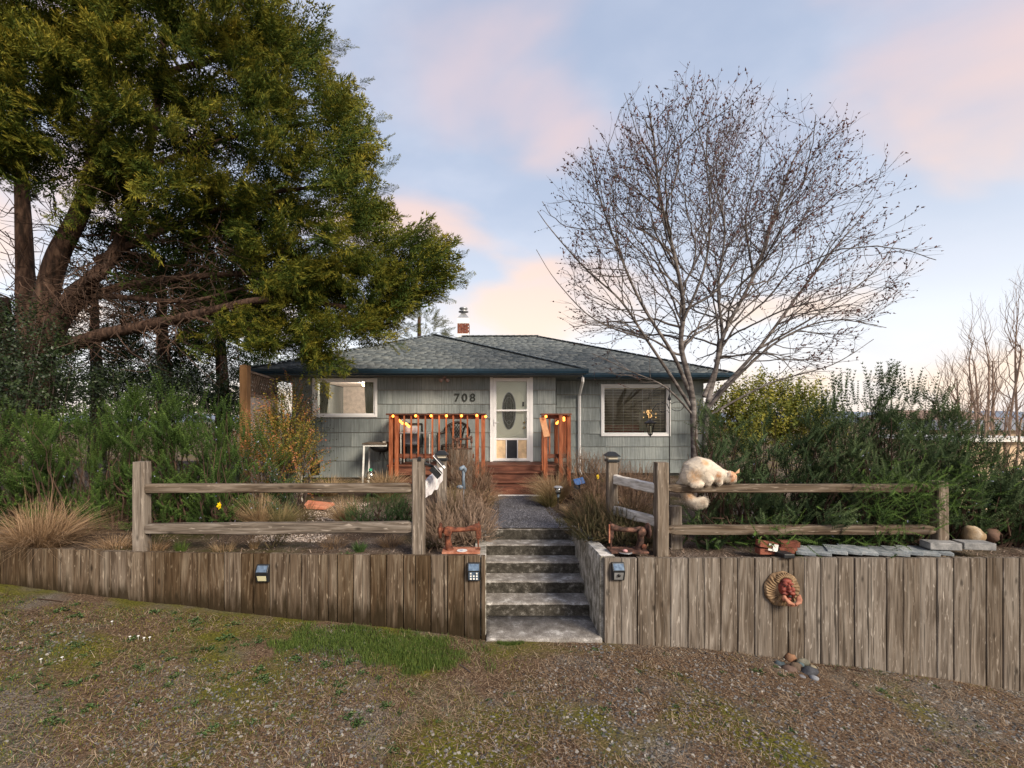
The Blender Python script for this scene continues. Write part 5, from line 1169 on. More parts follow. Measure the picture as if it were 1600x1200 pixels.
# shepherd hook with lantern
hk = thing('shepherd_hook', 'thin black iron hook pole with scrolls in front of the right window', 'hook pole', (X(1046, 8.0), 8.0, .95)); m = MB(); Yh = 8.0
m.tube([P(1046, 805, Yh), P(1046, 606, Yh)], .009, 6); m.build('pole', M['black'], hk)
m = MB(); m.tube([P(1046, 640, Yh), P(1042, 631, Yh), P(1035, 629, Yh), P(1026, 632, Yh), P(1019, 641, Yh), P(1015, 652, Yh), P(1016, 656, Yh)], .007, 6, True)
m.tube([P(1046, 628, Yh)]+[P(1058+10*math.cos(a), 635-7*math.sin(a), Yh) for a in np.linspace(2.6, -2.6, 14)], .006, 5); m.tube([P(1046, 646, Yh)]+[P(1036+8*math.cos(a), 637-7*math.sin(a), Yh) for a in np.linspace(-.6, -3.6, 8)], .005, 5)
m.build('scroll_arm', M['black'], hk)
m = MB(); m.lathe(P(1046, 622, Yh), [(.005, -.05), (.035, -.02), (.02, .01), (.004, .10)], 8); m.build('finial', M['black'], hk)
ln = thing('hanging_lantern', 'black lantern with clear glass hanging from the iron hook', 'lantern', P(1016, 670, Yh)); c = P(1016, 670, Yh)
m = MB(); m.lathe((c.x, c.y, 0), [(.10, Z(661.5, Yh)), (.105, Z(660.5, Yh)), (.07, Z(658.5, Yh)), (.015, Z(656, Yh))], 8); m.build('roof', M['black'], ln)
m = MB(); m.lathe((c.x, c.y, 0), [(.035, Z(678, Yh)), (.075, Z(661.6, Yh))], 6); m.build('glass', M['glass_l'], ln)
m = MB()
for j in range(6): a = 6.283*j/6; m.tube([(c.x+.037*math.cos(a), c.y+.037*math.sin(a), Z(678, Yh)), (c.x+.078*math.cos(a), c.y+.078*math.sin(a), Z(661.5, Yh))], .005, 4)
m.lathe((c.x, c.y, 0), [(.005, Z(683.5, Yh)), (.012, Z(681, Yh)), (.042, Z(678.6, Yh)), (.04, Z(677.6, Yh))], 8); m.build('frame', M['black'], ln)
m = MB(); m.tube([(c.x, c.y, Z(677, Yh)), (c.x, c.y, Z(666, Yh))], .018, 8); m.build('candle', M['cream'], ln)
# bricks, pavers, rocks on top of the wall
m = MB(); m.box(-.11, .11, -.05, .05, -.035, .035); b0 = None
for lab, px, py, Y, rz, ry in (('red brick tilted with its end raised, topmost of the stack', 1198, 858.5, 5.50, 0, .17), ('red brick lying under the tilted brick on the wall top', 1197, 868, 5.52, .05, .02), ('red brick behind the black plastic spout', 1232, 857, 5.58, -.12, .0), ('red brick lowest in the stack beside the grey pavers', 1228, 868, 5.56, 0, 0)):
    if b0 is None: b0 = m.build('brick', M['brick'], None, False, .004, (0, 0, 0)); o = b0
    else: o = bpy.data.objects.new('brick', b0.data); C.objects.link(o); bv = o.modifiers.new('b', 'BEVEL'); bv.width = .004
    o.location = P(px, py, Y); o.location.z = {858.5: 1.068, 868: .985, 857: 1.055}.get(py, .985); o.rotation_euler = (0, ry, rz); tag(o, lab, 'brick', 'bricks stacked on the plank wall')
m = MB(); c = Vector((X(1226, 5.4), 5.40, .975)); m.obox(c, (.14, .16, .055), Euler((0, .03, .1)).to_matrix()); bx_ = tag(m.build('black_spout', M['blackpl'], None, False, .012), 'short black plastic spout lying over the wall edge', 'spout')
m = MB(); c = P(1207, 860, 5.43); m2 = Euler((0, .17, 0)).to_matrix(); cc_ = Vector((X(1208, 5.44), 5.44, 1.045))
m.obox(cc_+m2@Vector((.028, 0, 0)), (.06, .006, .085), m2); m.obox(cc_+m2@Vector((-.025, 0, .03)), (.06, .006, .024), m2); m.obox(cc_+m2@Vector((-.025, 0, -.03)), (.06, .006, .024), m2)
tag(m.build('metal_plate', M['white'], None), 'white notched metal plate resting against the tilted red brick', 'plate')
pv = None; xx = X(1247, 5.55); i = 0
while xx < X(1476, 5.55):
    if pv is None: m = MB(); m.box(-.098, .098, -.16, .16, -.02, .02); pv = m.build('paver', M['paver'], None, False, .005, (0, 0, 0)); o = pv
    else: o = bpy.data.objects.new('paver', pv.data); C.objects.link(o); bv = o.modifiers.new('b', 'BEVEL'); bv.width = .005
    o.location = (xx+.1, 5.58+R.uniform(-.015, .015), .968+R.uniform(-.003, .004)+(.012 if 1 < i < 4 else 0)); o.rotation_euler = (R.uniform(-.02, .02), R.uniform(-.02, .02), -.42+R.uniform(-.08, .08)); tag(o, ('first', 'second', 'third', 'fourth', 'fifth', 'sixth', 'seventh', 'eighth', 'ninth', 'tenth', 'eleventh', 'last')[min(i, 11)]+' flat grey paver counted from the red bricks on the wall top', 'paver', 'grey pavers laid along the wall top'); xx += .182; i += 1
for lab, px, Y in (('left of two thick grey concrete blocks on the wall top', 1477, 5.50), ('right of two thick grey concrete blocks on the wall top', 1530, 5.50)):
    m = MB(); c = Vector((X(px, Y), Y+.06, 1.045)); m.obox(c, (.34, .17, .085), Euler((0, .0, -.14)).to_matrix()); tag(m.build('concrete_block', mat('grey_block', [(.16, .165, .17), (.30, .30, .30)], .9, ns=12, bump=.3, bs=60, fine=.15), None, False, .006), lab, 'concrete block', 'thick concrete blocks on the wall top')
def rock(c, r, m, lab, cat='stone', group=None, seed=0, rot=0):
    q = MB(); q.ball((0, 0, 0), r, 14, 9, .28, seed); o = q.build('rock', m, None, True, 0, (0, 0, 0)); o.location = c; o.rotation_euler = (0, 0, rot); return tag(o, lab, cat, group)
rk = lambda a, b: mat('river_stone', [a, tuple(min(1, x*1.5) for x in a), b], .8, ns=7, det=8, bump=.15, bs=50, fine=.2)
rock((X(1520, 5.8), 5.8, 1.10), (.125, .10, .115), rk((.20, .14, .08), (.42, .36, .28)), 'tan rounded rock behind the concrete blocks', 'rock', None, 3)
rock((X(1548, 5.9), 5.9, 1.08), (.10, .08, .09), rk((.06, .035, .025), (.12, .07, .05)), 'dark reddish rock half hidden at the right hedge foot', 'rock', None, 5)
gz = lambda px, Y: zg(X(px, Y), Y)
for lab, px, py, rx, ry, ca, cb in (('rusty orange cobble on top of the pile', 1235.5, 1028, 8.2, 7.5, (.13, .065, .035), (.24, .135, .08)), ('dark slate-blue cobble at the left of the pile', 1218.5, 1039, 9, 7, (.03, .045, .055), (.08, .10, .115)),
    ('large pinkish brown cobble in front', 1231.5, 1047, 12.5, 8.5, (.075, .050, .040), (.15, .105, .085)), ('brown triangular cobble in the middle of the pile', 1244, 1043, 11, 8, (.07, .05, .035), (.16, .115, .08)),
    ('long grey-green cobble at the upper right', 1254, 1035, 11.5, 6, (.07, .07, .055), (.17, .16, .13)), ('little blue-grey cobble wedged in the pile', 1251, 1037.5, 5, 3.5, (.05, .075, .085), (.11, .14, .15)),
    ('dark grey pointed cobble at the front right', 1265, 1049, 12.5, 8.5, (.028, .03, .036), (.08, .085, .095)), ('tan cobble behind the dark one at the right', 1270, 1043.5, 6, 5.5, (.14, .12, .08), (.26, .23, .17)),
    ('small pale grey pebble at the lower front', 1272, 1058, 7, 3.5, (.13, .14, .16), (.26, .27, .29)), ('flat grey pebble below the pile', 1253, 1056, 5, 2.6, (.12, .12, .13), (.22, .22, .23))):
    Y = 5.20-(py-1040)*.012; s = Y/FP; zc = Z(py, Y)
    rock((X(px, Y), Y, zc-.01), (rx*s, max(ry, 6)*s*.9, ry*s*1.08), rk(ca, cb), lab, 'cobble', 'cobbles piled at the foot of the plank wall', int(px) % 17, 0)
# ---- face plaque
def plaque():
    c = P(1222, 920.5, 5.33); r = thing('face_plaque', 'round tan ceramic plaque with a red bearded face and cupped hands', 'plaque', c)
    m = MB(); Rr = .205; na, nr = 180, 24
    for i in range(nr+1):
        q = i/nr
        for j in range(na):
            a = 2*math.pi*j/na; rr = Rr*q*(1+.02*math.sin(a*9+1)*(q > .9)); sw = math.sin(a*29+q*11+2.2*math.sin(a*3+q*4))*.7+.5*mnoise.noise(Vector((math.cos(a)*5, math.sin(a)*5, q*6))); h = .026+.020*(1-q*q)+.012*sw*min(1, max(0, (q-.3)*3))*(1 if q < .93 else .3)
            if i == nr: h = 0
            m.v.append((c.x+rr*math.cos(a), 5.345-h, c.z+rr*math.sin(a)))
    for i in range(nr):
        for j in range(na): a = i*na+j; b = i*na+(j+1) % na; m.f.append((a, a+na, b+na, b))
    m.build('mane_disc', M['terra_tan'], r, True)
    Yp = 5.29; f = MB(); s = Yp/FP; e = lambda x, y, rx, ry, d=0, rd=None: f.ball((X(x, Yp), Yp+d, Z(y, Yp)), (rx*s, (rd or min(rx, ry))*s, ry*s), 14, 8)
    e(1227, 918, 10.5, 13, .005, 8); e(1227, 906.5, 8, 3.5, -.02, 5); e(1222, 910, 4, 1.8, -.05, 3); e(1232, 910, 4, 1.8, -.05, 3); e(1227.5, 916, 2.6, 5, -.055, 4); e(1228, 921, 3.8, 2.4, -.06, 4)
    e(1220, 919, 4, 4, -.04, 4); e(1234.5, 919, 4, 4, -.04, 4); e(1222, 925, 5, 2.5, -.045, 3); e(1234, 925, 5, 2.5, -.045, 3); e(1229, 934, 4.5, 3, -.03, 4); e(1237, 927, 4, 7, -.01, 5)
    blob('face', f, .0055, M['terra_red'], r, 2)
    mo = MB(); mo.ball((X(1229.5, Yp), Yp-.058, Z(929, Yp)), (2.6*s, 1.2*s, 1.8*s), 8, 5); mo.build('mouth', M['black'], r)
    for x in (1222.5, 1232): ey = MB(); ey.ball((X(x, Yp), Yp-.052, Z(914, Yp)), (1.8*s, 1.2*s, 1.1*s), 8, 5); ey.build('eye', M['black'], r)
    h = MB()
    def finger(pts, rr): h.tube([(X(a, Yp), Yp+d, Z(b, Yp)) for a, b, d in pts], rr*s, 7)
    for k in range(4): finger([(1220+k*1.8, 929+k*1.8, -.05), (1222+k*2.4, 934+k*1.4, -.075), (1226+k*2.6, 939+k*.6, -.08)], 2.2)
    for k in range(4): finger([(1246-k*1.0, 928+k*2, -.03), (1246-k*1.6, 934+k*1.2, -.06), (1243-k*2.2, 939+k*.7, -.075)], 2.1)
    e2 = lambda x, y, rx, ry, d: h.ball((X(x, Yp), Yp+d, Z(y, Yp)), (rx*s, 3*s, ry*s), 10, 6)
    e2(1221, 932, 4, 5, -.05); e2(1244, 934, 4, 5, -.04); e2(1234, 942.5, 9, 2.6, -.05); blob('hands', h, .005, M['skinpink'], r, 1)
    t = MB()
    for k in range(11): a = .3+k*.26; t.tube([(X(1227+10*math.cos(a), Yp), Yp+.0, Z(912-10*math.sin(a), Yp)), (X(1227+15*math.cos(a+.2), Yp), Yp+.015, Z(908-13*math.sin(a+.2), Yp))], [.016, .006], 6)
    t.build('hair_curls', M['terra_tan'], r, True)
plaque()
# ---- robed statue
def statue():
    Y = 8.7; c = P(465, 760, Y); s = Y/FP; r = thing('garden_statue', 'pale stone statue of a robed praying figure among the left shrubs', 'statue', (c.x, Y, .93))
    f = MB(); e = lambda x, y, rx, ry, d=0: f.ball((X(x, Y), Y+d, Z(y, Y)), (rx*s, rx*s*.8, ry*s), 12, 8)
    e(465.5, 734, 3.6, 4.4); e(465.5, 741, 4.5, 5); e(465.5, 747, 8, 7); e(465, 757, 8, 10); e(465, 770, 8.5, 12); e(465, 783, 9.5, 7); e(462, 750, 3, 3, -.07); e(469, 750, 3, 3, -.07); e(465.5, 746, 2, 4, -.1)
    for k in range(6): f.tube([(X(459+k*2.4, Y), Y-.085, Z(752, Y)), (X(457+k*3.2, Y), Y-.10, Z(786, Y))], .008, 5)
    blob('figure', f, .013, M['stone'], r, 2)
statue()
mb = MB(); c = Vector((X(497, 8.3), 8.3, .985)); mb.v += [(c.x-.2, 8.15, .97), (c.x+.2, 8.12, .96), (c.x+.24, 8.5, .97), (c.x-.25, 8.4, 1.0), (c.x-.2, 8.15, 1.06), (c.x+.2, 8.12, 1.01), (c.x+.24, 8.5, 1.02), (c.x-.22, 8.4, 1.09)]
mb.f += [(0, 3, 2, 1), (4, 5, 6, 7), (0, 1, 5, 4), (1, 2, 6, 5), (2, 3, 7, 6), (3, 0, 4, 7)]; tag(mb.build('terracotta_slab', M['terracotta'], None, False, .01), 'orange terracotta slab lying on pale chips beside the statue', 'slab')
# distant houses and shed on the right
def farhouse(x, Y, w_, d, zb_, zt, ridge, lab, mw, mr):
    r = thing('distant_house', lab, 'house', (x, Y, zb_)); m = MB(); m.box(x-w_/2, x+w_/2, Y, Y+d, zb_, zt); m.build('wall', mw, r)
    m = MB(); o = .6; a, b, c_, d_ = (x-w_/2-o, Y-o, zt), (x+w_/2+o, Y-o, zt), (x+w_/2+o, Y+d+o, zt), (x-w_/2-o, Y+d+o, zt); p, q = (x-w_/2+1.5, Y+d/2, ridge), (x+w_/2-1.5, Y+d/2, ridge)
    m.q(a, b, q, p); m.q(b, c_, q); m.q(c_, d_, p, q); m.q(d_, a, p); m.q(a, d_, c_, b); m.build('roof', mr, r)
    for k in range(3): m = MB(); m.box(x-w_/3+k*w_/3-.5, x-w_/3+k*w_/3+.5, Y-.05, Y-.01, zb_+1.0, zb_+2.2); m.build('window', M['solar'], r)
grr = flat('far_grey_roof', (.20, .21, .23), .8); crw = flat('far_cream_wall', (.62, .48, .34), .8)
farhouse(X(1592, 42), 42, 12, 7, -1.6, Z(672, 42), Z(656, 42), 'low cream house with a grey roof far beyond the right hedge', crw, grr)
farhouse(X(1490, 60), 60, 12, 8, -1.6, Z(655, 60), Z(640, 60), 'distant tan house with brown roof behind the bare trees', flat('far_tan_wall', (.40, .30, .22), .8), flat('far_brown_roof', (.22, .15, .12), .8))
sh = thing('garden_shed', 'long low white-roofed shed glimpsed through the right hedge', 'shed', (X(1580, 16), 16, -1)); m = MB(); m.box(X(1500, 16), X(1660, 16), 16, 19, -1.2, Z(690, 16)); m.build('wall', crw, sh)
m = MB(); m.box(X(1494, 16), X(1666, 16), 15.8, 19.2, Z(690, 16)+.001, Z(684, 16)); m.build('roof', M['white'], sh)
# ------------------------------------------------------------------ vegetation
A_ = np.array
def wob_path(p, q, n, amp, r):
    p, q = Vector(p), Vector(q); out_ = []
    off = Vector((0, 0, 0))
    for i in range(n+1):
        t = i/n
        if 0 < i < n: off = off*.6+Vector((r.gauss(0, 1), r.gauss(0, 1), r.gauss(0, 1)))*amp
        out_.append(p.lerp(q, t)+(off*math.sin(math.pi*t)**.5 if 0 < i < n else Vector((0, 0, 0))))
    return out_
def smoothpath(pts, k=4):
    pts = [Vector(p) for p in pts]; o = []
    for i in range(len(pts)-1):
        p0, p1, p2, p3 = pts[max(0, i-1)], pts[i], pts[i+1], pts[min(len(pts)-1, i+2)]
        for j in range(k):
            t = j/k; o.append(.5*((2*p1)+(p2-p0)*t+(2*p0-5*p1+4*p2-p3)*t*t+(3*p1-p0-3*p2+p3)*t**3))
    o.append(pts[-1]); return o
# ---- big cedar on the left
def cedar():
    root = thing('cedar_tree', 'huge golden-green cedar with reddish leaning trunks filling the upper left', 'tree', (X(60, 9.2), 9.2, .95)); r = random.Random(3)
    tr = MB()
    def limb(pts, r0, r1, n=9, store=None):
        s = smoothpath([P(*p) for p in pts], 5); m = len(s); rad = [.80*(r0+(r1-r0)*(i/(m-1))**.8)*(1+.10*mnoise.noise(Vector((i*.5, r0*9, 0)))) for i in range(m)]; tr.tube(s, rad, n); return s
    S = []
    S.append(limb([(60, 660, 9.2), (62, 560, 9.2), (72, 470, 9.2), (90, 400, 9.1), (125, 330, 9.0), (150, 240, 9), (160, 100, 9), (165, -120, 9)], .36, .10))
    S.append(limb([(50, 660, 9.3), (45, 540, 9.4), (40, 440, 9.6), (36, 340, 9.7), (30, 200, 9.8), (25, 20, 9.8), (20, -150, 9.8)], .30, .08))
    S.append(limb([(66, 560, 9.1), (110, 470, 9.0), (140, 440, 8.9), (175, 400, 9.1), (205, 330, 9.3), (240, 200, 9.4), (260, 20, 9.5)], .24, .07))
    S.append(limb([(90, 540, 9.1), (120, 535, 9.0), (170, 520, 8.9), (230, 508, 8.8), (280, 497, 8.7), (330, 485, 8.6), (400, 470, 8.4), (470, 470, 8.2), (540, 480, 8.0)], .20, .05))
    S.append(limb([(100, 500, 9.1), (135, 468, 9.1), (180, 450, 9.2), (250, 438, 9.3), (330, 430, 9.2), (420, 425, 9.0), (520, 420, 8.7), (620, 430, 8.5)], .13, .04))
    S.append(limb([(120, 470, 9.1), (160, 462, 9.0), (230, 468, 8.8), (300, 470, 8.7), (380, 450, 8.6)], .09, .03))
    S.append(limb([(150, 410, 9.1), (230, 370, 9.3), (330, 330, 9.4), (430, 300, 9.3), (540, 290, 9.1)], .12, .035))
    S.append(limb([(165, 300, 9.1), (260, 250, 9.3), (380, 210, 9.3), (500, 190, 9.1)], .10, .03))
    S.append(limb([(80, 430, 9.2), (112, 372, 9.0), (105, 350, 9.0), (122, 330, 9.0)], .10, .05))
    S.append(limb([(60, 560, 9.1), (100, 500, 9.0), (115, 460, 8.9), (150, 430, 8.7)], .10, .05))
    S.append(limb([(240, 120, 9.4), (340, 90, 9.3), (420, 70, 9.2), (470, 60, 9)], .09, .03))
    tr.build('trunk', M['bark_red'], root, True)
    # dead inner branches
    db = MB()
    for s in S[1:]:
        for i in range(2, int(len(s)*.72), 1):
            for k in range(2):
                p = s[i]; q = p+Vector((r.uniform(-.1, 1.0)*(1 if p.x > -8.6 else -.6), r.uniform(-1.0, .9), r.uniform(-.7, .7)))*r.uniform(.5, 1.5); w_ = wob_path(p, q, 5, .05, r); db.tube(w_, [.016*(1-.8*j/5) for j in range(6)], 4, False)
                for j in range(2, 6):
                    for _ in range(1):
                        q2 = w_[j]+Vector((r.gauss(.1, .3), r.gauss(0, .3), r.gauss(-.08, .25))); db.tube(wob_path(w_[j], q2, 3, .025, r), [.006, .005, .004, .002], 3, False)
    for _ in range(260):
        px, py, Y = r.uniform(0, 470), r.uniform(360, 520), r.uniform(8.2, 10.3); p = P(px, py, Y); q = p+Vector((r.uniform(.2, 1.1), r.uniform(-.5, .5), r.gauss(0, .28))); w_ = wob_path(p, q, 5, .05, r); db.tube(w_, [.010*(1-.7*j/5) for j in range(6)], 3, False)
    db.build('dead_branches', M['twig_dark'], root)['kind'] = 'stuff'
    # foliage: plumes through the crown volume
    polyA = [(-260, -170), (450, -170), (500, -60), (485, 62), (455, 100), (440, 130), (490, 175), (520, 205), (530, 240), (510, 275), (490, 300), (530, 325), (555, 345), (545, 380), (520, 420), (470, 440), (420, 420), (330, 405), (285, 380), (240, 375), (160, 345), (110, 320), (40, 300), (-60, 290), (-260, 360)]
    polyB = [(430, 440), (520, 400), (570, 385), (610, 400), (640, 395), (665, 410), (660, 440), (640, 465), (610, 480), (600, 510), (575, 525), (560, 515), (540, 550), (505, 570), (475, 565), (430, 540), (385, 520), (330, 545), (290, 548), (330, 500), (400, 490)]
    pos, dirs, sc_ = [], [], []
    def fill(poly, n, ya, yb, trunk, smin, smax, sky=0.):
        xs_, ys_ = [q[0] for q in poly], [q[1] for q in poly]; got = 0; K = 8
        while got < n:
            x, y = r.uniform(min(xs_), max(xs_)), r.uniform(min(ys_), max(ys_))
            if not inpoly(A_([x]), A_([y]), poly)[0]: continue
            Y = ya+(yb-ya)*r.random()**1.25
            if mnoise.noise(Vector((x/85, y/60, Y*.8))) < -.33: continue
            c = A_([(x-CX)*Y/FP, Y, EYE-(y-HY)*Y/FP]); o = c-A_([trunk[0], trunk[1], c[2]]); o = o/np.linalg.norm(o); o[1] -= .35; o[2] = r.gauss(.0, .22); L_ = r.uniform(smin, smax)
            dd = norm(np.tile(o, (K, 1))+rng.normal(0, .42, (K, 3))*A_([1, 1, .8])); k = rng.uniform(.5, 1.0, K)*L_
            pos.append(c+rng.normal(0, .10, (K, 3))-norm(o[None])*L_*.55); dirs.append(dd); sc_.append(k); got += 1
    fill(polyA, 275, 7.0, 10.4, (-8.9, 9.6), .75, 1.12)
    fill(polyB, 90, 7.4, 9.3, (-7.0, 9.2), .55, .85)
    polyJ = [(300, 300), (470, 330), (500, 520), (400, 525), (300, 500), (230, 420), (120, 400), (110, 330), (200, 340)]
    xj, yj = rng.uniform(100, 500, 900), rng.uniform(300, 530, 900); kj = inpoly(xj, yj, polyJ); xj, yj = xj[kj][:330], yj[kj][:330]; Yj = rng.uniform(9.2, 10.6, len(xj))
    polyI = [(-260, -170), (400, -170), (440, 60), (400, 130), (460, 200), (450, 380), (360, 390), (300, 360), (220, 350), (120, 300), (-60, 270), (-260, 300)]
    xi, yi = rng.uniform(-260, 460, 3000), rng.uniform(-170, 400, 3000); k = inpoly(xi, yi, polyI); xi, yi = xi[k][:950], yi[k][:950]; Yi = rng.uniform(9.3, 11.4, len(xi))
    inner = (np.stack([(xi-CX)*Yi/FP, Yi, EYE-(yi-HY)*Yi/FP], 1), rng.normal(0, .6, (len(xi), 3))+A_([.4, 0, -.1]), rng.uniform(.8, 1.4, len(xi)))
    fill([(60, -120), (250, -120), (260, 120), (215, 290), (130, 250), (90, 60)], 26, 7.6, 8.7, (-9.2, 9.6), .7, 1.0)
    fill([(-60, -60), (60, -60), (70, 280), (-60, 260)], 14, 7.8, 9.0, (-9.9, 9.9), .7, 1.0)
    for tx, ty in ((712, 380), (742, 428), (736, 398), (690, 368), (712, 470), (668, 515), (628, 250), (612, 180), (585, 122), (640, 335), (622, 290), (560, 70), (652, 372), (640, 545), (560, 578), (545, 150), (618, 215), (725, 440)):
        Y = r.uniform(7.7, 8.7); e = P(tx, ty, Y); st_ = P(tx-r.uniform(120, 170), ty+r.uniform(10, 70)*(1 if ty < 440 else -1), Y+r.uniform(-.2, .5)); d_ = (e-st_); n_ = 9
        for k in range(n_):
            f = k/(n_-1); b_ = st_.lerp(e-d_.normalized()*.30, f)+Vector((0, 0, -.10*math.sin(f*3.1))); pos.append(A_([b_])); dirs.append(A_([d_.normalized()])+rng.normal(0, .38-.22*f, (1, 3))); sc_.append(A_([.62-.30*f]))
    # tips that stand out along the outline
    def edge(pts, n, Y0, Y1, ang):
        for _ in range(n):
            i = r.randrange(len(pts)-1); t = r.random(); sz = r.uniform(.55, 1.1); px = pts[i][0]+(pts[i+1][0]-pts[i][0])*t-sz*80-r.uniform(0, 35); py = pts[i][1]+(pts[i+1][1]-pts[i][1])*t; Y = r.uniform(Y0, Y1)
            pos.append(A_([P(px, py, Y)])); dirs.append(A_([[1, r.gauss(-.1, .4), r.gauss(ang, .25)]])); sc_.append(A_([sz]))
    edge([(560, 70), (530, 110), (575, 160), (605, 210), (612, 245), (585, 290), (635, 335), (620, 380)], 130, 7.4, 9.6, .30)
    edge([(660, 375), (715, 390), (735, 430), (705, 470), (655, 500), (600, 540)], 80, 7.4, 8.8, .30)
    Vn, Fn, Tn = multi(PL, np.concatenate(pos), np.concatenate(dirs), np.concatenate(sc_), jit=.18)
    Vi, Fi, Ti = multi(PLs, *inner, jit=.1); Vj, Fj, Tj = multi(PLs, np.stack([(xj-CX)*Yj/FP, Yj, EYE-(yj-HY)*Yj/FP], 1), rng.normal(0, .6, (len(xj), 3))+A_([.5, 0, -.1]), rng.uniform(.7, 1.2, len(xj)), jit=.1); Vi, Fi, Ti = joinnp([(Vi, Fi, Ti), (Vj, Fj, Tj)]); Vn, Fn, Tn = joinnp([(Vn, Fn, Tn), (Vi, Fi, Ti*.6)]); npmesh('crown', Vn, Fn, M['cedar'], root, Tn, 'stuff')  # inner plumes tinted down: the crown's interior shade is put into their colour
    # a few hanging bright sprays among the bare limbs
cedar()
# ---- dark evergreens behind
def evergreen(px, Y, top, width, label, n, low=640):
    x = X(px, Y); root = thing('evergreen_tree', label, 'tree', (x, Y, .8), 'dark evergreens behind the cedar'); m = MB(); m.tube(smoothpath([(x, Y, .6), (x+.1, Y, 3), (x-.05, Y, 6), (x, Y, Z(top, Y))], 3), [.32*(1-.8*i/9) for i in range(10)], 8); m.build('trunk', M['bark_red'], root, True)
    H = Z(top, Y); z = rng.uniform(Z(low, Y), H, n); f = np.clip((H-z)/(H-1), .06, 1)**.6; a = rng.uniform(0, 6.283, n); rr = width*f*np.sqrt(rng.uniform(.1, 1, n)); pos = np.stack([x+rr*np.cos(a), Y+rr*np.sin(a)*.8, z], 1)
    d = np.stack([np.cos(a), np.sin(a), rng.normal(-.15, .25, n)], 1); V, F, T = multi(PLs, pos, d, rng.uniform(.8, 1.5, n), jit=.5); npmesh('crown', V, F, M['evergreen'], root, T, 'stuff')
evergreen(255, 15, 400, 1.9, 'dark evergreen with thick trunk behind the middle of the cedar', 260)
evergreen(345, 16, 430, 1.9, 'dark evergreen just left of the trellis fence', 260)
evergreen(150, 17, 420, 1.5, 'slender dark evergreen behind the cedar trunks', 100)
evergreen(10, 14, 470, 1.4, 'dark evergreen at the far left edge behind the ivy', 90)
# fluffy round-topped conifer behind the roof
def roundtree():
    Y = 24; x = X(655, Y); root = thing('round_conifer', 'soft olive conifer rising behind the roof left of the chimney', 'tree', (x, Y, -.5)); m = MB(); m.tube([(x, Y, -.8), (x, Y, Z(495, Y))], [.3, .08], 8); m.build('trunk', M['bark_red'], root)
    n = 300; u = norm(rng.normal(0, 1, (n, 3))); u *= rng.uniform(.5, 1, n)[:, None]**.4; cpt = A_([x, Y, Z(528, Y)]); pos = cpt+u*A_([X(700, Y)-x, 1.6, 1.55]); V, F, T = multi(PLs, pos, u+rng.normal(0, .3, u.shape), rng.uniform(.4, .7, n), jit=.5)
    mm = mat('olive_foliage', [(.03, .04, .012), (.10, .11, .03), (.22, .20, .06)], .85, ns=.9, tint=.6, trans=.2); npmesh('crown', V, F, mm, root, T, 'stuff')
roundtree()
# ---- rosemary
def rosemary(name, label, cells, n, m, top_s=(.30, .55), T=SH, group=None, spread=1., flowers=0):
    """cells: (x, y, z_centre, rx, ry, rz) lobes filled with upright shoots"""
    c0 = cells[0]; root = thing(name, label, 'shrub', (c0[0], c0[1], .9), group); P_, D_, S_ = [], [], []
    vol = A_([c[3]*c[5] for c in cells]); vol = vol/vol.sum(); rs_ = random.Random(5)
    K = 9; nc = n//K
    for c, v in zip(cells, vol):
        k = max(1, int(nc*v+.5)); u = norm(rng.normal(0, 1, (k, 3))); u *= (rng.uniform(0, 1, k)**.30)[:, None]; u[:, 1] = np.where((u[:, 1] > .3) & (rng.uniform(0, 1, k) < .65), -u[:, 1], u[:, 1]); ctr = A_(c[:3])+u*A_(c[3:])
        base = u*A_([.55, .55, .25])*spread; base[:, 2] += rng.uniform(.4, 1.0, k); low = np.clip((u[:, 2]+.2), -1, 0); base[:, 1] += low*.5
        base = np.repeat(norm(base), K, 0); d = base+rng.normal(0, .34*spread, (k*K, 3))*A_([1, 1, .5]); d[:, 2] = np.maximum(d[:, 2], -.1); pos = np.repeat(ctr, K, 0)+rng.normal(0, .05, (k*K, 3))
        pos[:, 2] = np.maximum(pos[:, 2], .93); P_.append(pos); D_.append(d); S_.append(rng.uniform(*top_s, k*K)*np.repeat(rng.uniform(.75, 1.25, k), K))
    pos, d, s = map(np.concatenate, (P_, D_, S_)); V, F, Tt = multi(T, pos-norm(d)*s[:, None]*.45, d, s, jit=.25)
    V[:, 2] = np.maximum(V[:, 2], .88); npmesh('foliage', V, F, m, root, Tt, 'stuff')
    b = MB()
    for c in cells:
        for _ in range(9):
            q = Vector((c[0]+rs_.uniform(-1, 1)*c[3]*.8, c[1]+rs_.uniform(-1, 1)*c[4]*.6, c[2]+rs_.uniform(-.2, .8)*c[5])); b.tube(wob_path((c[0]+rs_.uniform(-.3, .3), c[1]+.1, .85), q, 5, .05, rs_), [.018*(1-.8*j/5) for j in range(6)], 4, False)
    b.build('stems', M['twig_dark'], root)['kind'] = 'stuff'
    if flowers:
        i = rng.integers(0, len(pos), flowers); q = pos[i]+norm(d[i])*s[i][:, None]*rng.uniform(.1, .5, flowers)[:, None]+rng.normal(0, .02, (flowers, 3)); Vf = (q[:, None]+rng.normal(0, .009, (flowers, 3, 3))).reshape(-1, 3); npmesh('flowers', Vf, np.arange(flowers*3).reshape(-1, 3), M['lavflower'], root, None, 'stuff')
    return root
def lobes(spec, Y, dy=.6):
    """(px, py of the top, half width px, bottom py)"""
    o = []
    for px, top, hw, bot, *yy in spec:
        Y_ = yy[0] if yy else Y; zt, zb_ = Z(top, Y_), Z(bot, Y_); o.append((X(px, Y_), Y_, (zt+zb_)/2, hw*Y_/FP, dy, (zt-zb_)/2))
    return o
rl = random.Random(21)
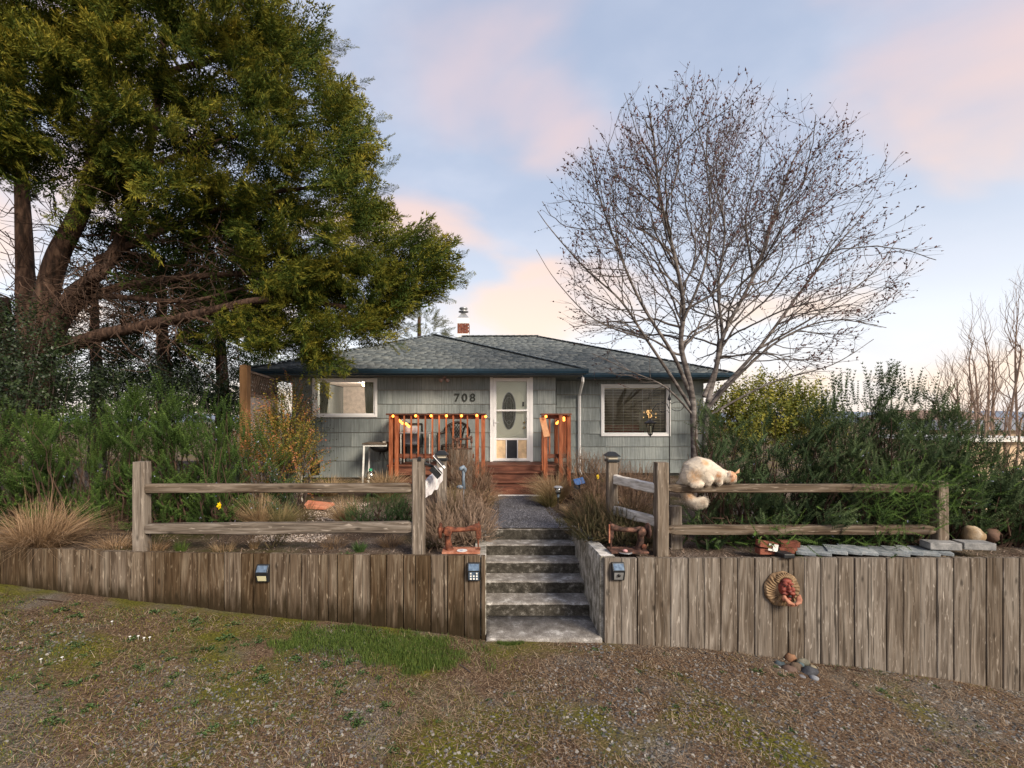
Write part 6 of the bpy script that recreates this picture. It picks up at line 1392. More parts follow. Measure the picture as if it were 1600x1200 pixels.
profL = lambda px: float(np.interp(px, [0, 60, 130, 200, 300, 360, 420, 470], [640, 622, 618, 600, 588, 605, 635, 690]))
extraL = lobes([(px, profL(px)+rl.uniform(-8, 70), rl.uniform(20, 38), 850, rl.uniform(6.5, 7.6)) for px in [rl.uniform(-20, 430) for _ in range(16)]], 7, .3)
profR = lambda px: float(np.interp(px, [1050, 1100, 1150, 1200, 1280, 1330, 1400, 1450, 1490, 1550, 1600, 1700], [650, 615, 600, 608, 596, 572, 562, 575, 620, 640, 640, 635]))
extraR = lobes([(px, profR(px)+rl.uniform(-6, 120)*(1 if px < 1480 else .8), rl.uniform(24, 46), 862, rl.uniform(6.1, 6.9)) for px in [rl.uniform(1070, 1680) for _ in range(34)]], 7, .32)
extraR += lobes([(1515, 745, 34, 862, 5.95), (1570, 735, 40, 865, 5.9), (1620, 720, 40, 868, 5.9), (1430, 770, 24, 850, 5.85), (1680, 720, 50, 868, 5.9), (1500, 690, 40, 860, 6.2), (1545, 700, 40, 860, 6.1), (1595, 690, 40, 860, 6.1), (1120, 790, 40, 862, 5.95), (1200, 800, 45, 862, 5.95), (1290, 800, 45, 862, 5.95), (1360, 790, 40, 862, 5.95)], 6, .2)
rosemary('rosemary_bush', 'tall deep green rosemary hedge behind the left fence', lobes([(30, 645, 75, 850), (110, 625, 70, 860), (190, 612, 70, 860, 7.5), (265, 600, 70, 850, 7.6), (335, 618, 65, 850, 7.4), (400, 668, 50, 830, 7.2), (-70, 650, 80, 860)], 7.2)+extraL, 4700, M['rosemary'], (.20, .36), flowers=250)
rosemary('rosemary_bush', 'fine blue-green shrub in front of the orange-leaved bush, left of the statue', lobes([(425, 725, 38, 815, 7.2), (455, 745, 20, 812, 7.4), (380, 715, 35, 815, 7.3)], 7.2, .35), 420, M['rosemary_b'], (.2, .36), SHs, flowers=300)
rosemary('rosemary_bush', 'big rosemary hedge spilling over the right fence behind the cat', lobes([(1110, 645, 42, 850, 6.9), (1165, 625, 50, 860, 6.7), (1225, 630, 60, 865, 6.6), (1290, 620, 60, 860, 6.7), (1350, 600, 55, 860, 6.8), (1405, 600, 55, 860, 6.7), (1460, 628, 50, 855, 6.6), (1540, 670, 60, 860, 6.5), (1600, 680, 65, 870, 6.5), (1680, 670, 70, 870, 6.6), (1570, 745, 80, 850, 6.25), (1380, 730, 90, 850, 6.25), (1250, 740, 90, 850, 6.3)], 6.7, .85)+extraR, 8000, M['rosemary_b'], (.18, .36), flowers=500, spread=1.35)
def spikes(n, x0, x1, prof, Y, m, label, sc=(.3, .6)):
    root = thing('rosemary_shoots', label, 'shrub', (X((x0+x1)/2, Y), Y, 1.5)); px = rng.uniform(x0, x1, n); yy = rng.uniform(Y-.4, Y+.4, n); z = A_([Z(prof(p)+62, b) for p, b in zip(px, yy)]); pos = np.stack([(px-CX)*yy/FP, yy, z], 1); d = rng.normal(0, .16, (n, 3))+A_([0, 0, 1]); ss = rng.uniform(*sc, n)
    V, F, T = multi(SH, pos, d, ss, sx=ss*.8, jit=.3); npmesh('foliage', V, F, m, root, T, 'stuff')
spikes(90, 1280, 1500, profR, 6.7, M['rosemary_b'], 'tall dark shoots standing out above the right rosemary hedge', (.3, .62))
spikes(90, 0, 440, profL, 7.3, M['rosemary'], 'bright upright shoots standing above the left rosemary hedge', (.3, .55))
def sprig(px, py, Y, n, hw, hh, label):
    x, z = X(px, Y), Z(py, Y); root = thing('rosemary_sprig', label, 'shrub', (x, Y+.2, .9), 'rosemary sprigs reaching through the right fence'); pos = np.stack([x+rng.normal(0, hw*Y/FP, n), Y+rng.uniform(-.12, .25, n), z+rng.normal(0, hh*Y/FP, n)], 1); pos[:, 2] = np.maximum(pos[:, 2], .98); d = rng.normal(0, .5, (n, 3))+A_([0, -.35, .35]); s = rng.uniform(.16, .3, n)
    V, F, T = multi(SHs, pos, d, s, jit=.4); npmesh('foliage', V, F, M['rosemary'], root, T, 'stuff'); m = MB(); m.tube(wob_path((x, 6.3, z-.1), (x, Y, z), 4, .03, R), .008, 4); m.build('stem', M['twig_dark'], root)
sprig(1385, 778, 5.52, 120, 30, 26, 'bright rosemary sprig hanging over the right end of the top rail')
sprig(1392, 835, 5.52, 40, 10, 18, 'small rosemary sprig trailing down to the grey pavers')
sprig(1225, 838, 5.56, 60, 34, 10, 'low rosemary sprigs just above the red bricks')
sprig(1125, 848, 5.95, 70, 40, 8, 'low rosemary growth behind the lower rail near the cat')
sprig(1320, 846, 5.80, 60, 40, 7, 'low rosemary growth just above the grey pavers')
sprig(1510, 770, 5.72, 110, 26, 30, 'rosemary branches beside the end post hiding its right edge')
sprig(1450, 768, 5.52, 60, 14, 14, 'rosemary tips crossing the top rail next to the end post')
sprig(1455, 795, 5.54, 60, 18, 24, 'rosemary sprig crossing the end post of the right fence')
# ---- broadleaf shrubs
def leafy(name, label, cells, n, m, T=LT, s=(.3, .5), cat='shrub', updir=.5, stems=None):
    c0 = cells[0]; root = thing(name, label, cat, (c0[0], c0[1], .9)); P_, D_ = [], []
    vol = A_([c[3]*c[5] for c in cells]); vol = vol/vol.sum()
    for c, v in zip(cells, vol):
        k = int(n*v); u = norm(rng.normal(0, 1, (k, 3)))*(rng.uniform(.05, 1, k)**.3)[:, None]; P_.append(A_(c[:3])+u*A_(c[3:])); D_.append(u+A_([0, 0, updir])+rng.normal(0, .35, u.shape))
    pos, d = np.concatenate(P_), np.concatenate(D_); pos[:, 2] = np.maximum(pos[:, 2], .9); V, F, Tt = multi(T, pos, d, rng.uniform(*s, len(pos)), jit=.5); npmesh('foliage', V, F, m, root, Tt, 'stuff')
    b = MB()
    for c in cells:
        for _ in range(8): b.tube(wob_path((c[0]+R.uniform(-.1, .1), c[1], .85), (c[0]+R.uniform(-.8, .8)*c[3], c[1]+R.uniform(-.6, .6)*c[4], c[2]+R.uniform(0, .9)*c[5]), 5, .04, R), [.014, .012, .010, .008, .006, .003], 4, False)
    b.build('stems', stems or M['twig'], root)['kind'] = 'stuff'; return root
leafy('ivy_thicket', 'dark glossy ivy thicket at the left edge below the cedar', lobes([(25, 470, 75, 690, 8.3), (70, 520, 45, 690, 8.4), (-60, 480, 80, 700, 8.3)], 8.3, .7), 1500, M['ivy'], LT, (.25, .42))
leafy('ivy_thicket', 'dark ivy mass behind the rosemary left of the trellis post', lobes([(200, 545, 60, 700, 9.6), (330, 570, 55, 700, 9.6), (265, 580, 60, 700, 9.7), (130, 570, 50, 700, 9.5)], 9.6, .5), 1500, M['ivy'], LT, (.25, .42))
leafy('barberry_bush', 'bush with orange, red and yellow-green leaves beside the trellis fence', lobes([(440, 640, 36, 770, 8.2), (418, 650, 32, 760, 8.3), (468, 690, 24, 770, 8.2), (455, 610, 22, 700, 8.5)], 8.2, .4), 900, M['barberry'], [T_leaftwig(s_, 16, .075, .028) for s_ in range(3)], (.28, .5), 'shrub', .9)
leafy('green_shrub', 'dark green arching shrub between the orange bush and the siding', lobes([(470, 640, 26, 745, 8.9), (455, 600, 25, 680, 9.2)], 8.9, .3), 260, M['ivy'], [T_leaftwig(s_, 14, .08, .02) for s_ in range(2)], (.3, .5))
leafy('laurel_hedge', 'yellow-green leafy shrub lit up behind the right rosemary', lobes([(1140, 615, 35, 700, 12.0), (1185, 600, 45, 700, 12.2), (1235, 606, 40, 700, 12.1), (1265, 640, 25, 700, 11.8)], 12, .8), 1500, M['laurel'], [T_leaftwig(s_, 12, .17, .05) for s_ in range(3)], (.35, .55), 'shrub', .8)
rosemary('lavender_bush', 'dense mid-green lavender mound behind the left fence rails', lobes([(570, 776, 26, 822, 7.0), (605, 768, 30, 822, 7.0), (636, 778, 20, 822, 7.0)], 7.0, .3), 420, mat('lavender_foliage', [(.02, .045, .016), (.05, .10, .035), (.09, .15, .05), (.16, .20, .08)], .8, ns=1, tint=.65, trans=.25), (.14, .26), SHs)
# ---- grasses, heathers
def clump(label, px, py_base, Y, n, h, spread, m, br=.08, wd=.004, lean=None, name='grass_clump', cat='grass', droop=.6, group='dry grass clumps in the garden bed'):
    x = X(px, Y); z = zb(x, Y)-.01 if Y > 5.5 else zg(x, Y)-.01; V, F, T = blades(br, n, h, spread, wd, 4, droop, lean); V = V+A_([[x, Y, z]]); o = npmesh(name, V, F, m, None, T, None, (x, Y, z)); tag(o, label, cat, group); return o
clump('largest collapsed mound of dead brown grass at the left edge', 66, 860, 5.98, 1700, .74, .70, M['deadgrass'], .24, .0042, (.2, 0), droop=1.35)
clump('taller dead stalks rising from the brown mound at the left', 60, 860, 6.0, 30, 1.15, .25, M['deadgrass'], .15, .004, None)
clump('arching tan grass clump behind the left rails beside the yellow flower', 405, 820, 6.9, 800, .62, .48, M['straw'], .07, .0035, (-.3, 0))
clump('greenish grass clump right of the tan one behind the left rails', 438, 820, 6.8, 450, .50, .42, M['greenstraw'], .06, .0035, (.5, 0))
clump('pinkish tan grass clump in front of the terracotta slab', 540, 815, 7.2, 700, .52, .38, M['straw'], .08, .0035, (-.2, 0))
clump('pale grass clump near the siding left of the work bench', 515, 745, 9.6, 600, .48, .75, M['straw'], .12, .005)
clump('pale grass clump growing at the foot of the work bench', 600, 760, 9.4, 800, .62, .75, M['straw'], .14, .005)
clump('pale grass clump beside the dark urn', 470, 745, 9.9, 350, .40, .55, M['straw'], .12, .005)
clump('yellow-green grass tuft behind the left inner post', 712, 765, 8.0, 420, .62, .30, M['greenstraw'], .08, .0045)
clump('tan grass clump drooping over the left path edge', 752, 775, 8.9, 500, .42, .50, M['straw'], .10, .0045, (.3, -.2))
clump('big feathery straw-coloured clump at the right side of the porch steps', 868, 778, 9.2, 1300, .72, .62, M['straw'], .12, .0045, (-.25, -.1))
clump('green based grass clump in front of the porch steps clump', 858, 785, 8.9, 500, .42, .42, M['greenstraw'], .10, .0045, (-.2, -.1))
clump('brownish tuft of grass left of the right inner post', 930, 775, 7.8, 450, .50, .35, M['greenstraw'], .12, .0045)
clump('dry brown tuft behind the pale leaning rails', 990, 790, 7.4, 600, .50, .38, M['deadgrass'], .15, .0045)
clump('small green grass tuft behind the left planks', 283, 865, 5.75, 130, .18, .10, M['lawn'], .05, .003)
clump('thin straw tuft behind the left planks', 350, 865, 5.8, 160, .22, .20, M['straw'], .12, .0025)
clump('short pale tuft under the lower left rail', 397, 860, 5.9, 140, .26, .14, M['straw'], .04, .0028)
def heather(label, cells, n, m, s=(.12, .24), name='heather_bush', T=SHs, group='faded heather mounds in the garden bed', dens=None, up=.7):
    c0 = cells[0]; root = thing(name, label, 'shrub', (c0[0], c0[1], .88), group); P_, D_ = [], []
    vol = A_([c[3]*c[5] for c in cells]); vol = vol/vol.sum()
    for c, v in zip(cells, vol):
        k = int(n*v); u = norm(rng.normal(0, 1, (k, 3)))*(rng.uniform(.1, 1, k)**.25)[:, None]; P_.append(A_(c[:3])+u*A_(c[3:])); D_.append(u*.7+A_([0, 0, up])+rng.normal(0, .22, u.shape))
    pos, d = np.concatenate(P_), np.concatenate(D_); pos[:, 2] = np.maximum(pos[:, 2], .93); ss = rng.uniform(*s, len(pos)); V, F, Tt = multi(T, pos, d, ss, sx=ss*1.05, jit=.45); npmesh('foliage', V, F, m, root, Tt, 'stuff')
    b = MB()
    for c in cells:
        for _ in range(7): b.tube([(c[0], c[1], .85), (c[0]+R.uniform(-.8, .8)*c[3], c[1]+R.uniform(-.6, .2)*c[4], c[2]+R.uniform(0, .7)*c[5])], [.008, .004], 4, False)
    b.build('stems', M['twig_dark'], root)['kind'] = 'stuff'
heather('pinkish brown heather mound left of the steps behind the sewing machine', lobes([(710, 775, 45, 865, 6.4), (740, 790, 30, 855, 6.3), (690, 800, 30, 865, 6.2)], 6.4, .35), 2300, M['heather'], (.12, .22))
heather('brown seedheads left of the path behind the curved stake light', lobes([(735, 722, 28, 790, 8.4), (712, 705, 20, 770, 9.0), (752, 745, 18, 795, 7.8)], 8.4, .3), 800, M['brownshrub'], (.15, .28))
heather('greenish brown heather right of the steps behind the dark sewing machine', lobes([(930, 800, 34, 868, 6.4), (975, 800, 38, 868, 6.2), (1005, 815, 20, 868, 6.1), (915, 785, 25, 830, 6.9)], 6.3, .32), 1900, M['heather_g'], (.12, .24))
heather('rusty brown shrub in front of the downspout and right wall', lobes([(905, 715, 34, 790, 9.3), (945, 722, 35, 790, 9.0), (1000, 738, 34, 790, 9.0), (985, 752, 34, 810, 7.6), (930, 760, 25, 810, 7.8)], 9.2, .4), 1500, M['brownshrub'], (.18, .34))
heather('low dark brown dead plants by the left fence post', lobes([(672, 845, 16, 868, 5.95)], 5.95, .1), 120, M['heather_g'], (.08, .16))
clump('bright green weed behind the left planks', 562, 850, 5.85, 160, .16, .10, M['weed'], .05, .006, None, 'weed', 'weed', .5, 'weeds behind the planks')
clump('low green weed left of the bright one behind the planks', 540, 862, 5.65, 90, .05, .13, M['weed'], .08, .006, None, 'weed', 'weed', .5, 'weeds behind the planks')
clump('low green weed behind the planks near the fence post', 600, 866, 5.62, 70, .04, .10, M['weed'], .06, .006, None, 'weed', 'weed', .5, 'weeds behind the planks')
heather('low grey-green plants beside the pale pebbles in the left bed', lobes([(470, 790, 22, 822, 7.4), (430, 835, 16, 862, 6.0)], 7.0, .2), 260, M['heather_g'], (.10, .18))
clump('small brown dry tuft below the lavender mound', 610, 845, 6.1, 260, .16, .22, M['deadgrass'], .12, .003)
clump('sparse tan tuft left of the lavender mound', 520, 850, 6.0, 200, .15, .22, M['deadgrass'], .14, .003)
clump('wispy dry tuft at the foot of the left fence post', 240, 862, 5.8, 220, .20, .24, M['deadgrass'], .14, .003)
clump('dry trailing grass under the left rosemary', 180, 860, 5.9, 260, .22, .35, M['deadgrass'], .2, .003)
clump('tan tuft right of the path behind the path light', 895, 800, 7.9, 350, .30, .28, M['straw'], .10, .004)
# ---- yellow flower(s)
def daffodil(px, py, Y, label, s=1.):
    c = P(px, py, Y); r = thing('daffodil', label, 'flower', (c.x, Y, zb(c.x, Y)), 'yellow daffodils'); m = MB(); m.tube([(c.x-.02, Y, zb(c.x, Y)), (c.x, Y, c.z)], .004, 5); m.build('stem', M['lawn'], r)
    for k in range(6):
        a = k*1.047+.3; m = MB(); d = Vector((math.cos(a)*.6, -.15, math.sin(a)))*.055*s; t = Vector((-math.sin(a), 0, math.cos(a)))*.014*s; m.q(c, c+d*.5+t, c+d, c+d*.5-t); m.build('petal', M['yellow'], r)
    m = MB(); m.lathe((c.x, Y-.03, c.z), [(.018*s, -.012), (.012*s, .025)], 8, 'y'); m.build('trumpet', M['yellow'], r)
daffodil(343, 790, 6.3, 'single bright yellow daffodil behind the left rails', 1.05)
daffodil(934, 745, 8.2, 'faded yellow daffodil in the brown grasses on the right', .9)
# ---- bare tree
def twiggy(rt, stems, cen, rad, seed, levels, m_b, m_bud=None, dens=1., rbase=.055, upb=.35, name='trunk', bud=.042, n3=5, gap=.2):
    r = random.Random(seed); tb_ = MB(); tw = MB(); buds = []
    cen = Vector(cen); rad = Vector(rad)
    def inside(p):
        q = p-cen; dn = q.normalized(); return ((q.x/rad.x)**2+(q.y/rad.y)**2+(q.z/rad.z)**2)/(1+(.42*mnoise.noise(dn*2.3+Vector((seed, 0, 0)))+.3*mnoise.noise(dn*6) if m_bud else 0))
    def grow(p, d, L_, r0, lev):
        n = max(3, int(L_/.13)); pts = [p]; q = p.copy(); dd = d.copy()
        for i in range(n):
            dd = (dd+Vector((r.gauss(0, .17), r.gauss(0, .17), r.gauss(0, .15)+.06*upb))).normalized(); q = q+dd*L_/n
            if inside(q) > 1.08+.15*r.random(): break
            pts.append(q)
        if len(pts) < 3: 
            if len(pts) == 1: return
        m = len(pts); (tb_ if lev < 2 else tw).tube(pts, [r0*(1-.72*i/(m-1)) for i in range(m)], 6 if lev < 1 else 4 if lev < 2 else 3, False)
        side(pts, r0, lev, L_)
    def side(pts, r0, lev, L_):
        m = len(pts)
        if lev >= levels:
            for i in range(1, m):
                if m_bud:
                    for _ in range(r.choice((0, 1, 1, 2))): buds.append((pts[i].lerp(pts[i-1], r.random()), (pts[i]-pts[i-1]).normalized()))
            if m_bud: buds.append((pts[-1], (pts[-1]-pts[-2]).normalized()))
            return
        tot = sum((pts[i+1]-pts[i]).length for i in range(m-1)); k = int(tot*dens/(gap*(.62, .85, 1.0)[min(lev, 2)]))
        for j in range(k):
            t = (.22 if lev else .3)+(.78 if lev else .7)*(j+r.random())/max(1, k); f = min(m-1.001, t*(m-1)); i = int(f); p = pts[i].lerp(pts[i+1], f-i); ax_ = (pts[i+1]-pts[i]).normalized()
            outw = (p-cen); outw = Vector((outw.x/rad.x, outw.y/rad.y, outw.z/rad.z*.6+.25)).normalized()
            d = (ax_*.75+outw*.45+Vector((r.gauss(0, .6), r.gauss(0, .6), r.gauss(0, .45)+upb*.6))).normalized()
            Lc = L_*r.uniform(.30, .68)*(1.15-.6*t); 
            if Lc > .10: grow(p, d, Lc, max(.0032, r0*(1-.7*t)*.5), lev+1)
    tk = .74 if m_bud else 1.
    for st, r0 in stems:
        r0 *= tk
        s = smoothpath(st, 5); m = len(s); tb_.tube(s, [max(.006, r0*(1-.88*(i/(m-1))**.8)) for i in range(m)], 8, False); Ls = sum((s[i+1]-s[i]).length for i in range(m-1)); side(s, r0*.8, 0, Ls)
    tb_.build(name, m_b, rt, True); o = tw.build('twigs', M['twig'] if m_bud else m_b, rt); o['kind'] = 'stuff'
    if buds:
        V = []; F = []
        BT = A_([[-.5, -.5, .0], [.5, -.5, 0], [0, .6, 0], [0, 0, 1.0]]); BF = A_([[0, 1, 3], [1, 2, 3], [2, 0, 3]]); pos = A_([tuple(b[0]) for b in buds]); dr = A_([tuple(b[1]) for b in buds])+rng.normal(0, .5, (len(buds), 3)); sc2 = rng.uniform(.7, 1.5, len(buds))*bud
        V, F, T = scatter((BT, BF, np.zeros(4)), pos, dr, sc2, sx=sc2*.42); npmesh('buds', V, F, m_bud, rt, T, 'stuff')
    return len(buds)
bt_ = thing('bare_tree', 'spreading leafless tree with dark red buds in front of the right wall', 'tree', (X(1088, 9.2), 9.2, .95))
q = lambda *a: [P(*p) for p in a]
stems = [(q((1086, 790, 9.2), (1084, 660, 9.2), (1078, 600, 9.15), (1064, 540, 9.1), (1068, 480, 9.0), (1054, 400, 8.8), (1030, 300, 8.6), (1022, 220, 8.5), (1015, 180, 8.4)), .115),
 (q((1100, 790, 9.25), (1104, 650, 9.3), (1118, 580, 9.4), (1132, 520, 9.5), (1178, 430, 9.8), (1212, 330, 9.9), (1240, 250, 10.0), (1270, 205, 10.0)), .10),
 (q((1082, 640, 9.2), (1050, 590, 9.1), (1010, 530, 8.9), (970, 470, 8.7), (915, 420, 8.6), (862, 360, 8.5), (840, 330, 8.5)), .055),
 (q((1080, 620, 9.2), (1052, 555, 9), (1000, 470, 8.8), (962, 380, 8.7), (935, 300, 8.6), (920, 215, 8.5)), .06),
 (q((1104, 640, 9.3), (1150, 590, 9.1), (1220, 530, 8.9), (1300, 500, 8.8), (1385, 512, 8.7)), .055),
 (q((1106, 630, 9.3), (1185, 545, 9.5), (1255, 450, 9.7), (1315, 375, 9.7), (1365, 320, 9.6)), .065),
 (q((1100, 620, 9.3), (1128, 540, 9.5), (1122, 450, 9.6), (1132, 350, 9.7), (1105, 250, 9.7), (1108, 180, 9.7)), .06),
 (q((1068, 500, 9.0), (1100, 420, 8.8), (1110, 340, 8.7), (1100, 235, 8.6), (1080, 180, 8.5)), .045),
 (q((1084, 650, 9.2), (1040, 605, 8.9), (985, 580, 8.7), (925, 552, 8.6)), .035),
 (q((1106, 650, 9.2), (1200, 600, 9.0), (1300, 570, 8.9), (1365, 530, 8.8)), .035),
 (q((1178, 430, 9.8), (1165, 340, 9.9), (1185, 260, 10), (1190, 195, 10)), .035),
 (q((1010, 530, 8.9), (930, 500, 8.7), (870, 440, 8.6), (838, 390, 8.6)), .028),
 (q((1185, 545, 9.5), (1280, 490, 9.4), (1360, 430, 9.3), (1405, 370, 9.3)), .035)]
cB = P(1118, 392, 9.2)
nb = twiggy(bt_, stems, cB, (3.35, 2.2, 2.85), 4, 3, M['bark_grey'], M['bud'], 1.0, gap=.30)
print('buds', nb)
# ---- bare trees far right
def fartree(px, Y, top, label, seed, wpx, zbot=-1.2, n=5, sp=1.):
    x = X(px, Y); r = random.Random(seed); rt = thing('bare_poplar', label, 'tree', (x, Y, zbot), 'thin leafless trees beyond the right hedge'); H = Z(top, Y)-zbot; wd = wpx*Y/FP; st = []
    for k in range(n):
        a = (k-(n-1)/2)/max(1, (n-1)/2) if n > 1 else 0; st.append(([Vector((x+a*wd*.12, Y, zbot)), Vector((x+a*wd*.35, Y+r.uniform(-.3, .3), zbot+H*.35)), Vector((x+a*wd*.7+r.gauss(0, .1), Y+r.uniform(-.4, .4), zbot+H*.7)), Vector((x+a*wd*.8, Y, zbot+H*(1-.22*abs(a)-.1*r.random())))], .09 if n < 4 else .07))
    twiggy(rt, st, (x, Y, zbot+H*.55), (wd*1.2, wd*1.2, H*.52), seed, 2, M['birch_bark'], None, sp*.55, upb=1.2, gap=.35)
fartree(1530, 20, 480, 'tall thin leafless tree beyond the hedge, left of the tallest one', 1, 26, n=4, sp=.8)
fartree(1600, 18, 440, 'tallest thin leafless tree at the right edge of the view', 2, 30, n=4, sp=.8)
fartree(1495, 17, 560, 'short wide leafless shrub tree above the right hedge', 3, 40, n=5, sp=1.0)
fartree(1560, 16, 590, 'tangled leafless shrub tree in front of the tall bare ones', 6, 46, n=5, sp=1.0)
# ------------------------------------------------------------------ ground cover on the yard
def gpos(n, x0=-6.4, x1=6.6, y0=3.1, y1=5.36, mask=None):
    x = rng.uniform(x0, x1, n); u = rng.uniform(0, 1, n); y = y0+(y1-y0)*u
    k = ~((x > -.03) & (x < 1.4) & (y > 5.32))
    if mask is not None: k &= mask(x, y)
    x, y = x[k], y[k]; k = np.abs(x-.1) < (y*1.2+.3); x, y = x[k], y[k]
    return np.stack([x, y, [zg(a, b) for a, b in zip(x, y)]], 1)
def nmask(s, th, seed, inv=False): return lambda x, y: (A_([fn(a, b, s, seed) for a, b in zip(x, y)]) > th) ^ inv
def flatbits(pos, ln, wd, tilt=.25, z=.004):
    n = len(pos); a = rng.uniform(0, 3.1416, n); l_ = rng.uniform(*ln, n); d = np.stack([np.cos(a), np.sin(a), rng.normal(0, tilt, n)], 1)*l_[:, None]/2; sd = np.stack([-np.sin(a), np.cos(a), np.zeros(n)], 1)*wd; c = pos+A_([0, 0, z])+np.abs(d[:, 2:3])*A_([0, 0, 1])
    V = np.stack([c-d-sd, c-d+sd, c+d+sd*.5, c+d-sd*.5], 1).reshape(-1, 3); F = (A_([[0, 1, 2], [0, 2, 3]])[None]+(np.arange(n)*4)[:, None, None]).reshape(-1, 3); return V, F, np.repeat(rng.uniform(0, 1, n), 4)
V, F, T = flatbits(gpos(92000, mask=lambda x, y: A_([fn(a, b, 1.3, 71)+.6*fn(a, b, 4, 72)+rng.normal(0, .25) for a, b in zip(x, y)]) > -.05), (.02, .085), .0020); npmesh('needle_litter', V, F, M['litter'], None, T, 'stuff'); tag(bpy.data.objects['needle_litter'], 'brown needles and straw strewn over the yard ground', 'litter')
oct_V = A_([[1, 0, 0], [-.9, .2, 0], [0, 1, 0.1], [0.1, -.9, 0], [0, 0, .7], [0, 0, -.6]]); oct_F = A_([[0, 2, 4], [2, 1, 4], [1, 3, 4], [3, 0, 4]])
pg = gpos(42000, mask=lambda x, y: A_([fn(a, b, .9, 31)+.35*min(1.2, max(-1, (4.6-b)*1.2))+.12*min(2, max(-2, a+1))+rng.normal(0, .15) for a, b in zip(x, y)]) > .04)
V, F, T = scatter((oct_V, oct_F, np.zeros(6)), pg+A_([0, 0, .003]), np.tile([0., 0, 1], (len(pg), 1))+rng.normal(0, .3, (len(pg), 3)), rng.uniform(.004, .010, len(pg))*.8, sx=0.004+.017*rng.uniform(0, 1, len(pg))**2.2, jit=1.); npmesh('gravel', V, F, M['gravel'], None, T, 'stuff'); tag(bpy.data.objects['gravel'], 'small grey gravel pressed into the yard ground', 'gravel')
def grassfield(name, pos, h, m, label, wd=.0022, lean=.35):
    n = len(pos); a = rng.uniform(0, 6.283, n); hh = rng.uniform(.5, 1.1, n)*h; out_ = np.stack([np.cos(a), np.sin(a)], 1)*(hh*rng.uniform(.1, lean*2, n))[:, None]; s = np.stack([-np.sin(a), np.cos(a), np.zeros(n)], 1)*wd
    mid = pos+np.stack([out_[:, 0]*.35, out_[:, 1]*.35, hh*.6], 1); tip = pos+np.stack([out_[:, 0], out_[:, 1], hh], 1); V = np.stack([pos-s, pos+s, mid+s*.7, mid-s*.7, tip], 1).reshape(-1, 3); F = (A_([[0, 1, 2], [0, 2, 3], [3, 2, 4]])[None]+(np.arange(n)*5)[:, None, None]).reshape(-1, 3)
    o = npmesh(name, V, F, m, None, np.clip(np.repeat(rng.uniform(0, .8, n), 5)+np.tile([0, 0, .1, .1, .2], n), 0, 1), 'stuff'); tag(o, label, 'grass')
lp = lambda x, y: A_([(-((a+1.20)/1.15)**2-((b-4.95)/.40)**2+1+1.1*fn(a, b, 2.2, 41)+.8*fn(a, b, 7, 43)+.9*rng.normal(0, .3)) for a, b in zip(x, y)]) > .25
grassfield('lawn_patch', gpos(48000, -2.9, .1, 4.3, 5.36, lp), .055, M['lawn'], 'patch of lush green grass before the left planks')
mm1 = lambda x, y: A_([fn(a, b, 1.5, 51)+.5*fn(a, b, 5, 52)+.17*min(2.5, max(-3, -a-1.2))+rng.normal(0, .12) for a, b in zip(x, y)]) > .02
grassfield('moss_patches', gpos(66000, mask=mm1), .018, M['moss'], 'olive moss and short turf in patches on the yard', .0028, .6)
mm2 = lambda x, y: A_([fn(a, b, 2.3, 61)+.5*fn(a, b, 7, 62)+.13*min(2.5, max(-3, -a-1.6))+rng.normal(0, .12) for a, b in zip(x, y)]) > .15
grassfield('short_turf', gpos(46000, mask=mm2), .030, M['weed'], 'thin short green turf scattered across the left yard', .0022, .7)
grassfield('turf_tuft', gpos(1800, .05, .5, 5.2, 5.33, lambda x, y: ((x-.28)/.16)**2+((y-5.3)/.05)**2 < 1), .035, M['lawn'], 'small green turf tuft at the front edge of the landing slab')
RV, RF, RT = [], [], []
def rosette(c, s, label=None, pale=False):
    n = rng.integers(9, 16)
    for k in range(n*2):
        a = rng.uniform(0, 6.283); l_ = s*rng.uniform(.5, 1.1); w_ = l_*.17; d = A_([math.cos(a), math.sin(a), 0]); sd = A_([-math.sin(a), math.cos(a), 0]); off = rng.normal(0, s*.5, 3)*A_([1, 1, 0]); b = A_(c)+off; z1, z2 = s*rng.uniform(.1, .5), s*rng.uniform(.0, .4); i = len(RV)
        RV.extend([b, b+d*l_*.55+sd*w_+A_([0, 0, z1]), b+d*l_+A_([0, 0, z2]), b+d*l_*.55-sd*w_+A_([0, 0, z1])]); RF.extend([(i, i+1, i+2), (i, i+2, i+3)]); RT.extend([rng.uniform(0, 1)]*4)
WL_ = [(118, 945, .05), (240, 952, .07), (280, 968, .05), (52, 975, .06), (150, 1040, .06), (205, 1000, .07), (215, 1045, .07), (120, 1010, .05), (350, 998, .08), (375, 975, .05), (275, 985, .06), (270, 955, .05), (460, 1030, .08), (510, 1042, .06), (565, 1008, .05), (330, 1065, .05), (305, 1018, .05), (40, 1015, .05), (655, 1045, .06), (590, 1062, .05), (500, 1070, .05), (930, 1015, .05), (1060, 1055, .05), (1000, 1050, .05), (1185, 1050, .06), (945, 1110, .05), (600, 1100, .04), (430, 1105, .06), (250, 1095, .05), (140, 1105, .06), (1375, 1080, .05), (800, 1085, .04), (20, 1060, .05), (395, 1130, .05)]
for i, (px, py, s) in enumerate(WL_):
    Y = 4.8
    for _ in range(8): Y = (EYE-zg(X(px, Y), Y))*FP/(py-HY)
    Y = min(Y, 5.3); x = X(px, Y); rosette((x, Y, zg(x, Y)), s*.8)
for c in gpos(170, -6, -.5, 3.4, 5.2): rosette(tuple(c), rng.uniform(.02, .055))
for c in gpos(60, -.5, 6, 3.4, 5.2): rosette(tuple(c), rng.uniform(.015, .035))
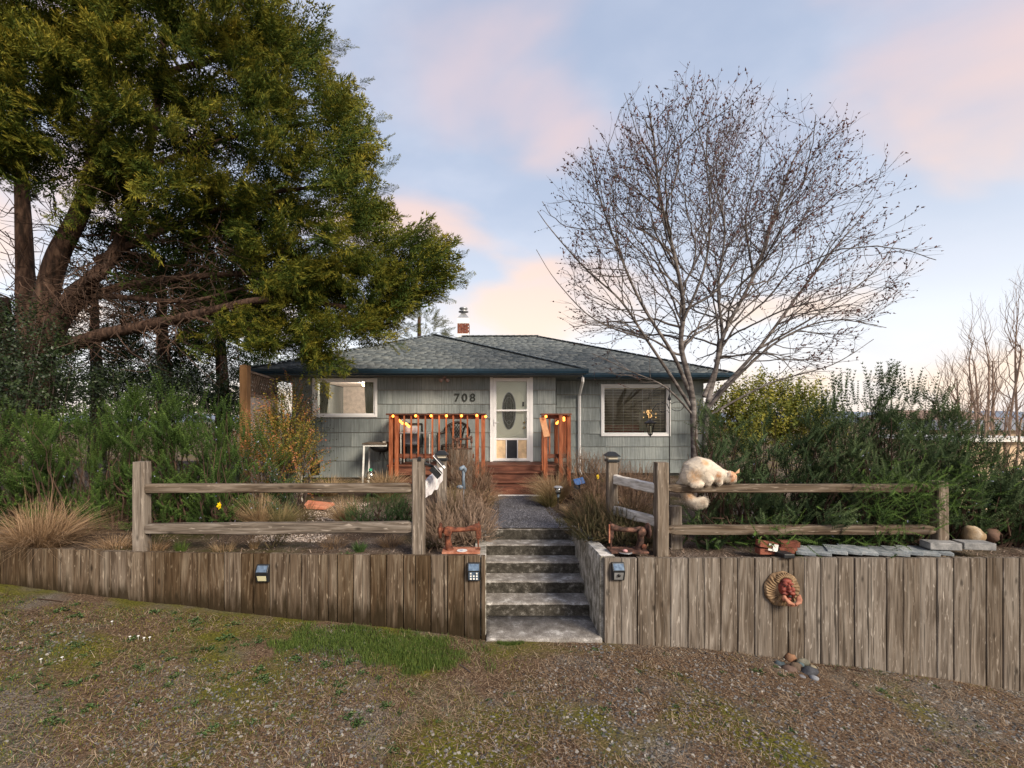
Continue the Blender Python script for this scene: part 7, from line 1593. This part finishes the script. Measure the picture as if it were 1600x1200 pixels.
npmesh('rosette_weeds', A_(RV), A_(RF), M['weed'], None, A_(RT), 'stuff'); tag(bpy.data.objects['rosette_weeds'], 'flat leafy green weeds dotted over the yard ground', 'weeds')
for i, (px, py) in enumerate(((175, 977), (216, 1000), (225, 1003), (97, 1034), (64, 1037), (203, 1001), (234, 1002))):
    Y = 4.8
    for _ in range(8): Y = (EYE-zg(X(px, Y), Y))*FP/(py-HY)
    x = X(px, Y); z = zg(x, Y); m = MB(); m.tube([(x, Y, z), (x, Y, z+.04)], .0015, 4); m.lathe((x, Y, z+.04), [(.004, 0), (.012, .003), (.010, .006)], 8); tag(m.build('daisy', M['petalw'], None, False, 0, (x, Y, z)), 'tiny white daisy open in the left part of the yard', 'flower', 'white daisies in the left yard')
# garden bed chips
def bpos(n, mask=None, x0=-9, x1=8, y0=5.5, y1=9.5):
    x = rng.uniform(x0, x1, n); y = y0+(y1-y0)*rng.uniform(0, 1, n)**1.6; k = ~((x > -.16) & (x < 1.54) & (y < 7.25)) & ~((x > -.1) & (x < 1.4) & (y < 10.6))
    if mask is not None: k &= mask(x, y)
    x, y = x[k], y[k]; return np.stack([x, y, [zb(a, b) for a, b in zip(x, y)]], 1)
V, F, T = flatbits(bpos(17000, lambda x, y: (y > 5.56+.036*np.maximum(0, -x)+.004*np.maximum(0, -x-3)**1.6)), (.015, .06), .005, .3, .006); npmesh('bark_chips', V, F, M['chips'], None, T, 'stuff'); tag(bpy.data.objects['bark_chips'], 'brown bark chips covering the raised garden bed', 'mulch')
pg = bpos(4200, None, X(470, 8), X(560, 8), 6.2, 8.8)
V, F, T = scatter((oct_V, oct_F, np.zeros(6)), pg+A_([0, 0, .004]), np.tile([0., 0, 1], (len(pg), 1))+rng.normal(0, .4, (len(pg), 3)), rng.uniform(.006, .018, len(pg)), jit=1.); npmesh('pale_pebbles', V, F, mat('pale_pebble_mix', [(.16, .11, .08), (.36, .30, .25), (.60, .52, .46)], .9, ns=3, tint=.85), None, T, 'stuff'); tag(bpy.data.objects['pale_pebbles'], 'pale pebbles round the statue and terracotta slab', 'pebbles')
# path grit
n = 11000; x = rng.uniform(0, 1.35, n); y = 7.2+3.0*rng.uniform(0, 1, n)**1.3; k = x < 1.33-.28*((y-7.19)/3.31)**1.5; x, y = x[k], y[k]; k = x > .03+.2*(y-7.19)/3.31; x, y = x[k], y[k]; pg = np.stack([x, y, .866+.014*(y-7.19)], 1)
V, F, T = scatter((oct_V, oct_F, np.zeros(6)), pg, np.tile([0., 0, 1], (len(pg), 1))+rng.normal(0, .3, (len(pg), 3)), rng.uniform(.003, .009, len(pg)), jit=1.); npmesh('path_grit', V, F, mat('path_grit_stones', [(.04, .04, .05), (.12, .12, .14), (.30, .30, .33)], .9, ns=3, tint=.85), None, T, 'stuff'); tag(bpy.data.objects['path_grit'], 'dark grey grit covering the straight garden path', 'grit')
# fallen sticks
for lab, a, b in (('bent brown stick lying on the yellowish moss left of the steps', (718, 1040), (735, 1052)), ('pale straw stick near the foot of the left planks', (60, 936), (98, 930)), ('thin pale stick lying right of the cobbles', (1290, 1040), (1352, 1052))):
    pts = []
    for px, py in (a, ((a[0]+b[0])/2, (a[1]+b[1])/2-1), b):
        Y = 4.8
        for _ in range(8): Y = (EYE-zg(X(px, Y), Y))*FP/(py-HY)
        Y = min(Y, 5.3); pts.append((X(px, Y), Y, zg(X(px, Y), Y)+.012))
    m = MB(); m.tube(pts, .006, 5); tag(m.build('stick', M['litter'] if 'pale' in lab else M['twig'], None), lab, 'stick')
tri = sum(len(o.data.polygons) for o in bpy.data.objects if o.type == 'MESH'); print('polys', tri)
